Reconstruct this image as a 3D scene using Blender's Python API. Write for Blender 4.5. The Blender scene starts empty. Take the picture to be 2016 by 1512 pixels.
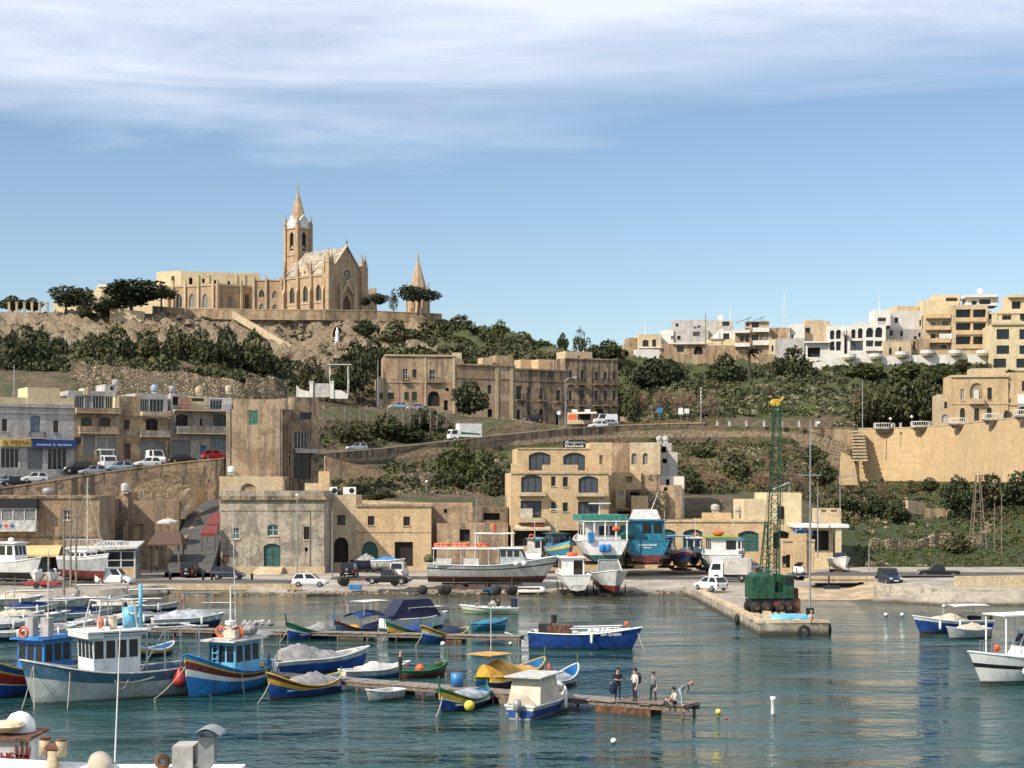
import bpy, math, random
import numpy as np
from mathutils import Vector, Matrix
SC = bpy.context.scene
COL = SC.collection
R = math.radians
random.seed(7)
# ---------------------------------------------------------------- camera, sky, sun
F, HC, PH = 3263.0, 12.4, 956.0          # focal length (px of a 2016 wide frame), eye height, horizon row
cam = bpy.data.cameras.new('camera'); cam_o = bpy.data.objects.new('camera', cam); COL.objects.link(cam_o)
cam_o.location = (0, 0, HC); cam_o.rotation_euler = (R(90), 0, 0)
cam.sensor_width = 36.0; cam.lens = 36.0*F/2016; cam.shift_y = (PH-756)/2016
cam.clip_start = 0.5; cam.clip_end = 12000
SC.camera = cam_o
SUN_AZ, SUN_EL = 53.0, 41.0              # azimuth from straight behind the camera round to its left
sdir = Vector((-math.sin(R(SUN_AZ))*math.cos(R(SUN_EL)), -math.cos(R(SUN_AZ))*math.cos(R(SUN_EL)), math.sin(R(SUN_EL))))
sl = bpy.data.lights.new('sun', 'SUN'); sl.energy = 4.8; sl.angle = R(0.6); sl.color = (1.0, 0.91, 0.78)
so = bpy.data.objects.new('sun', sl); COL.objects.link(so)
so.rotation_euler = (-sdir).to_track_quat('-Z', 'Y').to_euler()
W = bpy.data.worlds.new('World'); SC.world = W; W.use_nodes = True
def make_world():
 nt = W.node_tree; N = nt.nodes; L = nt.links
 for n in list(N): N.remove(n)
 out = N.new('ShaderNodeOutputWorld'); bg = N.new('ShaderNodeBackground'); bg.inputs['Strength'].default_value = 0.113
 sky = N.new('ShaderNodeTexSky'); sky.sky_type = 'NISHITA'; sky.sun_disc = False
 sky.sun_elevation = R(SUN_EL); sky.sun_rotation = math.atan2(sdir.x, sdir.y)
 sky.air_density = 1.0; sky.dust_density = 0.45; sky.ozone_density = 2.6; sky.altitude = 0
 tc = N.new('ShaderNodeTexCoord'); sp = N.new('ShaderNodeSeparateXYZ'); L.new(tc.outputs['Generated'], sp.inputs[0])
 def m(op, a, b=None, c=None):
  n = N.new('ShaderNodeMath'); n.operation = op
  for i, x in enumerate((a, b, c)):
   if x is None: continue
   if isinstance(x, (int, float)): n.inputs[i].default_value = x
   else: L.new(x, n.inputs[i])
  return n.outputs[0]
 z = m('MAXIMUM', sp.outputs[2], 0.03)
 u = m('DIVIDE', sp.outputs[0], z); v = m('DIVIDE', sp.outputs[1], z)
 cx = N.new('ShaderNodeCombineXYZ'); L.new(u, cx.inputs[0]); L.new(v, cx.inputs[1])
 def noise(scale, det, rough, sx, sy, off=0):
  mp = N.new('ShaderNodeMapping'); mp.inputs['Scale'].default_value = (sx, sy, 1); mp.inputs['Location'].default_value = (off, off*.7, 0)
  L.new(cx.outputs[0], mp.inputs[0])
  t = N.new('ShaderNodeTexNoise'); t.inputs['Scale'].default_value = scale; t.inputs['Detail'].default_value = det; t.inputs['Roughness'].default_value = rough
  t.inputs['Distortion'].default_value = 0.5
  L.new(mp.outputs[0], t.inputs[0]); return t.outputs[0]
 big = noise(0.55, 5, .6, .8, 1.0, 3.1); fine = noise(1.3, 9, .66, .55, 1.25, 9.7)
 r = m('SQRT', m('ADD', m('MULTIPLY', u, u), m('MULTIPLY', v, v)))
 edge = m('MULTIPLY_ADD', big, 4.2, 3.0)                   # cloud sheet overhead, ragged outer edge
 cover = m('DIVIDE', m('SUBTRACT', edge, r), 2.0)
 cover = m('MINIMUM', m('MAXIMUM', cover, 0.0), 1.0)
 dens = m('MULTIPLY', cover, m('MINIMUM', m('MAXIMUM', m('MULTIPLY_ADD', fine, 2.0, -0.22), 0.30), 0.95))
 mix = N.new('ShaderNodeMix'); mix.data_type = 'RGBA'
 L.new(dens, mix.inputs['Factor']); L.new(sky.outputs[0], mix.inputs['A']); mix.inputs['B'].default_value = (6.8, 7.2, 8.2, 1)
 L.new(mix.outputs['Result'], bg.inputs['Color']); L.new(bg.outputs[0], out.inputs[0])
make_world()
vs = SC.view_settings; vs.view_transform = 'Standard'; vs.look = 'None'; vs.exposure = 0.27; vs.gamma = 1.0; vs.use_curve_mapping = False
SC.cycles.max_bounces = 5; SC.cycles.diffuse_bounces = 2; SC.cycles.glossy_bounces = 2; SC.cycles.transmission_bounces = 2
SC.cycles.transparent_max_bounces = 4; SC.cycles.caustics_reflective = False; SC.cycles.caustics_refractive = False
SC.cycles.use_denoising = True

# ---------------------------------------------------------------- picture coordinates -> the place
def X_(px, Y): return (px-1008.0)*Y/F
def Z_(py, Y): return HC + (PH-py)*Y/F
def P(px, py, Y): return Vector((X_(px, Y), Y, Z_(py, Y)))
def Yw(py, z=0.0): return F*(HC-z)/(py-PH)      # distance of a point at height z seen on row py (below the horizon)

# ---------------------------------------------------------------- mesh builder
class MB:
 def __init__(s): s.v = []; s.f = []; s.m = []; s.mi = 0
 def add(s, vs, fs):
  o = len(s.v); s.v += [tuple(p) for p in vs]
  for f in fs: s.f.append([i+o for i in f]); s.m.append(s.mi)
 def quad(s, a, b, c, d): s.add([a, b, c, d], [(0, 1, 2, 3)])
 def poly(s, pts): s.add(pts, [tuple(range(len(pts)))])
 def box(s, x0, x1, y0, y1, z0, z1, t=0.0):
  # t: inset of the top face
  s.add([(x0,y0,z0),(x1,y0,z0),(x1,y1,z0),(x0,y1,z0),(x0+t,y0+t,z1),(x1-t,y0+t,z1),(x1-t,y1-t,z1),(x0+t,y1-t,z1)],
              [(0,3,2,1),(4,5,6,7),(0,1,5,4),(1,2,6,5),(2,3,7,6),(3,0,4,7)])
 def cyl(s, p0, p1, r0, r1=None, n=8, caps=True):
  r1 = r0 if r1 is None else r1
  p0, p1 = Vector(p0), Vector(p1); d = (p1-p0)
  if d.length < 1e-6: return
  d.normalize(); a = d.orthogonal().normalized(); b = d.cross(a)
  vs = []
  for p, r in ((p0, r0), (p1, r1)):
   for i in range(n):
    t = 2*math.pi*i/n; vs.append(p + a*(r*math.cos(t)) + b*(r*math.sin(t)))
  fs = [(i, (i+1) % n, n+(i+1) % n, n+i) for i in range(n)]
  if caps: fs += [tuple(range(n-1, -1, -1)), tuple(range(n, 2*n))]
  s.add(vs, fs)
 def tube(s, pts, r, n=6):
  for a, b in zip(pts[:-1], pts[1:]): s.cyl(a, b, r, r, n)
 def lathe(s, prof, n=16, c=(0,0,0), ax='z'):
  vs = []; fs = []
  for r, z in prof:
   for i in range(n):
    t = 2*math.pi*i/n; x, y = r*math.cos(t), r*math.sin(t)
    vs.append((c[0]+x, c[1]+y, c[2]+z) if ax == 'z' else ((c[0]+x, c[1]+z, c[2]+y) if ax == 'y' else (c[0]+z, c[1]+x, c[2]+y)))
  for k in range(len(prof)-1):
   for i in range(n): j = (i+1) % n; fs.append((k*n+i, k*n+j, (k+1)*n+j, (k+1)*n+i))
  fs.append(tuple(range(n-1, -1, -1))); fs.append(tuple(range((len(prof)-1)*n, len(prof)*n)))
  s.add(vs, fs)
 def ball(s, c, r, n=10, sz=1.0):
  k = max(5, n//2+1)
  s.lathe([(max(1e-3, r*math.sin(math.pi*i/k)), -r*sz*math.cos(math.pi*i/k)) for i in range(k+1)], n, c)
 def torus(s, c, R0, r, n=16, k=6, ax='y', tilt=0.0):
  vs = []; fs = []
  for i in range(n):
   t = 2*math.pi*i/n
   for j in range(k):
    q = 2*math.pi*j/k; rr = R0 + r*math.cos(q); h = r*math.sin(q)
    x, y = rr*math.cos(t), rr*math.sin(t)
    p = (x, h, y) if ax == 'y' else ((h, x, y) if ax == 'x' else (x, y, h))
    vs.append((c[0]+p[0], c[1]+p[1]+tilt*p[2], c[2]+p[2]))
  for i in range(n):
   for j in range(k): fs.append((i*k+j, ((i+1) % n)*k+j, ((i+1) % n)*k+(j+1) % k, i*k+(j+1) % k))
  s.add(vs, fs)
 def grid(s, rows, closed=False):
  n = len(rows[0]); vs = [p for r in rows for p in r]; fs = []
  for i in range(len(rows)-1):
   for j in range(n-1 if not closed else n):
    j2 = (j+1) % n; fs.append((i*n+j, i*n+j2, (i+1)*n+j2, (i+1)*n+j))
  s.add(vs, fs)
 def prism(s, poly, h0, h1, plane='xy'):
  def q(a, b, h): return (a, b, h) if plane == 'xy' else ((a, h, b) if plane == 'xz' else (h, a, b))
  n = len(poly); vs = [q(a, b, h0) for a, b in poly] + [q(a, b, h1) for a, b in poly]
  s.add(vs, [tuple(range(n-1, -1, -1)), tuple(range(n, 2*n))] + [(i, (i+1) % n, n+(i+1) % n, n+i) for i in range(n)])
 def mesh(s, name, mats, smooth=False):
  me = bpy.data.meshes.new(name); me.from_pydata(s.v, [], s.f)
  for m in (mats if isinstance(mats, (list, tuple)) else [mats]): me.materials.append(m)
  if len(me.materials) > 1: me.polygons.foreach_set('material_index', s.m)
  if smooth: me.polygons.foreach_set('use_smooth', [True]*len(me.polygons))
  me.update(); return me
 def build(s, name, mats, parent=None, smooth=False, loc=None, rz=0.0):
  return link(name, s.mesh(name, mats, smooth), parent, loc, rz)
def link(name, me, parent=None, loc=None, rz=0.0):
 o = bpy.data.objects.new(name, me); COL.objects.link(o)
 if parent is not None: o.parent = parent
 if loc is not None: o.location = loc
 if rz: o.rotation_euler = (0, 0, rz)
 return o
def tag(o, label, cat=None, group=None, kind=None):
 if label: o['label'] = label
 if cat: o['category'] = cat
 if group: o['group'] = group
 if kind or cat: o['kind'] = kind or 'thing'
 return o
def thing(name, label, cat, loc=(0,0,0), rz=0.0, group=None):
 o = bpy.data.objects.new(name, None); COL.objects.link(o); o.empty_display_size = .2
 o.location = loc; o.rotation_euler = (0, 0, rz)
 return tag(o, label, cat, group)
def dup(root, loc, rz, label=None, parent=None):
 c = root.copy(); COL.objects.link(c); c.parent = parent
 if loc is not None: c.location = loc; c.rotation_euler = (root.rotation_euler[0], root.rotation_euler[1], rz)
 if label: c['label'] = label
 for ch in root.children: dup(ch, None, 0, None, c)
 return c
def text_mesh(txt, size, name='lettering', mat=None, parent=None, loc=(0,0,0), rot=(R(90),0,0), align='CENTER', ext=0.01):
 cu = bpy.data.curves.new('lettering', 'FONT'); cu.body = txt; cu.size = size; cu.align_x = align; cu.align_y = 'CENTER'; cu.extrude = ext; cu.resolution_u = 2
 t = bpy.data.objects.new('tmp_text', cu); COL.objects.link(t)
 bpy.context.view_layer.update()
 me = bpy.data.meshes.new_from_object(t.evaluated_get(bpy.context.evaluated_depsgraph_get()))
 bpy.data.objects.remove(t); bpy.data.curves.remove(cu)
 me.materials.clear(); me.materials.append(mat)
 o = link(name, me, parent, loc); o.rotation_euler = rot
 return o

# ---------------------------------------------------------------- materials
MATS = {}
class NT:
 def __init__(s, name):
  s.mat = bpy.data.materials.new(name); s.mat.use_nodes = True; s.nt = s.mat.node_tree; s.N = s.nt.nodes; s.L = s.nt.links
  s.b = s.N['Principled BSDF']; s.tc = None
 def inp(s, sock, x):
  if isinstance(x, (int, float)): sock.default_value = x
  elif isinstance(x, (tuple, list)): sock.default_value = (*x, 1) if len(x) == 3 and sock.type == 'RGBA' else x
  else: s.L.new(x, sock)
 def coord(s, kind='Object'):
  if s.tc is None: s.tc = s.N.new('ShaderNodeTexCoord')
  return s.tc.outputs[kind]
 def pos(s): return s.N.new('ShaderNodeNewGeometry').outputs['Position']
 def map(s, v, scale=(1,1,1), loc=(0,0,0)):
  n = s.N.new('ShaderNodeMapping'); n.inputs['Scale'].default_value = scale; n.inputs['Location'].default_value = loc; s.L.new(v, n.inputs[0]); return n.outputs[0]
 def noise(s, v, scale, det=4, rough=.55, out=0, dist=0.0):
  n = s.N.new('ShaderNodeTexNoise'); n.inputs['Scale'].default_value = scale; n.inputs['Detail'].default_value = det; n.inputs['Roughness'].default_value = rough
  n.inputs['Distortion'].default_value = dist
  s.L.new(v, n.inputs[0]); return n.outputs[out]
 def math(s, op, a, b=0.0, c=None, clamp=False):
  n = s.N.new('ShaderNodeMath'); n.operation = op; n.use_clamp = clamp; s.inp(n.inputs[0], a); s.inp(n.inputs[1], b)
  if c is not None: s.inp(n.inputs[2], c)
  return n.outputs[0]
 def ramp(s, v, lo, hi):   # smooth 0..1 between lo and hi
  n = s.N.new('ShaderNodeMapRange'); n.interpolation_type = 'SMOOTHSTEP'; s.inp(n.inputs[0], v); n.inputs[1].default_value = lo; n.inputs[2].default_value = hi; return n.outputs[0]
 def mix(s, f, a, b, mode='MIX'):
  n = s.N.new('ShaderNodeMix'); n.data_type = 'RGBA'; n.blend_type = mode; s.inp(n.inputs['Factor'], f); s.inp(n.inputs['A'], a); s.inp(n.inputs['B'], b); return n.outputs['Result']
 def bump(s, h, strength=.3, dist=.05):
  n = s.N.new('ShaderNodeBump'); n.inputs['Strength'].default_value = strength; n.inputs['Distance'].default_value = dist; s.L.new(h, n.inputs['Height']); s.L.new(n.outputs[0], s.b.inputs['Normal'])
 def done(s, col=None, rough=.8, metal=0.0, spec=None):
  if col is not None: s.inp(s.b.inputs['Base Color'], col)
  s.inp(s.b.inputs['Roughness'], rough); s.inp(s.b.inputs['Metallic'], metal)
  if spec is not None: s.b.inputs['Specular IOR Level'].default_value = spec
  MATS[s.mat.name] = s.mat; return s.mat
def k_(c, f): return tuple(min(1, x*f) for x in c)
def plain(name, c, rough=.5, metal=0.0, var=.18, scale=3.0, spec=None):
 if name in MATS: return MATS[name]
 n = NT(name); v = n.pos()
 a = n.noise(v, scale, 3); f = n.ramp(a, .35, .7)
 col = n.mix(f, k_(c, 1-var), k_(c, 1+var*.5))
 if 'hull' in name or 'boat' in name or name in ('white_gloss_paint','bright_blue_paint','maroon_paint','navy_paint','teal_blue_paint','dull_blue_paint','crane_green_paint','weathered_white_paint'):
  s2 = n.noise(n.map(v, (2.2, 2.2, .7)), 1.6, 6, .75); col = n.mix(n.math('MULTIPLY', n.ramp(s2, .54, .70), .55), col, (.17,.13,.095))
  s3 = n.noise(v, 9, 4, .7); col = n.mix(n.math('MULTIPLY', n.ramp(s3, .58, .72), .25), col, (.45,.43,.40)); rough = max(rough, .42)
  if 'crane' not in name: zz = n.N.new('ShaderNodeSeparateXYZ'); n.L.new(v, zz.inputs[0]); col = n.mix(n.math('MULTIPLY', n.ramp(n.math('MULTIPLY_ADD', s2, .25, zz.outputs[2]), .30, .12), .75), col, (.045,.05,.028))
 return n.done(col, rough, metal, spec)
def stone(name, base, stain, dark, bw=.62, bh=.29, patch=.35, streak=.45, mortar=.10, rough=.92, pscale=.35, tide=False):
 n = NT(name); o = n.coord('Object')
 sp = n.N.new('ShaderNodeSeparateXYZ'); n.L.new(o, sp.inputs[0])
 cx = n.N.new('ShaderNodeCombineXYZ'); n.inp(cx.inputs[0], n.math('ADD', sp.outputs[0], sp.outputs[1])); n.inp(cx.inputs[1], sp.outputs[2])
 br = n.N.new('ShaderNodeTexBrick'); n.L.new(cx.outputs[0], br.inputs['Vector'])
 br.inputs['Scale'].default_value = 1.0; br.inputs['Brick Width'].default_value = bw; br.inputs['Row Height'].default_value = bh
 br.inputs['Mortar Size'].default_value = .012; br.inputs['Mortar Smooth'].default_value = .3
 br.inputs['Color1'].default_value = (*k_(base, 1.07), 1); br.inputs['Color2'].default_value = (*k_(base, .90), 1); br.inputs['Mortar'].default_value = (*k_(base, 1-mortar*3), 1)
 w = n.pos()
 big = n.noise(w, pscale, 7, .68, dist=1.0); col = n.mix(n.math('MULTIPLY', n.ramp(big, .47, .57), patch*2.6, clamp=True), br.outputs[0], stain)
 sp2 = n.noise(n.map(w, (1,1,1), (17,5,3)), .9, 6, .75); col = n.mix(n.math('MULTIPLY', n.ramp(sp2, .53, .64), streak*1.3, clamp=True), col, dark)
 st = n.noise(n.map(w, (.9, .9, .10)), 1.0, 6, .65); col = n.mix(n.math('MULTIPLY', n.ramp(st, .47, .62), streak*1.5, clamp=True), col, dark)
 fine = n.noise(w, 3.2, 5, .7)
 col = n.mix(.8, col, n.mix(n.ramp(fine, .3, .7), (.30,.30,.30), (.72,.72,.72)), 'SOFT_LIGHT')
 if tide: zz = n.N.new('ShaderNodeSeparateXYZ'); n.L.new(w, zz.inputs[0]); col = n.mix(n.ramp(n.math('MULTIPLY_ADD', sp2, .9, zz.outputs[2]), 1.0, .55), col, (.06,.05,.03))
 n.bump(n.math('ADD', n.math('MULTIPLY', br.outputs['Fac'], -.6), fine), .35, .05)
 return n.done(col, rough)
M = {}
def mats():
 M['lime'] = stone('limestone_warm', (.42,.31,.19), (.30,.20,.12), (.13,.10,.075))
 M['lime_church'] = stone('limestone_church', (.48,.34,.21), (.38,.25,.15), (.20,.15,.11), patch=.32, streak=.34)
 M['lime_pale'] = stone('limestone_pale', (.54,.43,.28), (.44,.32,.19), (.26,.21,.15), patch=.25, streak=.25)
 M['lime_yellow'] = stone('limestone_yellow', (.60,.435,.25), (.50,.345,.185), (.28,.21,.14), patch=.24, streak=.17)
 M['lime_bastion'] = stone('limestone_bastion', (.51,.365,.20), (.45,.31,.16), (.33,.24,.15), bw=.9, bh=.4, patch=.25, streak=.2, mortar=.05)
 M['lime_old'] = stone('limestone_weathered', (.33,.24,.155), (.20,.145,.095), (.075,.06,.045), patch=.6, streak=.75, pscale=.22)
 M['lime_brown'] = stone('limestone_brown', (.30,.21,.13), (.42,.31,.20), (.12,.095,.07), patch=.5, streak=.36, pscale=.16)
 M['lime_grey'] = stone('render_grey_stone', (.41,.355,.275), (.25,.22,.175), (.15,.13,.10), patch=.4, streak=.45, mortar=.02, pscale=.25)
 n = NT('rubble_stone'); v = n.pos(); vo = n.N.new('ShaderNodeTexVoronoi'); vo.inputs['Scale'].default_value = 1.9; n.L.new(n.map(v, (1,1,1.3)), vo.inputs['Vector'])
 ve = n.N.new('ShaderNodeTexVoronoi'); ve.feature = 'DISTANCE_TO_EDGE'; ve.inputs['Scale'].default_value = 1.9; n.L.new(n.map(v, (1,1,1.3)), ve.inputs['Vector'])
 sx = n.N.new('ShaderNodeSeparateXYZ'); n.L.new(vo.outputs['Color'], sx.inputs[0]); c_ = n.mix(sx.outputs[0], (.24,.175,.11), (.50,.40,.27)); c_ = n.mix(n.ramp(ve.outputs['Distance'], .10, .0), c_, (.06,.05,.035)); g_ = n.noise(v, .35, 5, .7); c_ = n.mix(n.math('MULTIPLY', n.ramp(g_, .5, .65), .6), c_, (.10,.095,.05)); n.bump(n.ramp(ve.outputs['Distance'], 0, .2), .9, .25); M['rubble'] = n.done(c_, .95)
 M['concrete'] = stone('quay_concrete', (.42,.37,.29), (.30,.26,.20), (.16,.14,.11), bw=2.4, bh=.6, patch=.5, streak=.5, mortar=.06, tide=True)
 M['plaster_white'] = stone('plaster_white', (.72,.69,.63), (.60,.56,.50), (.45,.42,.38), patch=.2, streak=.2, mortar=.0)
 M['plaster_cream'] = stone('plaster_cream', (.64,.53,.33), (.54,.43,.26), (.42,.34,.22), patch=.2, streak=.22, mortar=.0)
 M['plaster_grey'] = stone('plaster_grey', (.48,.45,.42), (.38,.36,.33), (.26,.25,.23), patch=.3, streak=.35, mortar=.0)
 M['plaster_ochre'] = stone('plaster_ochre', (.56,.41,.23), (.48,.33,.18), (.34,.25,.16), patch=.3, streak=.3, mortar=.03)
 M['pink'] = stone('painted_pink_stone', (.50,.24,.18), (.42,.22,.16), (.30,.2,.15), mortar=.02)
 M['glass'] = plain('window_glass', (.018,.022,.026), .12, var=.3)
 M['glass_teal'] = plain('teal_glass', (.03,.10,.10), .15, var=.3)
 M['glass_pale'] = plain('curtained_glass', (.22,.22,.21), .25, var=.3)
 M['dark'] = plain('painted_dark_interior', (.022,.018,.015), .9)  # near-black colour paints the shade inside openings; dark door panels share it
 M['frame_white'] = plain('frame_white', (.62,.61,.57), .5)
 M['frame_brown'] = plain('frame_brown', (.09,.05,.03), .6)
 M['frame_dark'] = plain('frame_dark', (.03,.03,.032), .5)
 M['green_paint'] = plain('green_paint', (.035,.11,.095), .55, var=.35)
 M['green_shutter'] = plain('green_shutter', (.07,.20,.15), .6, var=.3)
 M['blue_paint'] = plain('blue_paint', (.06,.16,.33), .5, var=.3)
 M['screen'] = plain('grey_roller_screen', (.062,.075,.088), .5, var=.12)
 M['roller'] = plain('roller_shutter_grey', (.20,.20,.19), .5)
 M['iron'] = plain('black_iron', (.02,.02,.02), .5)
 M['galv'] = plain('galvanised_steel', (.36,.36,.35), .45, .5)
 M['white_paint'] = plain('white_gloss_paint', (.76,.76,.73), .3, var=.12, scale=1.2)
 M['white_dirty'] = plain('weathered_white_paint', (.58,.57,.53), .45, var=.35, scale=2.2)
 M['wood'] = plain('weathered_wood', (.20,.155,.115), .85, var=.4, scale=5)
 M['wood_grey'] = plain('grey_deck_wood', (.25,.215,.175), .85, var=.4, scale=4)
 M['rust'] = plain('rusty_steel', (.15,.065,.035), .8, var=.6, scale=4)
 M['rubber'] = plain('black_rubber', (.014,.014,.014), .7)
 M['asphalt'] = plain('asphalt', (.075,.073,.07), .9, var=.25, scale=.8)
 M['roofslab'] = plain('flat_roof_screed', (.45,.41,.35), .9, var=.3, scale=.6)
 M['cloth_grey'] = plain('grey_tarpaulin', (.30,.295,.285), .7, var=.4, scale=1.8)
 M['cloth_white'] = plain('white_tarpaulin', (.60,.59,.56), .65, var=.25, scale=1.8)
 M['cloth_silver'] = plain('silver_tarpaulin', (.42,.45,.48), .45, var=.4, scale=1.8)
 M['cloth_navy'] = plain('navy_canvas', (.012,.016,.055), .7, var=.3)
 M['cloth_blue'] = plain('blue_canvas', (.02,.06,.20), .7, var=.4, scale=2)
 M['cloth_yellow'] = plain('yellow_tarpaulin', (.62,.33,.05), .6, var=.3, scale=1.5)
 M['cloth_cream'] = plain('cream_canvas', (.60,.52,.40), .7, var=.25, scale=1.5)
 M['awning'] = plain('yellow_awning', (.62,.47,.22), .7, var=.2)
 M['orange'] = plain('orange_plastic', (.70,.12,.035), .5, var=.25)
 M['red'] = plain('red_paint', (.40,.025,.025), .45, var=.3)
 M['maroon'] = plain('maroon_paint', (.17,.03,.022), .5, var=.3)
 M['yellow'] = plain('yellow_paint', (.70,.42,.04), .45, var=.25)
 M['buoy_yellow'] = plain('yellow_buoy_plastic', (.75,.62,.08), .45, var=.2)
 M['blue_hull'] = plain('blue_hull_paint', (.018,.075,.30), .3, var=.35, scale=1.5)
 M['blue_bright'] = plain('bright_blue_paint', (.03,.22,.55), .35, var=.3, scale=1.5)
 M['blue_light'] = plain('light_blue_paint', (.14,.44,.62), .4, var=.25, scale=2)
 M['blue_teal'] = plain('teal_blue_paint', (.02,.19,.30), .45, var=.3)
 M['blue_dusk'] = plain('dull_blue_paint', (.07,.16,.24), .5, var=.3)
 M['navy'] = plain('navy_paint', (.012,.02,.06), .35, var=.3)
 M['green'] = plain('green_boat_paint', (.03,.15,.07), .45, var=.3)
 M['green_crane'] = plain('crane_green_paint', (.010,.075,.036), .5, var=.4, scale=2)
 M['green_roof'] = plain('lime_green_paint', (.20,.36,.06), .5)
 M['grey_hull'] = plain('grey_hull_paint', (.40,.42,.43), .4, var=.2, scale=1.5)
 M['greywhite_hull'] = plain('greyish_white_hull_paint', (.50,.52,.49), .4, var=.22, scale=1.3)
 M['black_paint'] = plain('black_paint', (.016,.016,.018), .4)
 M['car_white'] = plain('car_white', (.72,.72,.71), .25, var=.05)
 M['car_silver'] = plain('car_silver', (.36,.39,.42), .3, .4, var=.08)
 M['car_blue'] = plain('car_light_blue', (.32,.42,.50), .3, .2, var=.08)
 M['car_black'] = plain('car_black', (.014,.015,.018), .22, var=.1)
 M['car_navy'] = plain('car_navy', (.02,.03,.055), .25, var=.1)
 M['car_red'] = plain('car_red', (.42,.02,.02), .25, var=.1)
 M['chrome'] = plain('hub_metal', (.45,.45,.45), .35, .6)
 M['lamp_red'] = plain('tail_lamp_red', (.35,.02,.015), .3)
 M['lamp_clear'] = plain('headlamp_clear', (.70,.71,.70), .15)
 M['net'] = plain('fishing_net_mesh', (.05,.23,.19), .9, var=.5, scale=6)
 M['rope'] = plain('mooring_rope_fibre', (.42,.38,.30), .9)
 M['bark'] = plain('tree_bark', (.10,.075,.055), .95, var=.4, scale=6)
 M['bark_pale'] = plain('pale_bark', (.27,.235,.195), .95, var=.4, scale=5)
 M['skin'] = plain('skin', (.50,.30,.22), .6, var=.05)
 M['denim'] = plain('dark_denim', (.02,.028,.05), .9)
 M['denim_pale'] = plain('pale_denim', (.30,.42,.52), .9)
 M['cloth_black'] = plain('black_cloth', (.014,.014,.018), .9)
 M['shirt_pale'] = plain('pale_shirt', (.55,.52,.48), .9)
 M['shirt_grey'] = plain('grey_jersey', (.16,.17,.19), .9)
 M['hair_dark'] = plain('dark_hair', (.015,.011,.009), .7)
 M['hair_fair'] = plain('fair_hair', (.36,.22,.10), .7)
 M['backpack'] = plain('dark_brown_canvas', (.035,.028,.02), .9)
 M['sand'] = plain('beach_sand', (.40,.31,.20), .95, var=.3, scale=.7)
 M['white_cloth'] = plain('white_enamel', (.80,.79,.76), .4)
 M['sign_blue'] = plain('blue_sign', (.02,.05,.22), .5, var=.15)
 M['sign_yellow'] = plain('yellow_sign', (.65,.45,.10), .5, var=.15)
 M['sign_text'] = plain('sign_lettering_brown', (.16,.07,.02), .5)
 M['marble'] = plain('white_marble', (.74,.76,.78), .5)
def leafmat(name, c1, c2, c3=None):
 n = NT(name); g = n.N.new('ShaderNodeNewGeometry'); r = g.outputs['Random Per Island']
 col = n.mix(r, c1, c2)
 big = n.noise(g.outputs['Position'], .22, 3); col = n.mix(n.ramp(big, .4, .65), col, c3 or k_(c1, .75))
 oi = n.N.new('ShaderNodeObjectInfo'); col = n.mix(1.0, col, n.mix(oi.outputs['Random'], (.75,.85,.7), (1.75,1.5,1.35)), 'MULTIPLY')
 n.done(col, .75, spec=.25); M[name] = n.mat; return n.mat
mats()
leafmat('leaf_dark', (.030,.041,.019), (.072,.086,.038), (.052,.056,.032))
leafmat('leaf_olive', (.045,.055,.026), (.10,.11,.055), (.06,.06,.034))
leafmat('leaf_green', (.035,.055,.018), (.08,.10,.032), (.06,.068,.028))
leafmat('leaf_grass', (.07,.11,.02), (.15,.19,.045), (.12,.13,.05))
leafmat('leaf_grey', (.11,.12,.085), (.21,.22,.16), (.15,.15,.105))
leafmat('leaf_pine', (.018,.028,.016), (.046,.058,.032), (.028,.036,.022))
leafmat('twig', (.10,.075,.055), (.20,.155,.12), (.13,.095,.07))
leafmat('leaf_dry', (.12,.09,.05), (.22,.17,.095), (.15,.11,.065))
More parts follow.
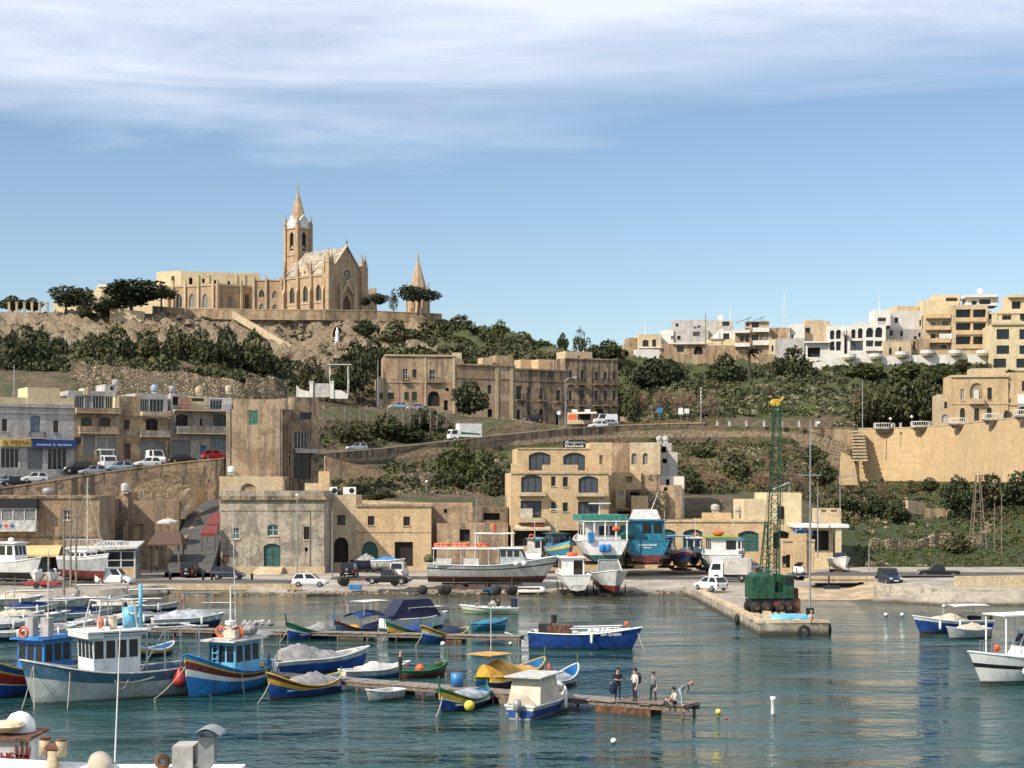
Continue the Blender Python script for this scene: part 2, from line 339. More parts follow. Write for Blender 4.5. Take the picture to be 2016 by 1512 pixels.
# ---------------------------------------------------------------- terrain: feature lines from the sea to the plateau
def q(py, Y): return (Y, Z_(py, Y))
CPX = [-900, 0, 200, 330, 430, 480, 640, 760, 900, 1000, 1110, 1215, 1385, 1560, 1676, 1692, 1850, 2016, 2700]
LN = [
 [(178.4,-2.5)]*3 + [(187.9,-2.5)]*3 + [(182,-1.2)]*7 + [(172,-1.0)]*2 + [(172,-1.5),(170.9,-2.5),(170.9,-2.5),(170.9,-2.5)],
 [(179,1.1)]*3 + [(188.5,1.1)]*3 + [(186.8,.02)]*7 + [(179,.02)]*2 + [(179,.1),(171.5,1.35),(171.5,1.35),(171.5,1.35)],
 [(181,1.1)]*3 + [(190,1.1)]*3 + [(199,1.1)]*7 + [(190,.9)]*2 + [(189,1.2),(180,1.4),(180,1.4),(180,1.4)],
 [(222,1.1)]*3 + [(224,1.1)]*3 + [(230,1.1)]*8 + [(222,1.5)]*5,
 [(236,4)]*3 + [(236,3),(238,3.5),(238,5),(238,8),q(988,238),q(988,240),q(985,242),q(975,244),q(985,246),q(985,248),q(990,248),(240,5.6),(240,5.6),q(1055,243),q(1050,243),q(1050,243)],
 [(238.4,5),(238.6,5),(242.4,5.5),(244.6,5),(246.4,5.5),(261,9),q(916,284),q(913,295),q(896,305),q(886,313),q(876,320),q(869,327),q(868,332),q(868,334),q(948,334),q(946,336),q(945,318),q(926,278),(210,16)],
 [(239,10.5),q(966,239),q(936,243),q(918,245.5),q(906,247),q(900,262),q(894,285),q(885,296),q(869,306),q(858,314),q(847,321),q(841,328),q(838,333),q(842,335),q(844,335.5),q(844,337.5),q(839,319.5),q(823,279.5),(211,25.5)],
 [(262,13),(262,13.8),(266,15.4),(270,16.2),(274,16.9),(278,17.4),(293,17.9),(304,18.9),(314,20.7),(322,21.9),(329,23.2),(337,24.2),(341,24.4),(343,24.1),(343,23.8),(343,23.8),(330,24.2),(322,24.4),(318,25.6)],
 [(276,13.2),(277,14),(280,16),(284,17),(287,17.6),(290,18),(298,18.6),(308,20),(317,21.5),(325,22.4),(332,23.4),(339,24.3),(343,24.8),(345,24.6),(347,24.6),(347,24.6),(345,24.6),(345,25.4),(345,26)],
 [(300,26),q(765,305),q(755,305),q(758,308),q(766,310),q(780,322),q(802,335),q(801,342),q(816,344),q(826,342),q(838,340),q(837,345),q(822,352),q(822,352),q(815,352),q(815,352),q(805,355),q(800,355),(355,28)],
 [(315,32),q(735,318),q(728,318),q(733,320),q(747,324),q(755,336),q(792,346),(356,28.8),(360,27.4),(366,26.4),(372,25.6),(377,25.6),q(785,365),q(780,365),q(775,368),q(775,368),q(768,368),q(768,368),(368,32)],
 [(360,44),q(690,360),q(692,360),q(700,362),q(704,362),q(712,368),q(722,375),q(692,385),q(690,388),q(702,390),q(718,392),q(765,390),q(748,385),q(738,385),q(730,388),q(730,388),q(728,388),q(728,388),(388,37)],
 [(405,50),q(655,405),q(652,405),q(656,405),q(668,405),q(675,408),q(688,410),q(660,412),q(652,415),q(670,412),q(702,403),q(716,400),q(726,400),q(722,400),q(716,402),q(716,402),q(714,402),q(716,400),(400,40)],
 [(424,57),q(614,424),q(616,414),q(618,412),q(618,414),q(618,415),q(619,415),q(622,422),q(638,424),q(652,422),q(690,412),q(700,405),q(719,407),q(722,407),q(720,408),q(720,408),q(719,408),q(722,405),(405,41)],
 [(470,58),(470,58),(470,57),(470,56.5),(470,56),(470,56),(470,56),(470,55.5),(470,52),(470,49),(470,45),(470,45),(470,45),(470,46),(470,46),(470,46),(470,46),(470,46),(470,46)],
]
NC = len(CPX)
LN = [[(30,-4)]*NC] + LN + [[(620,48)]*NC, [(1500,20)]*NC, [(6000,4)]*NC]
LY = np.array([[c[0] for c in l] for l in LN]); LZ = np.array([[c[1] for c in l] for l in LN])
BAST = [(1692,337.0),(1741,335),(1780,331.5),(1814,327),(1850,320),(1889,311),(1922,302),(1955,293),(1985,285.5),(2016,279)]
_new = sorted(set(CPX) | {b[0] for b in BAST})
LY = np.array([np.interp(_new, CPX, r) for r in LY]); LZ = np.array([np.interp(_new, CPX, r) for r in LZ]); CPX = _new
for _p, _y in BAST: _i = CPX.index(_p); LY[6, _i] = _y+.3; LY[7, _i] = _y+1.1; LZ[7, _i] = 23.6; LZ[6, _i] = 13.4
def tcol(px):
 return (np.array([np.interp(px, CPX, LY[k]) for k in range(len(LN))]), np.array([np.interp(px, CPX, LZ[k]) for k in range(len(LN))]))
def tz(X, Y):
 px = 1008 + F*X/Y
 a, b = tcol(px); return float(np.interp(Y, a, b))
def tpt(px, k, t):   # a point on the terrain: column px, between feature lines k and k+1
 a, b = tcol(px); Y = a[k]*(1-t)+a[k+1]*t; return Vector((X_(px, Y), Y, b[k]*(1-t)+b[k+1]*t))
def ground_mats():
 def hill(name, rock, soil, grass, rb, gb):
  n = NT(name); v = n.pos(); g = n.N.new('ShaderNodeNewGeometry')
  sp = n.N.new('ShaderNodeSeparateXYZ'); n.L.new(g.outputs['Normal'], sp.inputs[0])
  a = n.noise(v, .12, 6, .65, dist=.8); b = n.noise(v, .55, 6, .7); c = n.noise(v, 1.8, 4, .7)
  col = n.mix(n.ramp(b, .35, .65), soil, k_(soil, .55)); col = n.mix(n.ramp(n.math('ADD', a, n.math('MULTIPLY', c, .25)), gb, gb+.12), col, n.mix(c, k_(grass, .6), k_(grass, 1.3)))
  st = n.math('ADD', n.math('MULTIPLY', n.math('SUBTRACT', 1.0, sp.outputs[2]), 1.1), n.math('MULTIPLY', b, .6))
  col = n.mix(n.ramp(st, rb, rb+.2), col, n.mix(n.ramp(c, .3, .7), k_(rock, .45), k_(rock, 1.1)))
  n.bump(n.math('ADD', c, n.math('MULTIPLY', b, 1.6)), 1.0, .9); return n.done(col, .95)
 M['hill'] = hill('hillside_scrub_ground', (.40,.30,.19), (.20,.145,.09), (.085,.095,.032), .72, .58)
 M['hill_green'] = hill('hillside_green_ground', (.36,.30,.21), (.18,.15,.09), (.095,.108,.032), .80, .48)
 M['cliff'] = hill('limestone_cliff', (.45,.345,.225), (.27,.20,.125), (.075,.08,.034), .22, .56)
 M['garden'] = hill('terrace_garden_ground', (.36,.28,.19), (.16,.13,.075), (.055,.080,.022), .90, .42)
 n = NT('quay_paving'); v = n.pos(); a = n.noise(v, .25, 5, .65); b = n.noise(v, 1.5, 4)
 n.bump(b, .3, .05); c = n.noise(n.map(v, (1,.35,1), (3,8,0)), .9, 6, .75); cq = n.mix(n.ramp(n.math('ADD', a, n.math('MULTIPLY', b, .3)), .5, .8), (.40,.35,.28), (.22,.20,.165)); cq = n.mix(n.math('MULTIPLY', n.ramp(c, .52, .68), .6), cq, (.12,.11,.095)); zz = n.N.new('ShaderNodeSeparateXYZ'); n.L.new(v, zz.inputs[0]); cq = n.mix(n.ramp(n.math('MULTIPLY_ADD', c, .9, zz.outputs[2]), .95, .5), cq, (.06,.05,.03)); M['quay'] = n.done(cq, .9)
 n = NT('sea_bed'); v = n.pos(); a = n.noise(v, .2, 4); M['seabed'] = n.done(n.mix(a, (.16,.15,.10), (.32,.27,.18)), 1)
ground_mats()
def make_terrain():
 pxs = sorted(set([-3600, -2600, -1800, -1300] + list(range(-900, 2701, 10)) + [3200, 4000, 5200]))
 sub = {0: 6, 1: 1, 2: 3, 3: 6, 4: 4, 5: 26, 6: 2, 7: 3, 8: 3, 9: 14, 10: 5, 11: 16, 12: 12, 13: 6, 14: 10, 15: 6, 16: 4, 17: 4}
 amp = {4: .3, 5: .9, 8: .4, 9: .9, 11: 1.5, 12: 3.2, 13: 2.4, 14: .5, 15: 2, 16: 4}
 rnd = np.random.RandomState(3)
 def nz(x, y, s): return (math.sin(x*s*1.3+1.7)*math.cos(y*s*1.1+.4) + .6*math.sin(x*s*2.9+y*s*2.3) + .4*math.sin(x*s*6.1-y*s*5.3+2)+ .3*math.sin(x*s*11.3+y*s*9.7))/2.0
 ts = []
 for k in range(len(LN)-1):
  n = sub.get(k, 4)
  for j in range(n): ts.append((k, j/n))
 ts.append((len(LN)-2, 1.0))
 rows = []; V = []; Fc = []; Mi = []
 for px in pxs:
  a, b = tcol(px)
  for (k, t) in ts:
   Y = a[k]*(1-t)+a[k+1]*t; z = b[k]*(1-t)+b[k+1]*t; X = X_(px, Y)
   A = amp.get(k, 0)*min(1, 4*t*(1-t)+.05)
   if k in (1,) or t == 0: A = 0
   if k == 10 and (px < 660 or px > 1250): A = .8*4*t*(1-t)
   V.append((X, Y, z + A*nz(X, Y, .22) + A*(.9 if k in (12, 13) and px < 860 else .35)*(rnd.rand()-.5)))
 n = len(ts)
 for i in range(len(pxs)-1):
  c = (pxs[i]+pxs[i+1])/2
  for j in range(n-1):
   k = ts[j][0]
   Fc.append((i*n+j, (i+1)*n+j, (i+1)*n+j+1, i*n+j+1))
   if k == 0: m = 0
   elif k <= 3: m = 5 if (k == 2 and 1480 < c < 1740) else 1
   elif k in (4, 5): m = 4 if c > 1600 else 3
   elif k in (7,): m = 2
   elif k in (6, 8, 9): m = 3
   elif k == 10: m = 2 if 690 < c < 1290 else (3 if c < 690 else 6)
   elif k in (12, 13): m = 7 if c < 860 else 6
   else: m = 6 if c > 1190 else 3
   Mi.append(m)
 me = bpy.data.meshes.new('ground'); me.from_pydata(V, [], Fc)
 for x in ('seabed', 'quay', 'asphalt', 'hill', 'garden', 'sand', 'hill_green', 'cliff'): me.materials.append(M[x])
 me.polygons.foreach_set('material_index', Mi); me.polygons.foreach_set('use_smooth', [True]*len(Fc)); me.update()
 o = link('ground', me); tag(o, None, kind='structure')
make_terrain()
# ---------------------------------------------------------------- sea
def make_water():
 n = NT('harbour_water'); v = n.pos()
 w1 = n.noise(n.map(v, (.75, 1.05, 1)), 1.0, 3, .55, dist=.6); w0 = n.noise(n.map(v, (.17, .30, 1), (7,1,0)), 1.0, 3, .5, dist=.5)
 w2 = n.noise(n.map(v, (1.5, 2.1, 1), (5,3,0)), 1.0, 3, .55, dist=.6)
 w3 = n.noise(n.map(v, (.05, .10, 1), (2,9,0)), 1.0, 3, .5)
 calm = n.ramp(w3, .40, .62)
 sp = n.N.new('ShaderNodeSeparateXYZ'); n.L.new(v, sp.inputs[0])
 far = n.ramp(sp.outputs[1], 112, 190)
 h = n.math('ADD', n.math('ADD', n.math('MULTIPLY', w1, 1.0), n.math('MULTIPLY', w2, .42)), n.math('MULTIPLY', w0, 1.3))
 h = n.math('MULTIPLY', h, n.math('MULTIPLY', n.math('MULTIPLY_ADD', calm, .72, .30), n.math('MULTIPLY_ADD', far, -.55, 1.0)))
 n.bump(h, 1.0, .50)
 n.b.inputs['IOR'].default_value = 1.33
 depth = n.ramp(sp.outputs[1], 150, 186)
 col = n.mix(depth, (.009,.050,.049), (.065,.068,.045))
 m = n.done(col, .04, spec=.5)
 mb = MB(); ys = [-200, 20, 60, 75] + list(range(80, 200, 4)) + [240]; xs = [-3000, -400, -120] + list(range(-60, 70, 10)) + [120, 400, 3000]
 mb.grid([[(x, y, 0.0) for x in xs] for y in ys])
 o = mb.build('water', m); tag(o, None, kind='structure')
make_water()
# ---------------------------------------------------------------- walls that follow a line
def wall_line(name, label, pts, mat, thick=.6, cat='wall', cop=None, group=None, batter=0.0):
 # pts: (px, Y, py_top or z_top tuple, z_bottom)
 rows = []; mb = MB()
 P3 = []; rj = random.Random(len(label))
 for px, Y, zt, zb in pts: P3.append((X_(px, Y), Y, zt, zb))
 if mat is M['rubble']:
  Q = []
  for a, b in zip(P3[:-1], P3[1:]):
   m_ = max(2, int(math.hypot(b[0]-a[0], b[1]-a[1])/.9))
   for i in range(m_): t = i/m_; Q.append(tuple(a[k]*(1-t)+b[k]*t+(rj.uniform(-.45,.3) if k == 2 else (rj.uniform(-.2,.2) if k == 1 else 0)) for k in range(4)))
  P3 = Q+[P3[-1]]
 n = len(P3); F0 = []; 
 for i, (x, y, zt, zb) in enumerate(P3):
  a = P3[max(0, i-1)]; b = P3[min(n-1, i+1)]; d = Vector((b[0]-a[0], b[1]-a[1])).normalized(); nn = Vector((-d.y, d.x))
  if nn.y < 0: nn = -nn
  F0.append([(x-nn.x*batter, y-nn.y*batter, zb), (x, y, zt), (x+nn.x*thick, y+nn.y*thick, zt), (x+nn.x*thick, y+nn.y*thick, zb)])
 mb.grid(F0); mb.poly(F0[0][::-1]); mb.poly(F0[-1])
 cx = sum(p[0] for p in P3)/n; cy = sum(p[1] for p in P3)/n; cz = min(p[3] for p in P3)
 mb.v = [(a-cx, b-cy, c-cz) for a, b, c in mb.v]
 if cop is None:
  o = mb.build(name, mat, None, False, (cx, cy, cz)); tag(o, label, cat, group); return o
 t = thing(name, label, cat, (cx, cy, cz), 0, group); mb.build('masonry', mat, t)
 cm = MB(); C0 = []
 for r in F0:
  a, b = Vector(r[1]), Vector(r[2]); d = (b-a).normalized(); C0.append([tuple(p-Vector((cx, cy, cz))) for p in (a-d*.08+Vector((0,0,.01)), a-d*.08+Vector((0,0,.2)), b+d*.08+Vector((0,0,.2)), b+d*.08+Vector((0,0,.01)))])
 cm.grid(C0); cm.poly(C0[0][::-1]); cm.poly(C0[-1]); cm.build('coping', cop, t)
 return t
# ---------------------------------------------------------------- building kit
class Fr:   # a vertical facade plane: starts at (X,Y), runs along angle b (degrees)
 def __init__(s, px=None, Y=None, b=0.0, xy=None):
  s.X, s.Y = (X_(px, Y), Y) if xy is None else xy
  s.b = R(b); s.c = math.cos(s.b); s.n = math.sin(s.b)
 def s_(s, px):
  u = (px-1008)/F; return (u*s.Y - s.X)/(s.c - u*s.n)
 def z_(s, px, py): return Z_(py, s.Y + s.s_(px)*s.n)
def arch_top(a, b, d, kind):
 w = b-a; n = 8
 if kind == 'round': r = w/2
 elif kind == 'seg': r = w*.16
 elif kind == 'goth': r = w*.85
 else: return [(a, d), (b, d)]
 out = []
 for i in range(n+1):
  x = -1+2*i/n
  if kind == 'goth':
   ax = abs(x); y = math.sqrt(max(0, 4-(1+ax)**2))/math.sqrt(3)
  else: y = math.sqrt(max(0, 1-x*x)) if kind == 'round' else 1-x*x
  out.append((a+w*(x+1)/2, d-r+r*y))
 return out
def holes_wall(mb, fn, s0, s1, z0, z1, holes, rev=.22):
 xs = sorted({s0, s1} | {min(max(h[i], s0), s1) for h in holes for i in (0, 1)}); zs = sorted({z0, z1} | {min(max(h[i], z0), z1) for h in holes for i in (2, 3)})
 for i in range(len(xs)-1):
  for j in range(len(zs)-1):
   cx, cz = (xs[i]+xs[i+1])/2, (zs[j]+zs[j+1])/2
   if xs[i+1]-xs[i] < 1e-4 or zs[j+1]-zs[j] < 1e-4: continue
   if any(h[0] < cx < h[1] and h[2] < cz < h[3] for h in holes): continue
   mb.quad(fn(xs[i], zs[j], 0), fn(xs[i+1], zs[j], 0), fn(xs[i+1], zs[j+1], 0), fn(xs[i], zs[j+1], 0))
 for h in holes:
  a, b, c, d, arch, rv = h[:6]; top = arch_top(a, b, d, arch)
  if len(top) > 2:
   m = len(top)//2
   for k in range(m): mb.add([fn(a, d, 0), fn(*top[k], 0), fn(*top[k+1], 0)], [(0, 1, 2)])
   for k in range(m, len(top)-1): mb.add([fn(b, d, 0), fn(*top[k], 0), fn(*top[k+1], 0)], [(0, 1, 2)])
   mb.add([fn(a, d, 0), fn(*top[m], 0), fn(b, d, 0)], [(0, 1, 2)])
  ol = [(a, c)] + top + [(b, c)]
  for p, q_ in zip(ol, ol[1:]+ol[:1]): mb.quad(fn(*p, 0), fn(*q_, 0), fn(*q_, rv), fn(*p, rv))
KIND = {  # name, frame material, infill material, bars (vertical, horizontal), recess
 'w': ('window', 'frame_white', 'glass', 1, 1, .22), 'wb': ('window', 'frame_brown', 'glass', 1, 1, .22), 'wd': ('window', 'frame_dark', 'glass', 1, 0, .25),
 'wp': ('window', 'frame_white', 'glass_pale', 1, 0, .2), 'wt': ('window', 'frame_white', 'glass_teal', 1, 1, .25), 'wg': ('window', 'lime_pale', 'glass', 1, 0, .35),
 'wgp': ('window', 'lime_pale', 'glass_pale', 1, 0, .3),
 'd': ('door', 'frame_brown', 'frame_brown', 1, 0, .25), 'dg': ('door', 'green_paint', 'green_paint', 1, 1, .3), 'db': ('door', 'blue_paint', 'blue_paint', 1, 1, .2),
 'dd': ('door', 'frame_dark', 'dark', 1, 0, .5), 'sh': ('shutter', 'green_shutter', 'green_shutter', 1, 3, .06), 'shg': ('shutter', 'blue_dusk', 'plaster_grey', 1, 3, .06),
 'o': ('opening_shade', 'frame_dark', 'dark', 0, 0, .8), 'r': ('roller_door', 'roller', 'roller', 0, 6, .2), 'sc': ('window', 'frame_dark', 'screen', 2, 0, .25),  # each plain opening is a flat dark pane painted as its inner shade
 'lo': ('window', 'frame_white', 'glass', 2, 0, 1.5), 'lb': ('window', 'frame_brown', 'glass', 1, 0, 1.3), 'gl': ('window', 'frame_white', 'glass', 3, 0, .3), 'blue': ('window', 'blue_paint', 'glass_pale', 3, 1, .2),
 'n': ('niche', 'lime', 'lime', 0, 0, .3), 'npale': ('niche', 'plaster_grey', 'plaster_grey', 0, 0, .25)}
def infill(root, fn, a, b, c, d, arch, kind):
 nm, fm, im, nv, nh, rec = KIND[kind]
 top = arch_top(a, b, d, arch); ol = [(a, c)] + top + [(b, c)]
 fw = min(.09, (b-a)*.12); cx, cz = (a+b)/2, (c+d)/2
 inn = [(cx+(x-cx)*(1-2*fw/(b-a)), cz+(z-cz)*(1-2*fw/(d-c))) for x, z in ol]
 pm = MB(); pm.poly([fn(x, z, rec) for x, z in ol])
 if nm in ('opening_shade', 'niche'):
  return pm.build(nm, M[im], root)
 fm_ = MB(); n = len(ol)
 for i in range(n):
  j = (i+1) % n
  fm_.quad(fn(*ol[i], rec-.05), fn(*ol[j], rec-.05), fn(*inn[j], rec-.05), fn(*inn[i], rec-.05))
  fm_.quad(fn(*inn[i], rec-.05), fn(*inn[j], rec-.05), fn(*inn[j], rec), fn(*inn[i], rec))
 def bar(x0, x1, z0, z1):
  fm_.quad(fn(x0, z0, rec-.045), fn(x1, z0, rec-.045), fn(x1, z1, rec-.045), fn(x0, z1, rec-.045))
 zt = d if arch is None else d-(d-c)*.04
 if arch == 'goth': zt = d-(b-a)*.1
 for k in range(nv): x = a+(b-a)*(k+1)/(nv+1); bar(x-fw*.45, x+fw*.45, c, zt)
 for k in range(nh): z = c+(d-c)*(k+1)/(nh+1); bar(a+.02, b-.02, z-fw*.35, z+fw*.35)
 o = fm_.build(nm, M[fm], root); pm.build('panel' if nm in ('door', 'shutter', 'roller_door') else 'pane', M[im], o)
 return o
class Bld:
 def __init__(s, name, label, px, Y, b, zb, cat='building', group=None, frame=None):
  s.fr = frame or Fr(px, Y, b); s.zb = zb; s.b = b
  s.root = thing(name, label, cat, (s.fr.X, s.fr.Y, zb), R(b), group)
 def side(s, x):   # frame of a side wall whose front corner is at local x
  f = s.fr; return Fr(b=s.b+90, xy=(f.X+x*f.c, f.Y+x*f.n))
 def hole(s, fr, h, dflt_arch=None):
  px0, py0, px1, py1, kind = h[:5]; arch = h[5] if len(h) > 5 else dflt_arch
  a, b = fr.s_(px0), fr.s_(px1); m = (px0+px1)/2
  if a > b: a, b = b, a
  return (a, b, fr.z_(m, py1)-s.zb, fr.z_(m, py0)-s.zb, arch, KIND[kind][5], kind)
 def vol(s, pxa, pxb, pyt, depth, mat='lime', front=(), right=(), left=(), zb=None, y0=0.0, parapet=.45, name='wall', pyb=None, trim=None):
  f = s.fr if not y0 else Fr(b=s.b, xy=(s.fr.X-s.fr.n*y0, s.fr.Y+s.fr.c*y0))
  x0, x1 = f.s_(pxa), f.s_(pxb); z1 = f.z_((pxa+pxb)/2, pyt)-s.zb
  z0 = (0.0 if zb is None else zb-s.zb) if pyb is None else f.z_((pxa+pxb)/2, pyb)-s.zb
  mb = MB(); y1 = y0+depth
  fF = lambda a, z, d: (a, y0+d, z)
  fR = lambda a, z, d: (x1-d, y0+a, z)
  fL = lambda a, z, d: (x0+d, y0+a, z)
  H = [s.hole(f, h) for h in front]; holes_wall(mb, fF, x0, x1, z0, z1, H)
  sr = Fr(b=s.b+90, xy=(f.X+x1*f.c, f.Y+x1*f.n)); sL = Fr(b=s.b+90, xy=(f.X+x0*f.c, f.Y+x0*f.n))
  HR = [s.hole(sr, h) for h in right]; holes_wall(mb, fR, 0, depth, z0, z1, HR)
  HL = [s.hole(sL, h) for h in left]; holes_wall(mb, fL, 0, depth, z0, z1, HL)
  mb.quad((x0,y1,z0),(x0,y1,z1),(x1,y1,z1),(x1,y1,z0))
  t = .25
  if parapet:
   zr = z1-parapet; o = [(x0,y0),(x1,y0),(x1,y1),(x0,y1)]; i = [(x0+t,y0+t),(x1-t,y0+t),(x1-t,y1-t),(x0+t,y1-t)]
   for k in range(4):
    j = (k+1) % 4
    mb.quad((*o[k],z1),(*o[j],z1),(*i[j],z1),(*i[k],z1)); mb.quad((*i[k],z1),(*i[j],z1),(*i[j],zr),(*i[k],zr))
   mb.quad(*[(*p, zr) for p in i])
  else: mb.quad((x0,y0,z1),(x1,y0,z1),(x1,y1,z1),(x0,y1,z1))
  w = mb.build(name, M[mat], s.root)
  for hs, fn in ((H, fF), (HR, fR), (HL, fL)):
   for h in hs:
    infill(s.root, fn, *h[:5], h[6])
    if h[6] in ('w','wb','wd','wt','wp') and fn is fF and h[1]-h[0] > .6 and trim:
     m2 = MB(); m2.box(h[0]-.1, h[1]+.1, y0-.1, y0-.003, h[2]-.14, h[2]); m2.build('sill', M[trim], s.root)
  return (x0, x1, z0, z1, y0, y1, f)
 def band(s, pxa, pxb, py, h=.25, out=.15, mat='lime_pale', y0=0.0, name='cornice'):
  f = s.fr if not y0 else Fr(b=s.b, xy=(s.fr.X-s.fr.n*y0, s.fr.Y+s.fr.c*y0))
  x0, x1 = f.s_(pxa), f.s_(pxb); z = f.z_((pxa+pxb)/2, py)-s.zb
  mb = MB(); mb.box(x0-.03, x1+.03, y0-out, y0-.003, z-h/2, z+h/2); return mb.build(name, M[mat], s.root)
 def pil(s, pxa, pxb, pyt, out=.12, mat='lime_pale', zb=0.0, y0=0.0):
  f = s.fr; x0, x1 = f.s_(pxa), f.s_(pxb); z = f.z_((pxa+pxb)/2, pyt)-s.zb
  mb = MB(); mb.box(x0, x1, y0-out, y0-.003, zb, z); return mb.build('pilaster', M[mat], s.root)
 def balcony(s, pxa, pxb, pyf, pyr, depth=1.0, mat='lime_pale', rail='iron', y0=0.0):
  f = s.fr if not y0 else Fr(b=s.b, xy=(s.fr.X-s.fr.n*y0, s.fr.Y+s.fr.c*y0))
  x0, x1 = f.s_(pxa), f.s_(pxb); m = (pxa+pxb)/2; z0 = f.z_(m, pyf)-s.zb; z1 = f.z_(m, pyr)-s.zb
  mb = MB(); mb.box(x0, x1, y0-depth, y0-.003, z0-.16, z0)
  for cx in (x0+.2, x1-.2): mb.prism([(y0-.003, z0-.16), (y0-.003, z0-.5), (y0-depth*.7, z0-.16)], cx-.07, cx+.07, 'yz')
  o = mb.build('balcony', M[mat], s.root)
  r = MB(); ya = y0-depth+.05
  if rail == 'iron':
   r.box(x0, x1, ya-.02, ya+.02, z1-.05, z1); r.box(x0, x1, ya-.015, ya+.015, z0+.08, z0+.12)
   n = max(3, int((x1-x0)/.16))
   for i in range(n+1):
    x = x0+.02+(x1-x0-.04)*i/n; r.box(x-.014, x+.014, ya-.012, ya+.012, z0, z1-.05)
   for x in (x0+.02, x1-.02):
    r.box(x-.02, x+.02, ya, y0-.003, z1-.05, z1)
    for k in range(1, 5): y = ya+(y0-ya)*k/5; r.box(x-.014, x+.014, y-.012, y+.012, z0, z1-.05)
   r.build('railing', M['iron'], o)
  else:
   r.box(x0, x1, ya-.05, ya+.07, z0+.002, z1); r.box(x0, x0+.12, ya+.07, y0-.004, z0+.002, z1); r.box(x1-.12, x1, ya+.07, y0-.004, z0+.002, z1)
   r.build('parapet', M[rail], o)
  return o
def tank(px, py, Y, r=.55, h=1.1, m='plaster_grey', lab='grey roof water tank', group='water tanks on the roofs'):
 p = P(px, py, Y); t = thing('water_tank', lab, 'tank', p, 0, group); mb = MB()
 mb.lathe([(r*.93, .35), (r, .45), (r, h), (r*.96, h+.08), (r*.4, h+.2), (r*.4, h+.26)], 14); mb.build('barrel', M[m], t, True)
 s = MB(); s.box(-r*.7, r*.7, -r*.7, r*.7, 0, .35); s.build('plinth', M['plaster_grey'], t); return t
# ---------------------------------------------------------------- waterfront buildings
def bld_left_restaurant():
 b = Bld('stone_restaurant', 'brown limestone restaurant with white glazed balcony and long yellow awning at left edge', -120, 208, 4, 1.1)
 v = b.vol(-120, 196, 976, 12, 'lime_brown', [(124,1004,140,1024,'w'), (-20,1094,18,1128,'sc'), (52,1094,94,1128,'sc'), (98,1092,118,1140,'o'), (128,1094,160,1125,'sc')], right=[], trim='lime_pale')
 b.band(-120, 197, 979, .3, .18, 'lime_old'); b.band(-120, 197, 1058, .2, .1, 'lime_old', name='string_course')
 # glazed white balcony
 f = b.fr; x0, x1 = f.s_(-60), f.s_(75); z = lambda py: f.z_(20, py)-1.1
 m = MB(); m.box(x0, x1, -1.3, -.01, z(1046), z(1024)); bal = m.build('enclosed_balcony', M['white_dirty'], b.root)
 g = MB()
 for i in range(6):
  a = x0+.1+(x1-x0-.1)*i/6; g.box(a, a+(x1-x0)/6-.12, -1.22, -1.18, z(1023.8), z(1003))
 g.box(x1-.08, x1-.05, -1.15, -.1, z(1023.8), z(1003)); g.build('glazing', M['glass_pale'], bal)
 fr = MB()
 for i in range(7): a = x0+(x1-x0)*i/6; fr.box(a-.06 if i else a, a+.06, -1.3, -1.16, z(1024), z(1001))
 fr.box(x0, x1, -1.31, -1.14, z(1002.5), z(1000)); fr.build('frame', M['frame_white'], bal)
 dk = MB(); dk.box(x0-.1, x1+.15, -1.5, .0, z(1000)+.01, z(983)); dk.build('blind', M['black_paint'], bal)
 dm = MB()
 for k, cxx in enumerate((5, 17, 29)):
  c = f.s_(cxx); zz = z(1035); dm.mi = k % 2; dm.add([(c-.35,-1.306,zz),(c,-1.306,zz-.35),(c+.35,-1.306,zz),(c,-1.306,zz+.35)], [(0,1,2,3)])
 dm.build('painted_diamonds', [M['blue_paint'], M['orange']], bal)
 aw = MB(); a0, a1 = f.s_(-120), f.s_(124)
 rows = []
 for t in (0, .4, .8, 1.0): rows.append([(a0+(a1-a0)*i/20, -2.6*t-.02, z(1073)-1.0*t*t-.1*t) for i in range(21)])
 rows.append([(a0+(a1-a0)*i/20, -2.62, z(1073)-1.35-.06*(i % 2)) for i in range(21)])
 aw.grid(rows); aw.build('awning', M['awning'], b.root)
 return b
bld_left_restaurant()
def bld_left_back():
 b = Bld('old_stone_house', 'dark weathered stone house with drainpipe between the brown restaurant and the lane', 196, 221, 6, 1.1)
 b.vol(190, 252, 982, 12, 'lime_old', [(214,1028,229,1037,'o')])
 b.vol(252, 352, 985, 9, 'lime_brown', [(262,1032,282,1062,'n')], y0=2.0)
 b.vol(237, 262, 968, 5, 'lime', [], y0=3.0)
 f = b.fr; m = MB(); x = f.s_(203); m.cyl((x,-.12,.2), (x,-.12,f.z_(203,985)-1.1), .07, .07, 6); m.build('drainpipe', M['galv'], b.root)
 tank(247, 972, 224, .6, 1.2, 'white_dirty', 'white roof water tank on the dark weathered stone house')
 tank(95, 978, 212, .75, .9, 'galv', 'squat galvanised water tank on the brown restaurant roof')
bld_left_back()
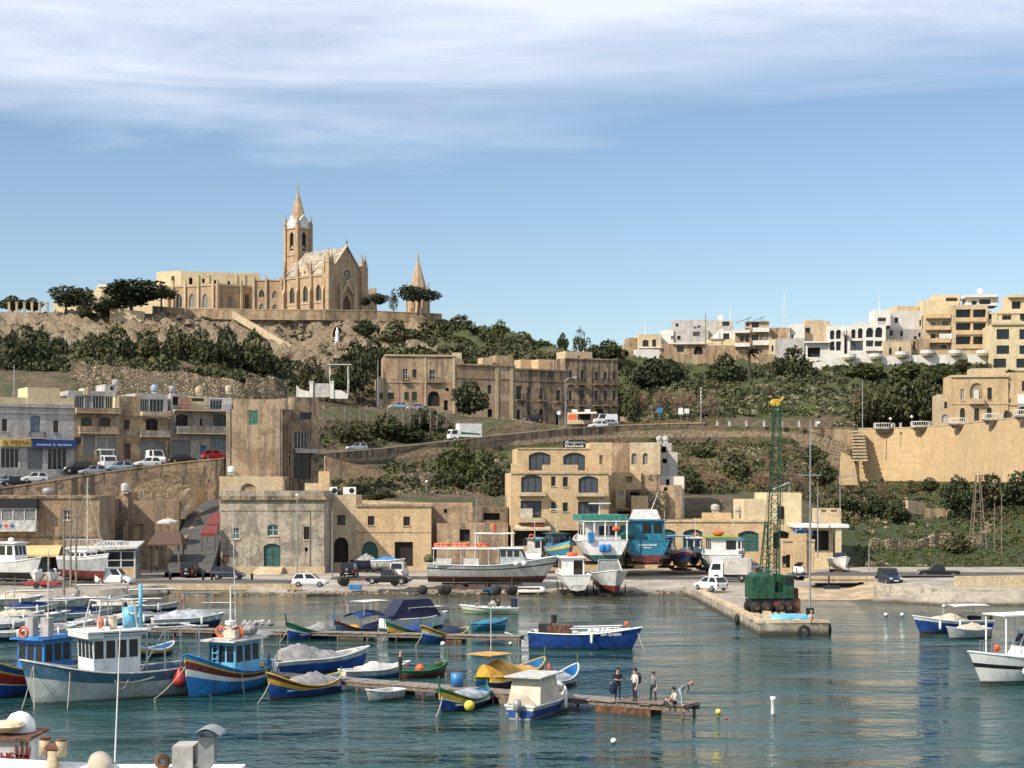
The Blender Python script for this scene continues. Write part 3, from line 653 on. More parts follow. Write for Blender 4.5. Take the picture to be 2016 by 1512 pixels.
def conservatory():
 b = Bld('glazed_conservatory', 'white framed glass conservatory with tan lower panels in front of the stone houses', 184, 199, 8, 1.1)
 f = b.fr; z = lambda py: f.z_(225, py)-1.1
 x0, x1 = f.s_(184), f.s_(265); D = 8.5
 fl = MB(); fl.box(x0, x1, 0, D, -.05, .12); fl.build('floor_slab', M['concrete'], b.root)
 fr = MB()
 for i in range(4):
  x = x0+(x1-x0)*i/3; fr.box(x-.09, x+.09, 0, .14, .12, z(1084))
 for zz in (z(1117), z(1103), z(1086)): fr.box(x0, x1, .02, .1, zz-.05, zz+.05)
 for i in range(5):
  y = D*i/4; fr.box(x1-.14, x1, y-.08 if i else .15, y+.08, .12, z(1084))
 for zz in (z(1117), z(1086)): fr.box(x1-.1, x1-.02, .15, D, zz-.05, zz+.05)
 fr.build('frame', M['frame_white'], b.root)
 for i in range(3):
  a = x0+(x1-x0)*i/3; p = MB(); p.box(a+.1, a+(x1-x0)/3-.1, .05, .08, z(1116), z(1086)); p.build('pane', M['glass'], b.root)
  p = MB(); p.box(a+.1, a+(x1-x0)/3-.1, .04, .09, .12, z(1118)); p.build('lower_panel', M['lime_yellow'] if i else M['plaster_grey'], b.root)
 for i in range(4):
  a = D*i/4; p = MB(); p.box(x1-.08, x1-.05, a+.1, a+D/4-.1, z(1116), z(1086)); p.build('pane', M['glass'], b.root)
  p = MB(); p.box(x1-.09, x1-.04, a+.1, a+D/4-.1, .12, z(1118)); p.build('lower_panel', M['lime'], b.root)
 bw = MB(); bw.box(x0, x1-.2, D-.2, D, .12, z(1086)); bw.build('back_wall', M['plaster_grey'], b.root)
 r = MB(); r.add([(x0-.4,-.6,z(1084)),(x1+.4,-.6,z(1080)),(x1+.5,D+.3,z(1074)),(x0-.4,D+.3,z(1074)),(x0-.4,-.6,z(1084)+.25),(x1+.4,-.6,z(1080)+.2),(x1+.5,D+.3,z(1074)+.25),(x0-.4,D+.3,z(1074)+.25)],
  [(0,3,2,1),(4,5,6,7),(0,1,5,4),(1,2,6,5),(2,3,7,6),(3,0,4,7)]); r.build('roof', M['white_dirty'], b.root)
 sg = MB(); sx0, sx1 = f.s_(201), f.s_(244); sg.box(sx0, sx1, -.3, -.2, z(1076), z(1064)); so_ = sg.build('sign_board', M['white_paint'], b.root)
 text_mesh('OCEAN VIEW', .62, 'lettering', M['frame_brown'], so_, ((sx0+sx1)/2, -.31, z(1070)))
 # roof terrace rail on the left half
 x2, x3 = f.s_(126), f.s_(200); t = MB(); t.box(x2, x3, .5, 6, z(1082), z(1078)); te = t.build('terrace_roof', M['white_paint'], b.root)
 rl = MB()
 for i in range(14): x = x2+(x3-x2)*i/13; rl.box(x-.03, x+.03, .55, .6, z(1078), z(1062))
 rl.box(x2, x3, .53, .62, z(1063), z(1061)); rl.build('railing', M['frame_white'], te)
 s = MB()
 for x in (x2+.3, x3-.4): s.box(x-.12, x+.12, .7, .95, 0, z(1082))
 s.box(x2+.5, x3-.6, 3.2, 3.4, 0, z(1082)); s.build('terrace_support', M['plaster_grey'], te)
conservatory()
def lane():
 # ramp climbing from the quay to the upper road, with its side wall and curved white stair wall
 m = MB(); pts = [(372,1128,204), (386,1092,212), (398,1050,222), (412,1012,232), (422,985,242)]
 L_, R_ = [], []
 for px, py, Y in pts:
  p = P(px, py, Y); w = 2.6; L_.append((p.x-w-.4, p.y, p.z+.03)); R_.append((p.x+w, p.y, p.z+.03))
 rows = [[l, r] for l, r in zip(L_, R_)]; m.grid(rows); m.grid([[(a[0],a[1],0.5), a] for a in L_]); m.grid([[a, (a[0],a[1],0.5)] for a in R_])
 o = m.build('lane', M['asphalt']); tag(o, None, kind='structure')
 wall_line('lane_side_wall', 'dark stone wall stepping up along the lane beside the dark weathered house', [(352,214,Z_(1075,214),1.0),(366,222,Z_(1050,222),2.5),(392,232,Z_(1010,232),4),(404,241,Z_(992,241),6)], M['lime_old'], .5)
 t = thing('curved_stair_wall', 'pale curved stair parapet sweeping down beside the lane', 'wall', P(372, 1040, 228)); o = t.location
 sw = MB(); rows = []
 for i in range(13):
  a = i/12; ang = R(200-110*a); cx, cz = 372, 1005
  px = 341+44*a; pyt = 1012-50*math.sin(math.pi*.5*min(1, a*1.6)); p = P(px, pyt, 227+6*a); pb = P(px, 1016 if a < .45 else 1016-40*(a-.45), 227+6*a)
  rows.append([tuple(pb-o), tuple(p-o), tuple(p-o+Vector((.5,.6,0))), tuple(pb-o+Vector((.5,.6,0)))])
 sw.grid(rows); sw.poly(rows[-1]); sw.poly(rows[0][::-1]); sw.build('parapet', M['lime_pale'], t)
 sp = MB(); c = [P(385, 966, 233)-o, P(402, 966, 236)-o, P(402, 985, 236)-o, P(356, 1022, 226)-o, P(348, 1016, 226)-o]
 sp.add(c + [p+Vector((.25,.5,0)) for p in c], [(0,1,2,3,4), (9,8,7,6,5)] + [(i,(i+1) % 5,5+(i+1) % 5,5+i) for i in range(5)]); sp.build('outer_face', M['lime_pale'], t)
 # kiosk under a brown pitched roof, white parasol, red awnings
 k = thing('timber_kiosk', 'brown pitched roof kiosk shelter standing at the foot of the lane', 'kiosk', P(330, 1112, 209)); mb = MB()
 for x in (-1.7, 1.7):
  for y in (-1.5, 1.5): mb = MB(); mb.box(x-.08, x+.08, y-.08, y+.08, -.9, 2.6); mb.build('post', M['wood'], k)
 r = MB(); r.box(-2.3, 2.3, -2.1, 2.1, 2.5, 2.65); r.add([(-2.2,-2,2.65),(2.2,-2,2.65),(2.2,2,2.65),(-2.2,2,2.65),(-1.4,0,4.2),(1.6,0,4.2)],[(0,1,5,4),(1,2,5),(2,3,4,5),(3,0,4)]); r.build('roof', M['frame_brown'], k)
 pz = P(331, 1026, 216); u = thing('cafe_parasol', 'large white cafe parasol with lettering above the brown kiosk roof', 'parasol', (pz.x, pz.y, pz.z)); mb = MB()
 mb.lathe([(1.5,-.3),(1.45,-.05),(.8,.2),(.06,.42)], 10); cv = mb.build('canopy', M['plaster_grey'], u); p2 = MB(); p2.cyl((0,0,-6), (0,0,.7), .05); p2.build('pole', M['galv'], u)
 for i, (px, py, Y, w) in enumerate(((413,1052,212,1.9),(421,1034,216,1.5),(425,1026,222,1.2))):
  pz = P(px, py, Y); t2 = thing('red_awning', ['lowest red awning beside the lane', 'middle red awning beside the lane', 'topmost red awning beside the lane'][i], 'awning', pz, 0, 'red awnings on the lane'); mb = MB()
  mb.add([(-w/2,-.9,.2),(w/2,-.9,.2),(w/2,.6,1.1),(-w/2,.6,1.1),(-w/2,-.92,-.25),(w/2,-.92,-.25)], [(0,1,2,3),(4,5,1,0)]); mb.build('fabric', M['maroon'], t2)
  p2 = MB(); [p2.cyl((x,-.85,-2.2), (x,-.85,.2), .04) for x in (-w/2+.1, w/2-.1)]; p2.build('supports', M['iron'], t2)
lane()
def bld_old_grey():
 b = Bld('grey_stone_warehouse', 'large grey plastered stone warehouse with green arched door and stone steps', 434, 213, 0, 1.1)
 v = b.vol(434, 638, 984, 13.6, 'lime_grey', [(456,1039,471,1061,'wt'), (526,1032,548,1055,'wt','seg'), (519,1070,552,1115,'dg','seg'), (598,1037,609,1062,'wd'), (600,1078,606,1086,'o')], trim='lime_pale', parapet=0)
 f = b.fr; x0, x1 = v[0], v[1]; z1 = v[3]
 m = MB(); m.box(x0-.35, x1+.35, -.35, 13.9, z1, z1+.22); m.box(x0-.18, x1+.18, -.18, 13.75, z1+.222, z1+.45); m.build('cornice', M['lime_old'], b.root)
 m = MB(); zt = f.z_(540, 966)-1.1; 
 m.box(x0, x1, 0, .45, z1+.452, zt); m.box(x1-.45, x1, .452, 13.5, z1+.452, zt-.02); m.box(x0, x0+.45, .452, 13.5, z1+.452, zt-.02); m.build('parapet', M['lime_grey'], b.root)
 rf = MB(); rf.box(x0+.46, x1-.46, .46, 13.4, z1+.451, z1+.5); rf.build('roof', M['roofslab'], b.root)
 b.band(434, 638, 1004, .2, .08, 'lime_grey', name='string_course')
 m = MB(); m.box(x0-.12, x1+.1, -.16, -.004, 0, .9); m.build('plinth', M['lime_pale'], b.root)
 # flared steps under the door
 m = MB(); xa, xb = f.s_(512), f.s_(556); zz = f.z_(535, 1116)-1.1
 m.box(xa-.1, xb+.2, -.5, -.17, 0, zz)
 m.add([(xa-.9,-2.6,0),(xb+.1,-2.6,0),(xb+.2,-.5,0),(xa-.1,-.5,0),(xa-.1,-.5,zz-.02),(xb+.1,-.5,zz-.02)], [(0,1,5,4),(0,4,3),(1,2,5)]); m.build('steps', M['lime_pale'], b.root)
 m = MB(); x = f.s_(610); m.cyl((x,-.08,.9),(x,-.08,z1-1.3),.05,.05,6); m.build('drainpipe', M['lime_old'], b.root)
 m = MB(); m.box(f.s_(438), f.s_(450), -.06, -.004, f.z_(440,1108)-1.1, f.z_(440,1092)-1.1); m.build('notice_board', M['frame_brown'], b.root)
 # cream upper room and chimney block behind
 c = Bld('cream_roof_room', 'cream stone roof room with blind arch rising behind the grey warehouse', 432, 228.5, 0, 8)
 c.vol(432, 556, 938, 6, 'lime_pale', [(472,952,506,972,'n','round')])
 c.vol(556, 560, 943, 5, 'lime_old', []); c.vol(627, 648, 928, 2.2, 'lime_yellow', [], zb=8)
 c.vol(600, 627, 951, 3, 'lime_pale', [], zb=8)
 tank(456, 935, 231, .55, 1.0, 'white_paint', 'white roof water tank behind the grey warehouse')
 d = Bld('cream_plaster_house', 'narrow cream house with dark arched doorway right of the grey warehouse', 655, 221, 0, 1.1)
 d.vol(652, 701, 975, 9, 'lime_pale', [(664,1014,680,1034,'wd'), (657,1058,686,1108,'dd','round')])
 for i, (px, l) in enumerate(((656, 'small white air conditioner beside the roof edge of the narrow cream house'), (688, 'wide white air conditioner on the parapet of the narrow cream house'))):
  w = .5 if i == 0 else .85
  p = P(px, 974, 223); t = thing('air_conditioner', l, 'air conditioner', p, 0, 'roof air conditioners'); m = MB(); m.box(-w, w, 0, .5, .05, 1.05); m.build('casing', M['white_cloth'], t)
  m = MB(); m.lathe([(.36, -.02), (.36, 0.0)], 14, (w*.35, 0, .55), 'y'); m.build('fan_grille', M['black_paint'], t)
 e = Bld('ochre_stone_house', 'ochre stone house with two small windows and green arched garage', 701, 221, 2, 1.1)
 e.vol(701, 849, 995, 9, 'lime_yellow', [(724,1016,737,1034,'wd'), (794,1017,807,1035,'wd'), (712,1066,744,1100,'dg','round'), (777,1067,813,1115,'dd')], trim='lime_pale')
 e.band(701, 850, 995, .3, .2, 'lime'); e.band(701, 849, 1048, .12, .05, 'lime', name='string_course')
 g = Bld('stone_yard_wall_house', 'low stone building with roof terrace left of the yellow block', 849, 224, 2, 1.1)
 g.vol(849, 930, 990, 6, 'lime_brown', [(870,1040,884,1062,'o'), (874,1002,880,1010,'o')]); g.vol(930, 1000, 998, 6, 'lime_old', [(952,1010,984,1024,'o')])
 g.vol(860, 1000, 1030, 3.0, 'lime', [(905,1042,925,1066,'dd')], y0=-3.4)
bld_old_grey()
def bld_yellow():
 b = Bld('yellow_apartment_block', 'yellow limestone apartment block with grey screened arched windows and black roof sign', 1006, 221, 4, 1.1)
 v = b.vol(1006, 1198, 931, 12, 'lime_yellow', [(1026,934,1067,970,'sc','seg'), (1139,937,1178,972,'sc','seg'), (1025,986,1066,1020,'sc'), (1138,988,1178,1022,'sc'),
  (1085,938,1094,957,'wd'), (1108,939,1118,958,'wd'), (1085,988,1094,1006,'wd'), (1108,989,1118,1007,'wd'), (1012,1042,1082,1075,'o'), (1100,1044,1180,1075,'o')], trim='lime_pale')
 b.vol(1018, 1168, 883, 9, 'lime_yellow', [(1041,890,1084,926,'sc','seg'), (1109,891,1152,926,'sc','seg')], y0=2.2, pyb=931)
 b.vol(1163, 1204, 871, 6, 'lime_yellow', [(1180,896,1187,916,'n')], y0=2.0, pyb=935)
 for a, c, t in ((1006,1024,913), (1068,1138,915), (1178,1198,914)): b.vol(a, c, t, .3, 'lime_yellow', [], pyb=931.4, y0=.02, parapet=0, name='parapet')
 b.band(1006, 1198, 931, .22, .16); b.band(1018, 1166, 883, .18, .12, y0=2.2)
 for a, c, pf, pr in ((1021,1073,974,969), (1133,1190,975,970), (1019,1072,1026,1019)):
  b.balcony(a, c, pf, pr, 1.1, 'lime_pale', 'lime_pale')
 f = b.fr; m = MB(); x0, x1 = f.s_(1112), f.s_(1157); z0, z1 = f.z_(1135,881.5)-1.1, f.z_(1135,865)-1.1
 m.box(x0, x1, 2.3, 2.42, z0, z1); s_ = m.build('sign_board', M['black_paint'], b.root)
 text_mesh('Imagineers', .55, 'lettering', M['frame_white'], s_, ((x0+x1)/2+.25, 2.29, z0+.78)); sm = MB(); [sm.box(x0+.3+k*.36, x0+.3+k*.36+.27, 2.285, 2.298, z0+.16, z0+.16+.2+.08*(k % 3 == 0)) for k in range(7)]; sm.build('small_lettering', M['frame_white'], s_)
 xm = MB(); 
 for sg in (-1, 1): xm.add([(x0+.2,2.285,z0+.8-.3*sg-.05),(x0+.3,2.285,z0+.8-.3*sg-.05),(x0+.72,2.285,z0+.8+.3*sg),(x0+.62,2.285,z0+.8+.3*sg)], [(0,1,2,3)])
 xm.build('emblem', M['frame_white'], s_)
 m = MB(); c = f.s_(1055); m.lathe([(1.05,-.08),(1.05,.0)], 16, (0,0,0), 'y'); m.v = [(x*.95+c, y-.9, z*.42+f.z_(1055,1036)-1.1) for x, y, z in m.v]; m.build('oval_sign', M['maroon'], b.root)
 m = MB(); aw0, aw1 = f.s_(1012), f.s_(1082); zz = f.z_(1040,1033)-1.1; m.add([(aw0,-.02,zz),(aw1,-.02,zz),(aw1,-1.6,zz-.5),(aw0,-1.6,zz-.5),(aw1,-1.62,zz-.75),(aw0,-1.62,zz-.75)], [(0,1,2,3),(3,2,4,5)]); m.build('awning', M['lime_pale'], b.root)
 m = MB(); px0, px1 = f.s_(1024), f.s_(1048); m.box(px0, px1, -.35, -.3, f.z_(1035,1020)-1.1, f.z_(1035,1001)-1.1); m.build('advert_panel', M['cloth_cream'], b.root)
 # cluster of houses behind on the right
 c = Bld('arched_window_house', 'cream stone house with two arched windows behind the yellow block', 1205, 236, -6, 6)
 c.vol(1240, 1300, 871, 9, 'lime_pale', [(1243,892,1254,915,'wgp','round'), (1265,892,1276,915,'wgp','round')])
 c.vol(1204, 1240, 872, 9, 'lime_brown', [], y0=2.5); c.vol(1200, 1262, 930, 5, 'plaster_ochre', [(1232,938,1245,950,'n')], y0=-3.5)  # brown stone volume paints the shadow side of the cream house
 c.vol(1262, 1300, 934, 4, 'lime_old', [], y0=-3); 
 d = Bld('grey_block_house', 'grey unplastered block house with small square windows on the slope', 1288, 240, -4, 6)
 d.vol(1288, 1334, 890, 6, 'plaster_grey', [(1304,903,1313,912,'o'), (1303,877+4,1311,888+3,'o')]); d.vol(1300, 1347, 938, 4, 'plaster_white', [(1311,942,1318,955,'o')], y0=-3)
 d.vol(1300, 1322, 872, 3, 'plaster_grey', [(1303,879,1312,889,'o')], y0=1)
 tank(1298, 872, 243, .45, .8, 'plaster_grey', 'grey water tank on the grey block house'); tank(1310, 872, 243, .45, .8, 'white_dirty', 'white water tank on the grey block house')
 e = Bld('tumbledown_stone_sheds', 'patched stone sheds and ledges tumbling below the arched window house', 1205, 231, -3, 3)
 e.vol(1212, 1232, 962, 3, 'lime_pale', [(1217,965,1228,978,'wp')]); e.vol(1236, 1262, 963, 3, 'lime_old', [(1240,966,1259,976,'o')], y0=.5); e.vol(1243, 1276, 976, 3, 'lime_yellow', [], y0=-2)
 e.vol(1276, 1310, 966, 4, 'rubble', [], y0=.3); e.vol(1300, 1342, 955, 5, 'lime_brown', [(1307,959,1314,966,'o')], y0=1.5); e.vol(1200, 1290, 1000, 3, 'lime', [(1215,1004,1240,1012,'o')], y0=-1.5)
bld_yellow()
def bld_boathouses():
 b = Bld('arched_boathouses', 'long low cream boathouses with green arched doors behind the parked boats', 1195, 226, -2, 1.1)
 b.vol(1195, 1522, 1023, 8, 'lime_yellow', [(1296,1042,1330,1085,'dg','seg'), (1345,1042,1383,1082,'dg','seg'), (1453,1045,1494,1086,'dg','seg')]); b.band(1195, 1522, 1026, .25, .15)
 b.vol(1385, 1440, 1010, 3, 'lime_yellow', [], y0=3.0, pyb=1023); 
 tank(1408, 1010, 229, .6, 1.0, 'plaster_grey', 'grey roof tank at the left on the boathouse roof'); tank(1455, 1012, 229, .6, 1.0, 'plaster_grey', 'grey roof tank beside the cream villa')
 c = Bld('cream_villa', 'cream plaster villa with dark square window and roof solar panel behind the crane', 1464, 227, 4, 1.1)
 c.vol(1464, 1530, 983, 7, 'plaster_cream', []); c.vol(1510, 1578, 970, 8, 'plaster_cream', [(1516,997,1544,1022,'wd')], y0=.8); c.vol(1497, 1602, 1033, 6, 'plaster_cream', [(1522,1045,1554,1080,'dd','seg')], y0=-1.0)
 f = c.fr; m = MB(); x = f.s_(1533); z = f.z_(1540,968)-1.1; m.add([(x,3,z+.3),(x+2.4,3,z+1.3),(x+2.4,5,z+1.3),(x,5,z+.3)], [(0,1,2,3)]); m.box(x+2.2, x+2.3, 3.2, 4.8, z-.3, z+1.25); m.build('solar_panel', M['car_silver'], c.root)
 d = Bld('flat_slab_boat_garage', 'open boat garage under a broad flat concrete slab right of the crane', 1590, 222, -3, 1.1)
 d.vol(1594, 1640, 1038, 7, 'plaster_cream', [(1598,1041,1632,1084,'dd','seg')]); d.vol(1606, 1656, 1001, 4, 'lime_pale', [(1617,1003,1627,1008,'o'), (1636,1003,1648,1008,'o')], y0=3, pyb=1034)
 f = d.fr; m = MB(); m.box(f.s_(1560), f.s_(1666), -2.5, 8, f.z_(1600,1038)-1.1, f.z_(1600,1032)-1.1); m.build('roof_slab', M['white_paint'], d.root)
 m = MB(); m.box(f.s_(1641), f.s_(1652), -2.2, -1.4, 0, f.z_(1600,1038)-1.1-.01); m.build('pillar', M['plaster_cream'], d.root)
 g = Bld('ochre_gate_kiosk', 'small ochre stone gatehouse with square turret and blue sheet on top', 1541, 209, -3, 1.1)
 g.vol(1541, 1604, 1062, 4, 'plaster_ochre', [(1548,1092,1556,1118,'dd'), (1593,1076,1597,1108,'o')]); g.vol(1562, 1588, 1050, 3, 'plaster_ochre', [], y0=-.4); g.band(1541, 1604, 1064, .25, .15, 'lime_pale')
 f = g.fr; m = MB(); rnd = random.Random(5); x0, x1 = f.s_(1566), f.s_(1604); z = f.z_(1580,1060)-1.1
 rows = [[(x0+(x1-x0)*i/8, .2+2.4*j/5, z+.35+rnd.random()*.9*(1 if 0 < i < 8 else .2)) for i in range(9)] for j in range(6)]; m.grid(rows); m.build('crumpled_sheet', M['blue_bright'], g.root)
bld_boathouses()
# ---------------------------------------------------------------- shop row on the upper road
def shops():
 fr = Fr(-80, 246, 30)
 def B(name, label, px):
  s = fr.s_(px); b = Bld(name, label, 0, 0, 30, 11.0, frame=Fr(b=30, xy=(fr.X+s*fr.c, fr.Y+s*fr.n))); return b
 b = B('grey_shop_house', 'pale grey corner house above a yellow and a blue shop sign', -80)
 b.vol(-80, 146, 796, 14, 'plaster_grey', [(4,825,14,849,'wd'), (60,818,79,851,'blue','seg'), (105,828,115,852,'wb'), (2,882,38,922,'gl'), (54,882,84,925,'r'), (94,882,132,925,'gl')], trim='plaster_grey')
 b.balcony(57, 87, 862, 850, .9, 'plaster_grey'); b.band(-80, 146, 812, .2, .15, 'plaster_grey'); b.band(-80, 146, 799, .35, .25, 'plaster_grey')
 b.vol(54, 118, 763, 6, 'plaster_cream', [], y0=1.0, pyb=792); b.vol(-80, 54, 781, 6, 'plaster_cream', [], y0=.6, pyb=796.5); b.vol(54, 146, 783, 8, 'plaster_cream', [], y0=.45, pyb=797)
 f = b.fr
 for (a, c, t, u, mt, tx, tm, sz, col) in ((2,61,865,879,'sign_yellow','la MEMA','sign_text',1.05,None), (62,146,866,882,'sign_blue','&','frame_white',.6,None)):
  x0, x1 = f.s_(a), f.s_(c); z0, z1 = f.z_((a+c)/2,u)-11, f.z_((a+c)/2,t)-11; m = MB(); m.box(x0, x1, -.8 if mt == 'sign_blue' else -.35, -.01, z0, z1)
  o = m.build('shop_sign', M[mt], b.root); text_mesh(tx, sz, 'lettering', M[tm], o, ((x0+x1)/2, -.82 if mt == 'sign_blue' else -.37, (z0+z1)/2-(.15 if mt == 'sign_blue' else 0)))
  if mt == 'sign_blue': sm = MB(); [sm.box((x0+x1)/2+q_+k*.24, (x0+x1)/2+q_+k*.24+.17, -.825, -.81, (z0+z1)/2-.28, (z0+z1)/2-.06+.06*(k % 4 == 0)) for q_, n_ in ((-2.6, 9), (.5, 9)) for k in range(n_)]; sm.build('small_lettering', M['frame_white'], o)
 b = B('brown_balcony_house', 'brown stone house with two long balconies and a glazed top floor', 146)
 b.vol(146, 234, 812, 13, 'lime_brown', [(159,821,181,841,'wb','seg'), (196,821,218,841,'wb','seg'), (147,861,160,875,'wd'), (164,856,187,900,'r'), (190,860,232,900,'wp')], trim='lime_brown')
 b.balcony(154, 231, 852, 840, 1.1, 'lime_pale', 'lime_brown'); b.balcony(147, 234, 812, 804, 1.2, 'lime_pale', 'lime_brown')
 b.vol(134, 228, 770, 9, 'plaster_grey', [(148,779,166,809,'gl'), (168,779,180,809,'gl'), (183,779,206,810,'gl'), (208,780,226,811,'gl')], y0=.8, pyb=812); b.vol(165, 173, 764, 3, 'plaster_cream', [], y0=.6, pyb=778); b.vol(206, 230, 757, 5, 'plaster_grey', [(217,760,224,768,'o')], y0=3, pyb=772); b.vol(226, 235, 781, 2, 'plaster_cream', [], y0=-.2, pyb=803)
 b = B('narrow_stone_house', 'narrow tan stone house with stacked arched windows in the shop row', 234)
 b.vol(234, 276, 780, 13, 'lime', [(244,826,255,846,'wb','seg'), (245,873,257,903,'d','seg')], trim='lime'); b.band(234, 276, 826-9, .2, .1, 'lime')
 b = B('tan_balcony_house', 'tan house with large glazed terrace above a curved grey garage shutter', 276)
 b.vol(276, 332, 822, 13, 'lime', [(287,824,311,848,'wb','seg'), (275+1,869,324,905,'r')], trim='lime'); b.balcony(273, 331, 859, 848, 1.2, 'lime_pale', 'lime_grey'); b.balcony(276, 333, 817, 811, 1.2, 'lime_pale', 'lime_pale')
 b.vol(266, 330, 775, 9, 'plaster_grey', [(268,786,275,800,'wd'), (277,786,293,812,'gl'), (295,786,323,812,'gl')], y0=.5, pyb=822)
 b = B('pink_terrace_house', 'cream house with pink roof room and two full width balconies', 334)
 b.vol(334, 456, 810, 13, 'lime_grey', [(346,815,370,839,'wb','seg'), (393,824,398,838,'wd'), (420,815,446,839,'wd','seg'), (337,866,375,905,'r'), (394,877,407,902,'db'), (416,862,450,898,'blue')], trim='lime_pale')
 b.balcony(345, 456, 853, 841, 1.2, 'plaster_cream', 'lime_grey'); b.balcony(340, 456, 808, 798, 1.3, 'plaster_cream')
 b.vol(336, 370, 776, 6, 'plaster_grey', [(340,780,356,798,'dd')], y0=1.4, pyb=810); b.vol(352, 374, 781, 5, 'pink', [], y0=1.3, pyb=810); b.vol(374, 408, 780, 6, 'plaster_cream', [(378,784,402,790,'wd')], y0=1.6, pyb=810); b.vol(408, 456, 783, 6, 'plaster_white', [(414,786,438,806,'gl')], y0=1.8, pyb=810)
 for px, py, m_, l in ((304,775,'car_blue','blue plastic roof tank above the glazed terrace'), (339,777,'galv','grey metal roof tank beside the pink roof room'), (392,778,'lime_pale','cream roof tank above the pink terrace house'), (451,776,'lime_pale','cream roof tank next to the tall brown house'), (228,764,'plaster_grey','grey roof tank on the glazed top floor')):
  tank(px, py, 272, .62, 1.2, m_, l)
 wall_line('road_retaining_wall', 'tall stained stone retaining wall carrying the shop road above the quay houses',
  [(-300,237,10.6,1),(0,238.7,Z_(963,238.7),3),(100,240.6,Z_(948,240.6),3),(200,242.7,Z_(932,242.7),3),(310,245,Z_(917,245),3),(380,246,Z_(909,246),3),(440,246.5,Z_(904,246.5),3)], M['lime_old'], .7, cop=M['lime'])
shops()
def tall_house():
 b = Bld('tall_brown_house', 'tall peeling brown house with green shutter rising behind the grey warehouse', 446, 234, 10, 6)
 b.vol(446, 556, 806, 11, 'lime_brown', [(490,806+2,508,836,'sh')], right=[]); b.vol(460, 556, 786, 7, 'lime_brown', [], y0=.3, pyb=807)
 f = b.fr; m = MB()
 for px in (452, 550): x = f.s_(px); m.cyl((x,-.1,4),(x,-.1,18),.06,.06,6)
 m.build('drainpipe', M['galv'], b.root)
 c = Bld('shaded_rear_house', 'narrow grey house with barred glass bays in shade beside the tall brown house', 556, 240, 28, 6)
 c.vol(557, 578, 806, 8, 'lime_old', [(569,897,573,906,'o')]); c.vol(578, 628, 782, 9, 'lime_old', [(590,812,614,826,'wd'), (580,850,606,884,'gl'), (578,893,612,942,'wd')], y0=.6)  # darker weathered stone chosen to put this house's shade into its colour
 c.balcony(578, 622, 890, 884, .8, 'plaster_grey', 'plaster_grey', .6)
 m = MB(); g = c.fr
 for px in (560, 566, 572): x = g.s_(px); m.cyl((x,-.1,0),(x,-.1,15),.09,.09,6)
 m.build('waste_pipes', M['lime_brown'], c.root)
tall_house()
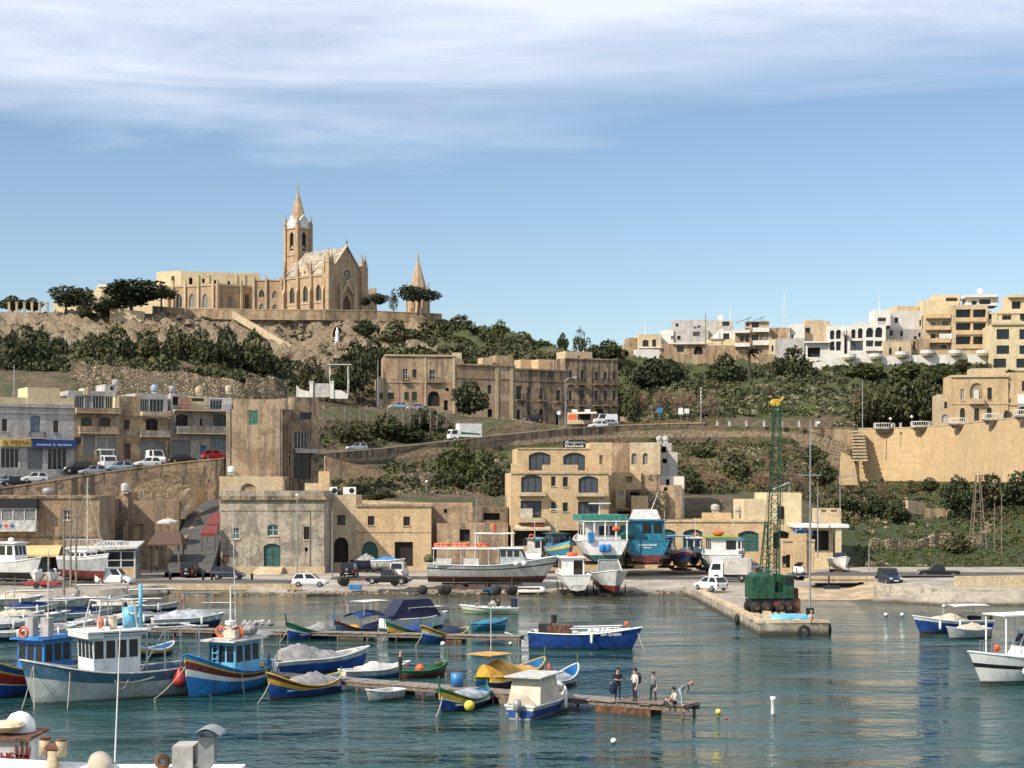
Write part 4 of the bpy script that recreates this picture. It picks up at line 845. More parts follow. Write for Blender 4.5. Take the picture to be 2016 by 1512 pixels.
def hotel():
 b = Bld('derelict_hotel_wing', 'ochre left wing of the derelict hotel with tall arched gateway and pink painted piers', 742, 353, 8, 26)
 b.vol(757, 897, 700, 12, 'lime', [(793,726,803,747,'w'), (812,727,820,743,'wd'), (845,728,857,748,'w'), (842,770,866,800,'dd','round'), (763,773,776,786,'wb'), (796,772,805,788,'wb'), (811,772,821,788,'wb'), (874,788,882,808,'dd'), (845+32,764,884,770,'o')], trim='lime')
 b.vol(742, 757, 744, 8, 'lime_pale', [(747,773,754,786,'wb')], y0=.5); b.band(757, 897, 700, .35, .3, 'lime_pale'); b.band(757, 897, 754, .18, .1, 'lime', name='string_course')
 for a in (780, 826): b.pil(a, a+6, 757, .08, 'pink')
 b.pil(836, 839, 702, .12, 'lime_pale'); b.pil(891, 896, 702, .12, 'lime_pale')
 b.balcony(792, 806, 752, 744, .7, 'lime'); b.balcony(840, 868, 752, 743, .8, 'lime')
 f = b.fr; m = MB(); m.add([(f.s_(895),2,f.z_(895,712)-26),(f.s_(925),8,f.z_(925,716)-26),(f.s_(912),8,f.z_(912,690)-26)], [(0,1,2)]); m.box(f.s_(897), f.s_(915), 6, 8, 14, f.z_(905,690)-26); m.build('ruined_gable', M['lime_pale'], b.root)
 fe = Fr(b=22, xy=(f.X+f.s_(897)*f.c, f.Y+f.s_(897)*f.n))
 c = Bld('derelict_hotel_centre', 'long blank middle wing of the derelict hotel behind the round tree', 0, 0, 22, 24, frame=fe)
 c.vol(897, 1014, 717, 12, 'lime_brown', [(900,788,911,812,'dd'), (960,758,968,775,'wb'), (912,790-9,920,803,'dd'), (960,805,970,821,'o','round'), (908,750,914,765,'npale')]); c.band(897, 1014, 719, .35, .3, 'lime'); c.band(897, 1014, 745, .2, .12, 'lime', name='string_course')  # brown stone on this wing also paints its shade beside the sunlit wing
 for a in (975, 1004): c.pil(a, a+6, 720, .15, 'lime_pale')
 c.vol(950, 970, 704, 3, 'lime_pale', [], y0=5, pyb=720); c.vol(975, 1010, 700, 4, 'lime_brown', [], y0=6, pyb=722)
 g = c.fr; fe2 = Fr(b=26, xy=(g.X+g.s_(1014)*g.c, g.Y+g.s_(1014)*g.n))
 d = Bld('derelict_hotel_balcony_wing', 'shaded hotel wing with iron balconies and arched ground floor doors', 0, 0, 26, 23, frame=fe2)
 d.vol(1014, 1113, 727, 11, 'lime_old', [(1016,760,1027,788,'wd'), (1038,762,1044,777,'wb'), (1063,765,1069,786,'wd'), (1095,768,1103,788,'wb'), (1018,806,1024,831,'dd','round'), (1038,811,1044,834,'d'), (1062,805,1069,838,'dd','round'), (1094,808,1102,838,'dd','round')])  # dark weathered stone also carries the shade of this wing in its colour
 d.band(1014, 1113, 728, .35, .3, 'lime_brown'); d.band(1014, 1113, 750, .2, .1, 'lime_brown', name='string_course'); d.band(1014, 1113, 791, .2, .06, 'lime_brown', name='string_course')
 d.balcony(1015, 1035, 787, 776, .9, 'lime_brown'); d.balcony(1060, 1073, 788, 778, .8, 'lime_brown'); d.balcony(1092, 1106, 791, 781, .8, 'lime_brown')
 h = d.fr; fe3 = Fr(b=22, xy=(h.X+h.s_(1113)*h.c, h.Y+h.s_(1113)*h.n))
 e = Bld('derelict_hotel_tower_wing', 'three storey end wing of the derelict hotel with two rows of iron balconies', 0, 0, 22, 23, frame=fe3)
 W_ = []
 for px in (1120, 1143, 1171, 1189, 1206): W_ += [(px,729 if px < 1160 else 732,px+6,748,'wb'), (px,769,px+6,789,'wb')]
 e.vol(1113, 1216, 706, 12, 'lime_old', W_ + [(1173,806,1188,821,'dd'), (1203,813,1209,826,'o'), (1119,812,1127,835,'dd','round')])  # end wing in the same dark stone, its shade put into the colour
 e.band(1113, 1216, 707, .3, .2, 'lime_brown')
 for px in (1120, 1143, 1171, 1189, 1206):
  e.balcony(px-4, px+9, 756, 746, .8, 'lime_brown'); e.balcony(px-4, px+9, 798, 788, .8, 'lime_brown')
 e.vol(1113, 1166, 692, 5, 'lime_pale', [(1137,701,1142,704,'o')], y0=4.5, pyb=708); e.vol(1060, 1113, 708, 7, 'lime_yellow', [], y0=8, pyb=738); e.vol(1025, 1062, 700+8, 4, 'lime_yellow', [(1072-12,718,1078-12,722,'o')], y0=12, pyb=735)
hotel()
# ---------------------------------------------------------------- hilltop church
def gable_prism(mb, x0, x1, y0, y1, z0, z1):   # ridge along y
 xm = (x0+x1)/2; mb.add([(x0,y0,z0),(x1,y0,z0),(xm,y0,z1),(x0,y1,z0),(x1,y1,z0),(xm,y1,z1)], [(0,1,2),(3,5,4),(0,2,5,3),(1,4,5,2)])
def pinnacle(mb, x, y, z0, w, h1, h2):
 mb.box(x-w, x+w, y-w, y+w, z0, z0+h1); mb.box(x-w*1.25, x+w*1.25, y-w*1.25, y+w*1.25, z0+h1, z0+h1+.15)
 mb.add([(x-w,y-w,z0+h1+.15),(x+w,y-w,z0+h1+.15),(x+w,y+w,z0+h1+.15),(x-w,y+w,z0+h1+.15),(x,y,z0+h1+h2)], [(0,1,4),(1,2,4),(2,3,4),(3,0,4)])
 mb.ball((x, y, z0+h1+h2), w*.4, 6)
def church():
 zb = Z_(613, 430); b = Bld('neo_gothic_church', 'neo-gothic stone church with spired clock tower on the hilltop', 650, 430, 50, zb)
 f = b.fr; r = b.root; Wd = f.s_(714); Ln = 17.5; ez = Z_(538, 431)-zb; az = Z_(489, 436)-zb
 sd = Fr(b=140, xy=(f.X, f.Y))      # lit long side, runs back-left from the corner
 fF = lambda a, z, d: (a, d, z); fS = lambda a, z, d: (d, a, z)
 mb = MB(); xm = Wd/2
 H = [b.hole(f, (671,590,688,612,'d','goth'), None)]; H = [(xm-1.5, xm+1.5, 0, 4.6, 'goth', .5, 'd')]
 holes_wall(mb, fF, 0, Wd, 0, ez, H, .5)
 mb.add([(0,0,ez),(Wd,0,ez),(xm,0,az)], [(0,1,2)]); mb.add([(0,Ln,0),(Wd,Ln,0),(Wd,Ln,ez),(xm,Ln,az),(0,Ln,ez)], [(0,1,2,3,4)])
 HS = []
 for px in (627, 601, 575): s_ = sd.s_(px); HS.append((s_-.95, s_+.95, 3.1, 7.4, 'goth', .35, 'wg'))
 holes_wall(mb, fS, 0, Ln, 0, ez, HS, .35); mb.quad((Wd,0,0),(Wd,Ln,0),(Wd,Ln,ez),(Wd,0,ez))
 mb.build('nave_wall', M['lime_church'], r)
 infill(r, fF, *H[0][:5], 'd')
 for h in HS: infill(r, fS, *h[:5], 'wg')
 rf = MB(); t = .3
 for sx, x0 in ((0, -.35), (1, Wd+.35)):
  rows = [[(x0+(xm-x0)*i/6, -.1+(Ln+.2)*j/8, ez-.15+(az-ez+.15)*i/6+.05) for i in range(7)] for j in range(9)]; rf.grid(rows)
 rf.build('roof', M['lime_grey'], r)
 gc = MB()   # coping on the gable, cross
 for sx in (-1, 1):
  gc.add([(xm+sx*(Wd/2+.3),-.35,ez-.2),(xm,-.35,az+.15),(xm,-.35,az+.6),(xm+sx*(Wd/2+.3),-.35,ez+.3),(xm+sx*(Wd/2+.3),.3,ez-.2),(xm,.3,az+.15),(xm,.3,az+.6),(xm+sx*(Wd/2+.3),.3,ez+.3)], [(0,1,2,3),(7,6,5,4),(3,2,6,7),(0,4,5,1)])
 gc.build('gable_coping', M['lime_pale'], r)
 cr = MB(); cr.box(xm-.1, xm+.1, -.1, .1, az+.6, az+2.1); cr.box(xm-.5, xm+.5, -.08, .08, az+1.35, az+1.6); cr.build('gable_cross', M['lime_brown'], r)
 # rose window and portal
 zr = Z_(541, 434)-zb+.0
 rs = MB(); rs.torus((xm,-.1,zr), 1.55, .22, 24, 6, 'y'); rs.torus((xm,-.08,zr), .5, .12, 14, 6, 'y')
 for i in range(8):
  a = math.pi*i/4; rs.cyl((xm+.5*math.cos(a),-.08,zr+.5*math.sin(a)), (xm+1.5*math.cos(a),-.08,zr+1.5*math.sin(a)), .1, .1, 5)
 ro = rs.build('rose_window', M['lime_pale'], r); g = MB(); g.lathe([(1.5,-.03),(1.5,-.01)], 24, (xm,0,zr), 'y'); g.build('pane', M['glass'], ro)
 pt = MB()
 for sx in (-1, 1): pinnacle(pt, xm+sx*2.6, -.5, 0, .38, 5.6, 2.2)
 pt.add([(xm-2.4,-.75,4.9),(xm+2.4,-.75,4.9),(xm,-.75,8.4),(xm-2.4,-.25,4.9),(xm+2.4,-.25,4.9),(xm,-.25,8.4),(xm-1.75,-.75,4.9),(xm+1.75,-.75,4.9),(xm,-.75,7.2)], [(0,6,8,2),(8,7,1,2),(0,2,5,3),(2,1,4,5)])
 pt.torus((xm,-.5,6.6), .45, .1, 12, 5, 'y'); pt.build('portal_gable', M['lime_pale'], r)
 st = MB(); st.box(xm-3, xm+3, -2.2, -.9, -.3, .25); st.box(xm-3, xm+3, -.9, -.002, -.3, .5); st.build('portal_steps', M['lime_pale'], r)
 for j, (x, y) in enumerate(((-.2,.2), (Wd+.2,.2))):
  tt = MB()
  for dx, dy, hh in ((-.55,-.45,1.0), (.55,-.45,.6), (.0,.55,.3)): pinnacle(tt, x+dx, y+dy, 0, .5, ez+1.6+hh, 3.4)
  tt.build('corner_turret', M['lime_church'], r)
 for k, px in enumerate((640, 614, 588, 562)):
  s_ = sd.s_(px); bt = MB(); bt.box(-1.1, -.01, s_-.42, s_+.42, 0, ez*.55); bt.add([(-1.1,s_-.42,ez*.55),(-1.1,s_+.42,ez*.55),(-.01,s_+.42,ez*.55),(-.01,s_-.42,ez*.55),(-.5,s_-.42,ez*.7),(-.5,s_+.42,ez*.7)], [(0,1,5,4),(0,4,3),(1,2,5)])
  bt.box(-.55, -.01, s_-.38, s_+.38, ez*.55, ez+.3); pinnacle(bt, -.35, s_, ez+.3, .32, 1.2, 2.6); bt.build('buttress', M['lime_church'], r)
 gb = MB(); s_ = sd.s_(601); gb.add([(-.2,s_-2.1,ez-.4),(-.2,s_+2.1,ez-.4),(-.2,s_,ez+3.4),(3,s_-2.1,ez-.4),(3,s_+2.1,ez-.4),(3,s_,ez+3.4)], [(0,1,2),(0,2,5,3),(1,4,5,2)]); gbo = gb.build('side_gable', M['lime_pale'], r)
 o_ = MB(); o_.add([(-.23,s_-.35,ez+.9),(-.23,s_,ez+.45),(-.23,s_+.35,ez+.9),(-.23,s_,ez+1.35)], [(0,1,2,3)]); o_.build('pane', M['glass'], gbo)
 cb = MB(); cb.box(-.25, -.01, 0, Ln, ez-.5, ez-.15); cb.build('eaves_cornice', M['lime_pale'], r); cb = MB(); cb.box(-.18, -.01, 0, Ln, 2.5, 2.7); cb.build('string_course', M['lime_pale'], r)
 # tower
 tc = Bld('church_clock_tower', '', 0, 0, 50, zb, frame=Fr(b=50, xy=(0,0))); bpy.data.objects.remove(tc.root)
 cx, cy = 3.2, Ln+2.6   # local centre of the tower
 ux = (Vector((X_(587, 447), 447, 0))-Vector((f.X, f.Y, 0))); cx = ux.x*f.c+ux.y*f.n; cy = -ux.x*f.n+ux.y*f.c
 w = 2.35; h0 = Z_(503, 446)-zb; h1 = Z_(452, 446)-zb; h2 = Z_(430, 446)-zb; h3 = Z_(366, 446)-zb
 tw = MB(); T = [lambda a, z, d: (cx-w+a, cy-w+d, z), lambda a, z, d: (cx-w+d, cy-w+a, z), lambda a, z, d: (cx+w-d, cy-w+a, z), lambda a, z, d: (cx-w+a, cy+w-d, z)]
 HT = [(w-.75, w+.75, h0+1.2, h1-.7, 'goth', .4, 'o')]
 for fn in T: holes_wall(tw, fn, 0, 2*w, 0, h1, HT, .4)
 tw.box(cx-w-.15, cx+w+.15, cy-w-.15, cy+w+.15, h0-.2, h0+.1); tw.box(cx-w-.2, cx+w+.2, cy-w-.2, cy+w+.2, h1, h1+.3)
 to = tw.build('bell_tower', M['lime_church'], r)
 bl = MB(); bl.box(cx-w+.6, cx+w-.6, cy-w+.6, cy+w-.6, h0, h1-.2); bl.build('belfry_shade_block', M['dark'], to)  # added dark block, paints the shade seen through the belfry arches
 for k, fn in enumerate(T[:2]):
  be = MB(); p = fn(w, h0+2.2, .35); be.lathe([(.5,-.5),(.36,-.2),(.28,.2),(.1,.35)], 10, p); be.build('bell', M['lime_pale'], to)
 for k, fn in enumerate(T):    # clock gablets
  g = MB(); g.add([fn(.25,h1+.3,-.05), fn(2*w-.25,h1+.3,-.05), fn(2*w-.25,h1+1.6,-.05), fn(w,h2+1.0,-.05), fn(.25,h1+1.6,-.05), fn(.25,h1+.3,.6), fn(2*w-.25,h1+.3,.6), fn(2*w-.25,h1+1.6,.6), fn(w,h2+1.0,.6), fn(.25,h1+1.6,.6)], [(0,1,2,3,4),(2,7,8,3),(3,8,9,4),(0,4,9,5),(1,6,7,2)])
  go = g.build('clock_gable', M['white_dirty'], to)
  c = MB(); ctr = Vector(fn(w, h1+1.55, -.08)); ring = []
  for i in range(20): a = 2*math.pi*i/20; ring.append(fn(w+1.05*math.cos(a), h1+1.55+1.05*math.sin(a), -.09))
  c.poly(ring); co = c.build('clock_face', M['white_cloth'], to)
  hd = MB()
  for a, l in ((R(100), .8), (R(-20), .55)):
   dx, dz = math.cos(a), math.sin(a); hd.add([fn(w-dz*.06,h1+1.55+dx*.06,-.11), fn(w+dz*.06,h1+1.55-dx*.06,-.11), fn(w+dx*l,h1+1.55+dz*l,-.11)], [(0,1,2)])
  for i in range(12): a = math.pi*i/6; hd.add([fn(w+.8*math.cos(a)-.05,h1+1.55+.8*math.sin(a)-.05,-.1),fn(w+.8*math.cos(a)+.05,h1+1.55+.8*math.sin(a)-.05,-.1),fn(w+.95*math.cos(a),h1+1.55+.95*math.sin(a),-.1)], [(0,1,2)])
  hd.build('clock_hands', M['iron'], co)
 ss = MB(); ss.lathe([(w*.98, h2-.9), (w*.80, h2+.6), (.12, h3-1.2), (.1, h3-1.0)], 8, (cx, cy, 0)); ss.ball((cx,cy,h3-.9), .22, 8); ss.box(cx-.05, cx+.05, cy-.05, cy+.05, h3-.8, h3+.5); ss.box(cx-.3, cx+.3, cy-.04, cy+.04, h3, h3+.12); ss.build('spire', M['lime_church'], to)
 cp = MB()
 for sx in (-1, 1):
  for sy in (-1, 1):
   pinnacle(cp, cx+sx*w, cy+sy*w, 0, .42, h1+1.2, 2.6)
 cp.build('tower_buttresses', M['lime_church'], to)
 # lower convent wings running back along the side
 n0 = sd.s_(552); x2, y2 = f.X-n0*f.n, f.Y+n0*f.c
 wl = Bld('church_side_wing', 'two storey convent wing with small gothic windows joined to the church', 0, 0, 0, zb, frame=Fr(b=-38, xy=(X_(498, 449), 449)))
 ops = []
 for px in (510, 528, 545): ops += [(px-4,596,px+4,612,'wgp','goth'), (px-4,572-3,px+4,584,'wgp' if px == 528 else 'wg','goth')]
 v = wl.vol(498, 558, 547, 8, 'lime_church', ops); wl.band(498, 558, 548, .4, .2, 'lime_pale')
 for px in (499, 516, 537, 556): wl.pil(px-1.5, px+1.5, 541, .5, 'lime_pale')
 ap = Bld('church_apse_house', 'low crenellated stone annex behind the church facade', 712, 446, 10, zb)
 ap.vol(712, 742, 570, 7, 'lime_pale', []); f2 = ap.fr; m = MB(); z = f2.z_(727,570)-zb
 for k in range(4): x = f2.s_(713+8*k); m.box(x, x+.6, -.02, .3, z, z+.5)
 m.build('merlon', M['lime_pale'], ap.root)
church()
def convent():
 zb = Z_(616, 450)
 a = Bld('convent_gothic_wing', 'long convent wing with gothic windows and slim buttresses left of the church', 338, 455, -20, zb)
 ops = []
 for px in (352, 378, 404): ops.append((px-6,578,px+6,606,'wgp' if px > 355 else 'wg','goth'))
 a.vol(338, 426, 560, 8, 'lime_church', ops, parapet=.3); a.band(338, 426, 563, .4, .2, 'lime_pale')
 for px in (341, 365, 391, 420): a.pil(px-2, px+2, 553, .5, 'lime_pale')
 c = Bld('convent_shaded_wing', 'shaded convent return wing with two gothic windows beside the church', 426, 450, 32, zb)
 c.vol(426, 498, 560, 7, 'lime_church', [(448,584,457,606,'wgp','goth'), (482,578,491,610,'wg','goth')], parapet=.3); c.band(426, 498, 563, .4, .2, 'lime_pale')
 for px in (428, 475): c.pil(px-2, px+2, 553, .5, 'lime_pale')
 b = Bld('convent_upper_block', 'pale yellow upper convent block with arched dark openings above the gothic wing', 308, 466, -18, zb)
 b.vol(308, 356, 534, 12, 'plaster_cream', [(337,543,344,560,'wg','round')], parapet=.3)
 e = Bld('convent_upper_hall', 'long pale convent hall with arched openings behind the gothic wing', 356, 462, 14, zb)
 e.vol(356, 500, 536, 11, 'plaster_cream', [(372,546,379,560,'o','round'), (398,548,403,557,'o','round'), (421,551,426,558,'o','round'), (448,553,453,560,'o','round')], parapet=.3)
 e.vol(470, 512, 537, 6, 'plaster_cream', [], y0=4)
 for px in (390, 411, 466, 482): e.pil(px-1, px+1, 540, .25, 'plaster_cream')
 d = Bld('convent_far_wing', 'low cream convent wing with flat roof partly hidden by pine trees', 150, 462, -6, zb)
 d.vol(152, 200, 572, 10, 'plaster_cream', [(165,596,172,612,'wg','round')]); d.vol(190, 330, 563, 8, 'plaster_cream', [], y0=3); d.vol(192, 255, 560, 2, 'plaster_white', [], y0=2.5, pyb=564)
 d.vol(104, 150, 594, 5, 'plaster_cream', [], y0=-6)
 for px in (157, 176, 204, 226): d.pil(px-1, px+1, 567, .5, 'lime_pale')
 tc = thing('rooftop_crane_jib', 'tilted blue grey jib lying on the flat convent roof', 'crane', P(203, 559, 464)); m = MB(); m.cyl((-1.6,0,1.1),(1.4,0,0),.14,.14,4); m.cyl((3.2,0,.1),(4.4,0,.9),.14,.14,4); m.build('jib', M['galv'], tc)
 for i in range(6):
  px = 18+i*15; t = thing('stone_pillar', 'square stone pillar of the terrace colonnade far left', 'pillar', P(px, 612, 440), 0, 'colonnade pillars on the far left terrace'); m = MB(); m.box(-.28, .28, -.28, .28, -.5, 2.1); m.box(-.38, .38, -.38, .38, 2.1, 2.3); m.build('shaft', M['lime_pale'], t)
 # terrace wall under the church
 pts = [(214,418,Z_(590,418)-1.6,Z_(640,418)), (300,416,Z_(607,416),Z_(640,416)), (360,414,Z_(611,414),Z_(632,414)), (470,413,Z_(613,413),Z_(650,413)), (640,414,Z_(614,414),Z_(642,414)), (742,420,Z_(616,420),Z_(640,420)), (870,424,Z_(622,424),Z_(640,424))]
 wall_line('church_terrace_wall', 'long low stone terrace wall along the cliff top below the church', [(a, b_-1.4, c_+.25, max(d_, c_-2.2)) for a, b_, c_, d_ in pts[1:]], M['lime'], .5, cop=M['lime_pale'])
 wall_line('pine_terrace_wall', 'plain pale wall under the leaning pines left of the church', [(216,410,Z_(598,410)-1,Z_(634,410)), (284,409,Z_(618,409)+.6,Z_(634,409))], M['lime_pale'], .5)
 # second spire
 p = P(823, 617, 428); t = thing('spired_chapel', 'small octagonal stone chapel with tall spire right of the church', 'chapel', p); K = 428/F
 m = MB(); m.lathe([(3.1,-1.5),(3.1,5.6),(3.3,5.7),(3.3,6.1)], 8); m.build('wall', M['lime_pale'], t)
 m = MB(); m.lathe([(2.2,6.1),(2.05,7.2),(.22,13.6),(.3,13.8),(.05,15.9)], 8); m.build('spire', M['lime_church'], t)
 m = MB()
 for i in range(8): a = R(22.5+45*i); pinnacle(m, 2.95*math.cos(a), 2.95*math.sin(a), 0, .26, 6.0, 1.9)
 m.build('buttress_pinnacles', M['lime_church'], t)
 for i in range(8):
  a = R(45*i); m = MB(); cx, cy = 2.87*math.cos(a), 2.87*math.sin(a); tx, ty = -math.sin(a), math.cos(a); top = arch_top(-.6, .6, 4.6, 'goth'); m.poly([(cx+tx*q0, cy+ty*q0, q1) for q0, q1 in [(-.6, .8)]+top+[(.6, .8)]]); m.build('window', M['glass'], t)
 # grotto statue in its dark niche
 p = P(664, 674, 411.0); t = thing('madonna_statue', 'white robed statue standing in a dark cliff niche below the church', 'statue', p); m = MB()
 m.lathe([(.55,-.2),(.62,.0),(.5,1.0),(.42,1.9),(.48,2.5),(.40,2.9),(.2,3.1),(.24,3.3),(.24,3.55),(.1,3.75)], 12); m.build('figure', M['marble'], t, True)
 m = MB(); m.box(-.7, .7, -.5, .5, -.9, -.2); m.build('pedestal', M['plaster_white'], t)
 n = thing('cliff_niche', 'dark arched niche cut in the cliff around the white statue', 'niche', P(664, 677, 411.6)); m = MB(); top = arch_top(-1.25, 1.25, 4.5, 'goth'); ol = [(-1.25, -.2)]+top+[(1.25, -.2)]
 m.poly([(x, 1.0, z) for x, z in ol]); m.build('recess', M['dark'], n); m = MB()  # back face coloured near-black to paint the shade of the niche
 for (a, b_) in zip(ol, ol[1:]): m.quad((a[0],-.2,a[1]),(b_[0],-.2,b_[1]),(b_[0],1.0,b_[1]),(a[0],1.0,a[1]))
 oo = [(x*1.25, z*1.06 if z > 0 else z) for x, z in ol]
 for k in range(len(ol)-1): m.quad((*[ol[k][0]],-.2,ol[k][1]),(ol[k+1][0],-.2,ol[k+1][1]),(oo[k+1][0],-.1,oo[k+1][1]),(oo[k][0],-.1,oo[k][1]))
 m.build('rock_surround', M['lime'], n)
convent()
# ---------------------------------------------------------------- apartment houses on the right ridge
G_AP = 'houses along the right ridge'
def ridge():
 def A(name, label, px, Y, b, py=728): return Bld(name, label, px, Y, b, Z_(py, Y), group=None)
 a = A('yellow_ridge_house', 'small yellow house with arched window at the left end of the ridge', 1238, 412, 6, 720)
 a.vol(1258, 1302, 658, 8, 'plaster_cream', [(1265,669,1277,684,'wb','seg'), (1284,668,1292,686,'wb','seg')]); a.vol(1238, 1260, 665, 6, 'lime', [], y0=2); a.band(1256, 1302, 684, .3, .5, 'plaster_white')
 a.vol(1252, 1298, 688, 3, 'plaster_white', [], y0=-3.5); a.vol(1228, 1240, 676, 4, 'lime_pale', [], y0=3)
 b = A('white_stepped_house', 'large white stepped house with sloping stair wall on the ridge', 1300, 415, -8)
 b.vol(1300, 1326, 650, 9, 'plaster_white', [(1333-12,661,1339-12,669,'o')]); b.vol(1322, 1408, 630, 10, 'plaster_grey', [(1330,637,1336,643,'wd')], y0=3, left=[]); b.vol(1318, 1395, 650, 6, 'plaster_grey', [(1333,661,1340,669,'wd'), (1364,653,1378,662,'lo')], y0=.5)
 b.vol(1362, 1445, 642, 6, 'plaster_grey', [(1365,643,1371,647,'o'), (1373,641,1379,645,'o')], y0=1.5); b.vol(1408, 1442, 632, 5, 'lime_pale', [(1422,633,1436,643,'wd')], y0=3); b.vol(1420, 1448, 652, 4, 'plaster_white', [(1421,656,1436,668,'lo')], y0=0)
 b.vol(1325, 1392, 678, 4, 'lime', [(1333,682,1346,693,'wd'), (1366,682,1384,698,'dd','round')], y0=-2.2); b.vol(1388, 1450, 668, 4, 'plaster_cream', [], y0=-1.5); b.vol(1300, 1448, 698, 3, 'lime', [], y0=-3.4); b.vol(1300, 1326, 677, 3, 'lime', [], y0=-2.0); b.vol(1390, 1450, 680, 3, 'lime', [], y0=-3.0); b.band(1325, 1398, 676, .35, .9, 'plaster_white', y0=-2.2)
 f = b.fr; m = MB(); x0, x1 = f.s_(1398), f.s_(1424); m.prism([(x0, f.z_(1398,668)-b.zb), (x1, f.z_(1424,668)-b.zb), (x1, f.z_(1424,650)-b.zb), (x1-.6, f.z_(1424,648)-b.zb)], -2.0, -1.5, 'xz'); m.build('stair_wall', M['plaster_white'], b.root)
 c = A('tan_balcony_apartments', 'tan apartment house with curved white balcony slabs on the ridge', 1448, 408, -6)
 c.vol(1448, 1478, 655, 8, 'lime', [(1458,661,1464,672,'wb'), (1468,660,1474,674,'wb')]); c.vol(1474, 1520, 646, 9, 'lime', [(1480,659,1493,671,'lo'), (1496,660,1503,670,'w'), (1508,656,1512,668,'w'), (1480,686,1493,696,'lo'), (1496,685,1503,696,'w')], y0=-.5); c.vol(1512, 1566, 645, 8, 'lime', [(1515,655,1522,666,'w')], y0=1)
 c.vol(1468, 1514, 633, 6, 'lime_pale', [(1480,634,1494,645,'wd'), (1469,636,1474,643,'wd')], y0=2, pyb=646); c.band(1466, 1516, 633, .25, .6, 'roofslab', y0=2, name='roof_slab')
 for (p0, p1, pf, pr) in ((1446,1476,655,650), (1482,1514,653,646), (1446,1476,682,676), (1482,1514,679,671)): c.balcony(p0, p1, pf, pr, 1.4, 'plaster_white', 'plaster_white')
 c.vol(1448, 1530, 698, 3, 'lime', [], y0=-2.5); c.vol(1514, 1532, 668, 4, 'plaster_cream', [(1519,680,1523,692,'wd')], y0=-1.5)
 f = c.fr; m = MB(); 
 for px, pz in ((1462,634), (1488,633)): x = f.s_(px); z = f.z_(px, pz)-c.zb+1.2; m.add([(x-1.6,4,z-1.0),(x+2.4,4,z+.5),(x+2.4,5.6,z+.5),(x-1.6,5.6,z-1.0)], [(0,1,2,3)]); m.box(x+1.6, x+1.7, 4.2, 5.4, z-2.2, z+.2)
 m.build('solar_panels', M['frame_dark'], c.root)
 d = A('white_gabled_house', 'white house with sloping red edged terrace between the tan apartments and white arches', 1527, 404, -4)
 d.vol(1556, 1584, 638, 8, 'plaster_white', [(1553+5,661-2,1560+2,668,'wd')]); d.vol(1527, 1584, 666, 7, 'plaster_grey', [], y0=-1); f = d.fr; m = MB(); x0, x1 = f.s_(1532), f.s_(1556)
 m.prism([(x0, f.z_(1532,665)-d.zb), (x1, f.z_(1556,648)-d.zb), (x1, f.z_(1556,644)-d.zb), (x0, f.z_(1532,663)-d.zb)], -1.05, 1.5, 'xz'); m.build('pitched_terrace_roof', M['plaster_ochre'], d.root)
 d.vol(1584, 1634, 632, 8, 'lime_pale', [(1586,645,1595,655,'lo'), (1585,673,1595,680,'lo')], y0=2); d.vol(1584, 1622, 630, 4, 'lime_pale', [], y0=4); d.vol(1586, 1632, 672, 5, 'plaster_white', [(1590,684,1615,703,'o')], y0=-1.0); d.band(1584, 1634, 674, .4, 1.2, 'plaster_white', y0=-1)
 e = A('white_arcaded_villa', 'white villa with two rows of paired arches on the ridge', 1630, 402, -4)
 e.vol(1630, 1662, 641, 8, 'plaster_white', [(1634,650,1643,668,'lb','round'), (1646,649,1656,667,'lb','round'), (1634,672,1643,690,'lb'), (1646,672,1656,690,'lb')], right=[(1662,652,1666,660,'wd')]); e.vol(1668, 1672, 641, 4, 'plaster_grey', [], y0=2)
 g = A('white_four_arch_villa', 'wide white villa with four top arches and blue glazed bay', 1670, 400, -3)
 g.vol(1671, 1744, 640, 9, 'plaster_white', [(1676,648,1685,666,'lb','round'), (1689,646,1699,666,'lb','round'), (1705,645,1720,664,'lb','round'), (1723,644,1738,664,'lb','round'), (1674,671,1699,690,'sc'), (1705,670,1720,684,'lo'), (1722,671,1738,686,'lo')]); g.balcony(1704, 1740, 690, 683, 1.2, 'plaster_white', 'plaster_white')
 g.vol(1720, 1753, 610, 7, 'plaster_white', [(1728,625,1745,640,'lo')], y0=2.5, pyb=641); f = g.fr; m = MB(); x0, x1 = f.s_(1684), f.s_(1746); z = f.z_(1715,634)-g.zb
 for i in range(26): x = x0+(x1-x0)*i/25; m.box(x-.09, x+.09, .05, .2, z-.9, z)
 m.box(x0, x1, .02, .24, z, z+.15); m.build('balustrade', M['plaster_white'], g.root)
 h = A('grey_side_apartment', 'tall grey sided apartment house with small square windows on the ridge', 1744, 404, 10)
 h.vol(1744, 1822, 648, 12, 'plaster_grey', [(1751,650,1758,661,'wd'), (1772,652,1778,662,'wd'), (1808,655,1813,663,'wd'), (1799,662,1805,670,'wd')]); h.vol(1753, 1815, 612, 10, 'plaster_white', [(1761,625,1769,636,'wd'), (1810,630,1814,642,'wd')], y0=.6, pyb=649); h.vol(1766, 1810, 603, 6, 'lime_yellow', [], y0=3.5, pyb=613)
 c2 = A('castellated_ochre_house', 'small ochre house with toothed parapet and two arched windows', 1740, 396, -3)
 c2.vol(1741, 1794, 672, 6, 'lime_pale', [(1750,685,1756,698,'wd','round'), (1770,683,1775,694,'wd','round')]); f = c2.fr; m = MB(); z = f.z_(1767,672)-c2.zb
 for k in range(8): x = f.s_(1742+6.4*k); m.box(x, x+.38, -.02, .24, z, z+.4)
 m.build('merlon', M['lime_pale'], c2.root); c2.vol(1794, 1830, 668, 6, 'lime', [(1798,672,1802,688,'o')], y0=1.5)
 i_ = A('ochre_balcony_apartments', 'ochre apartment house with laundry hanging on its lowest balcony', 1822, 402, -5)
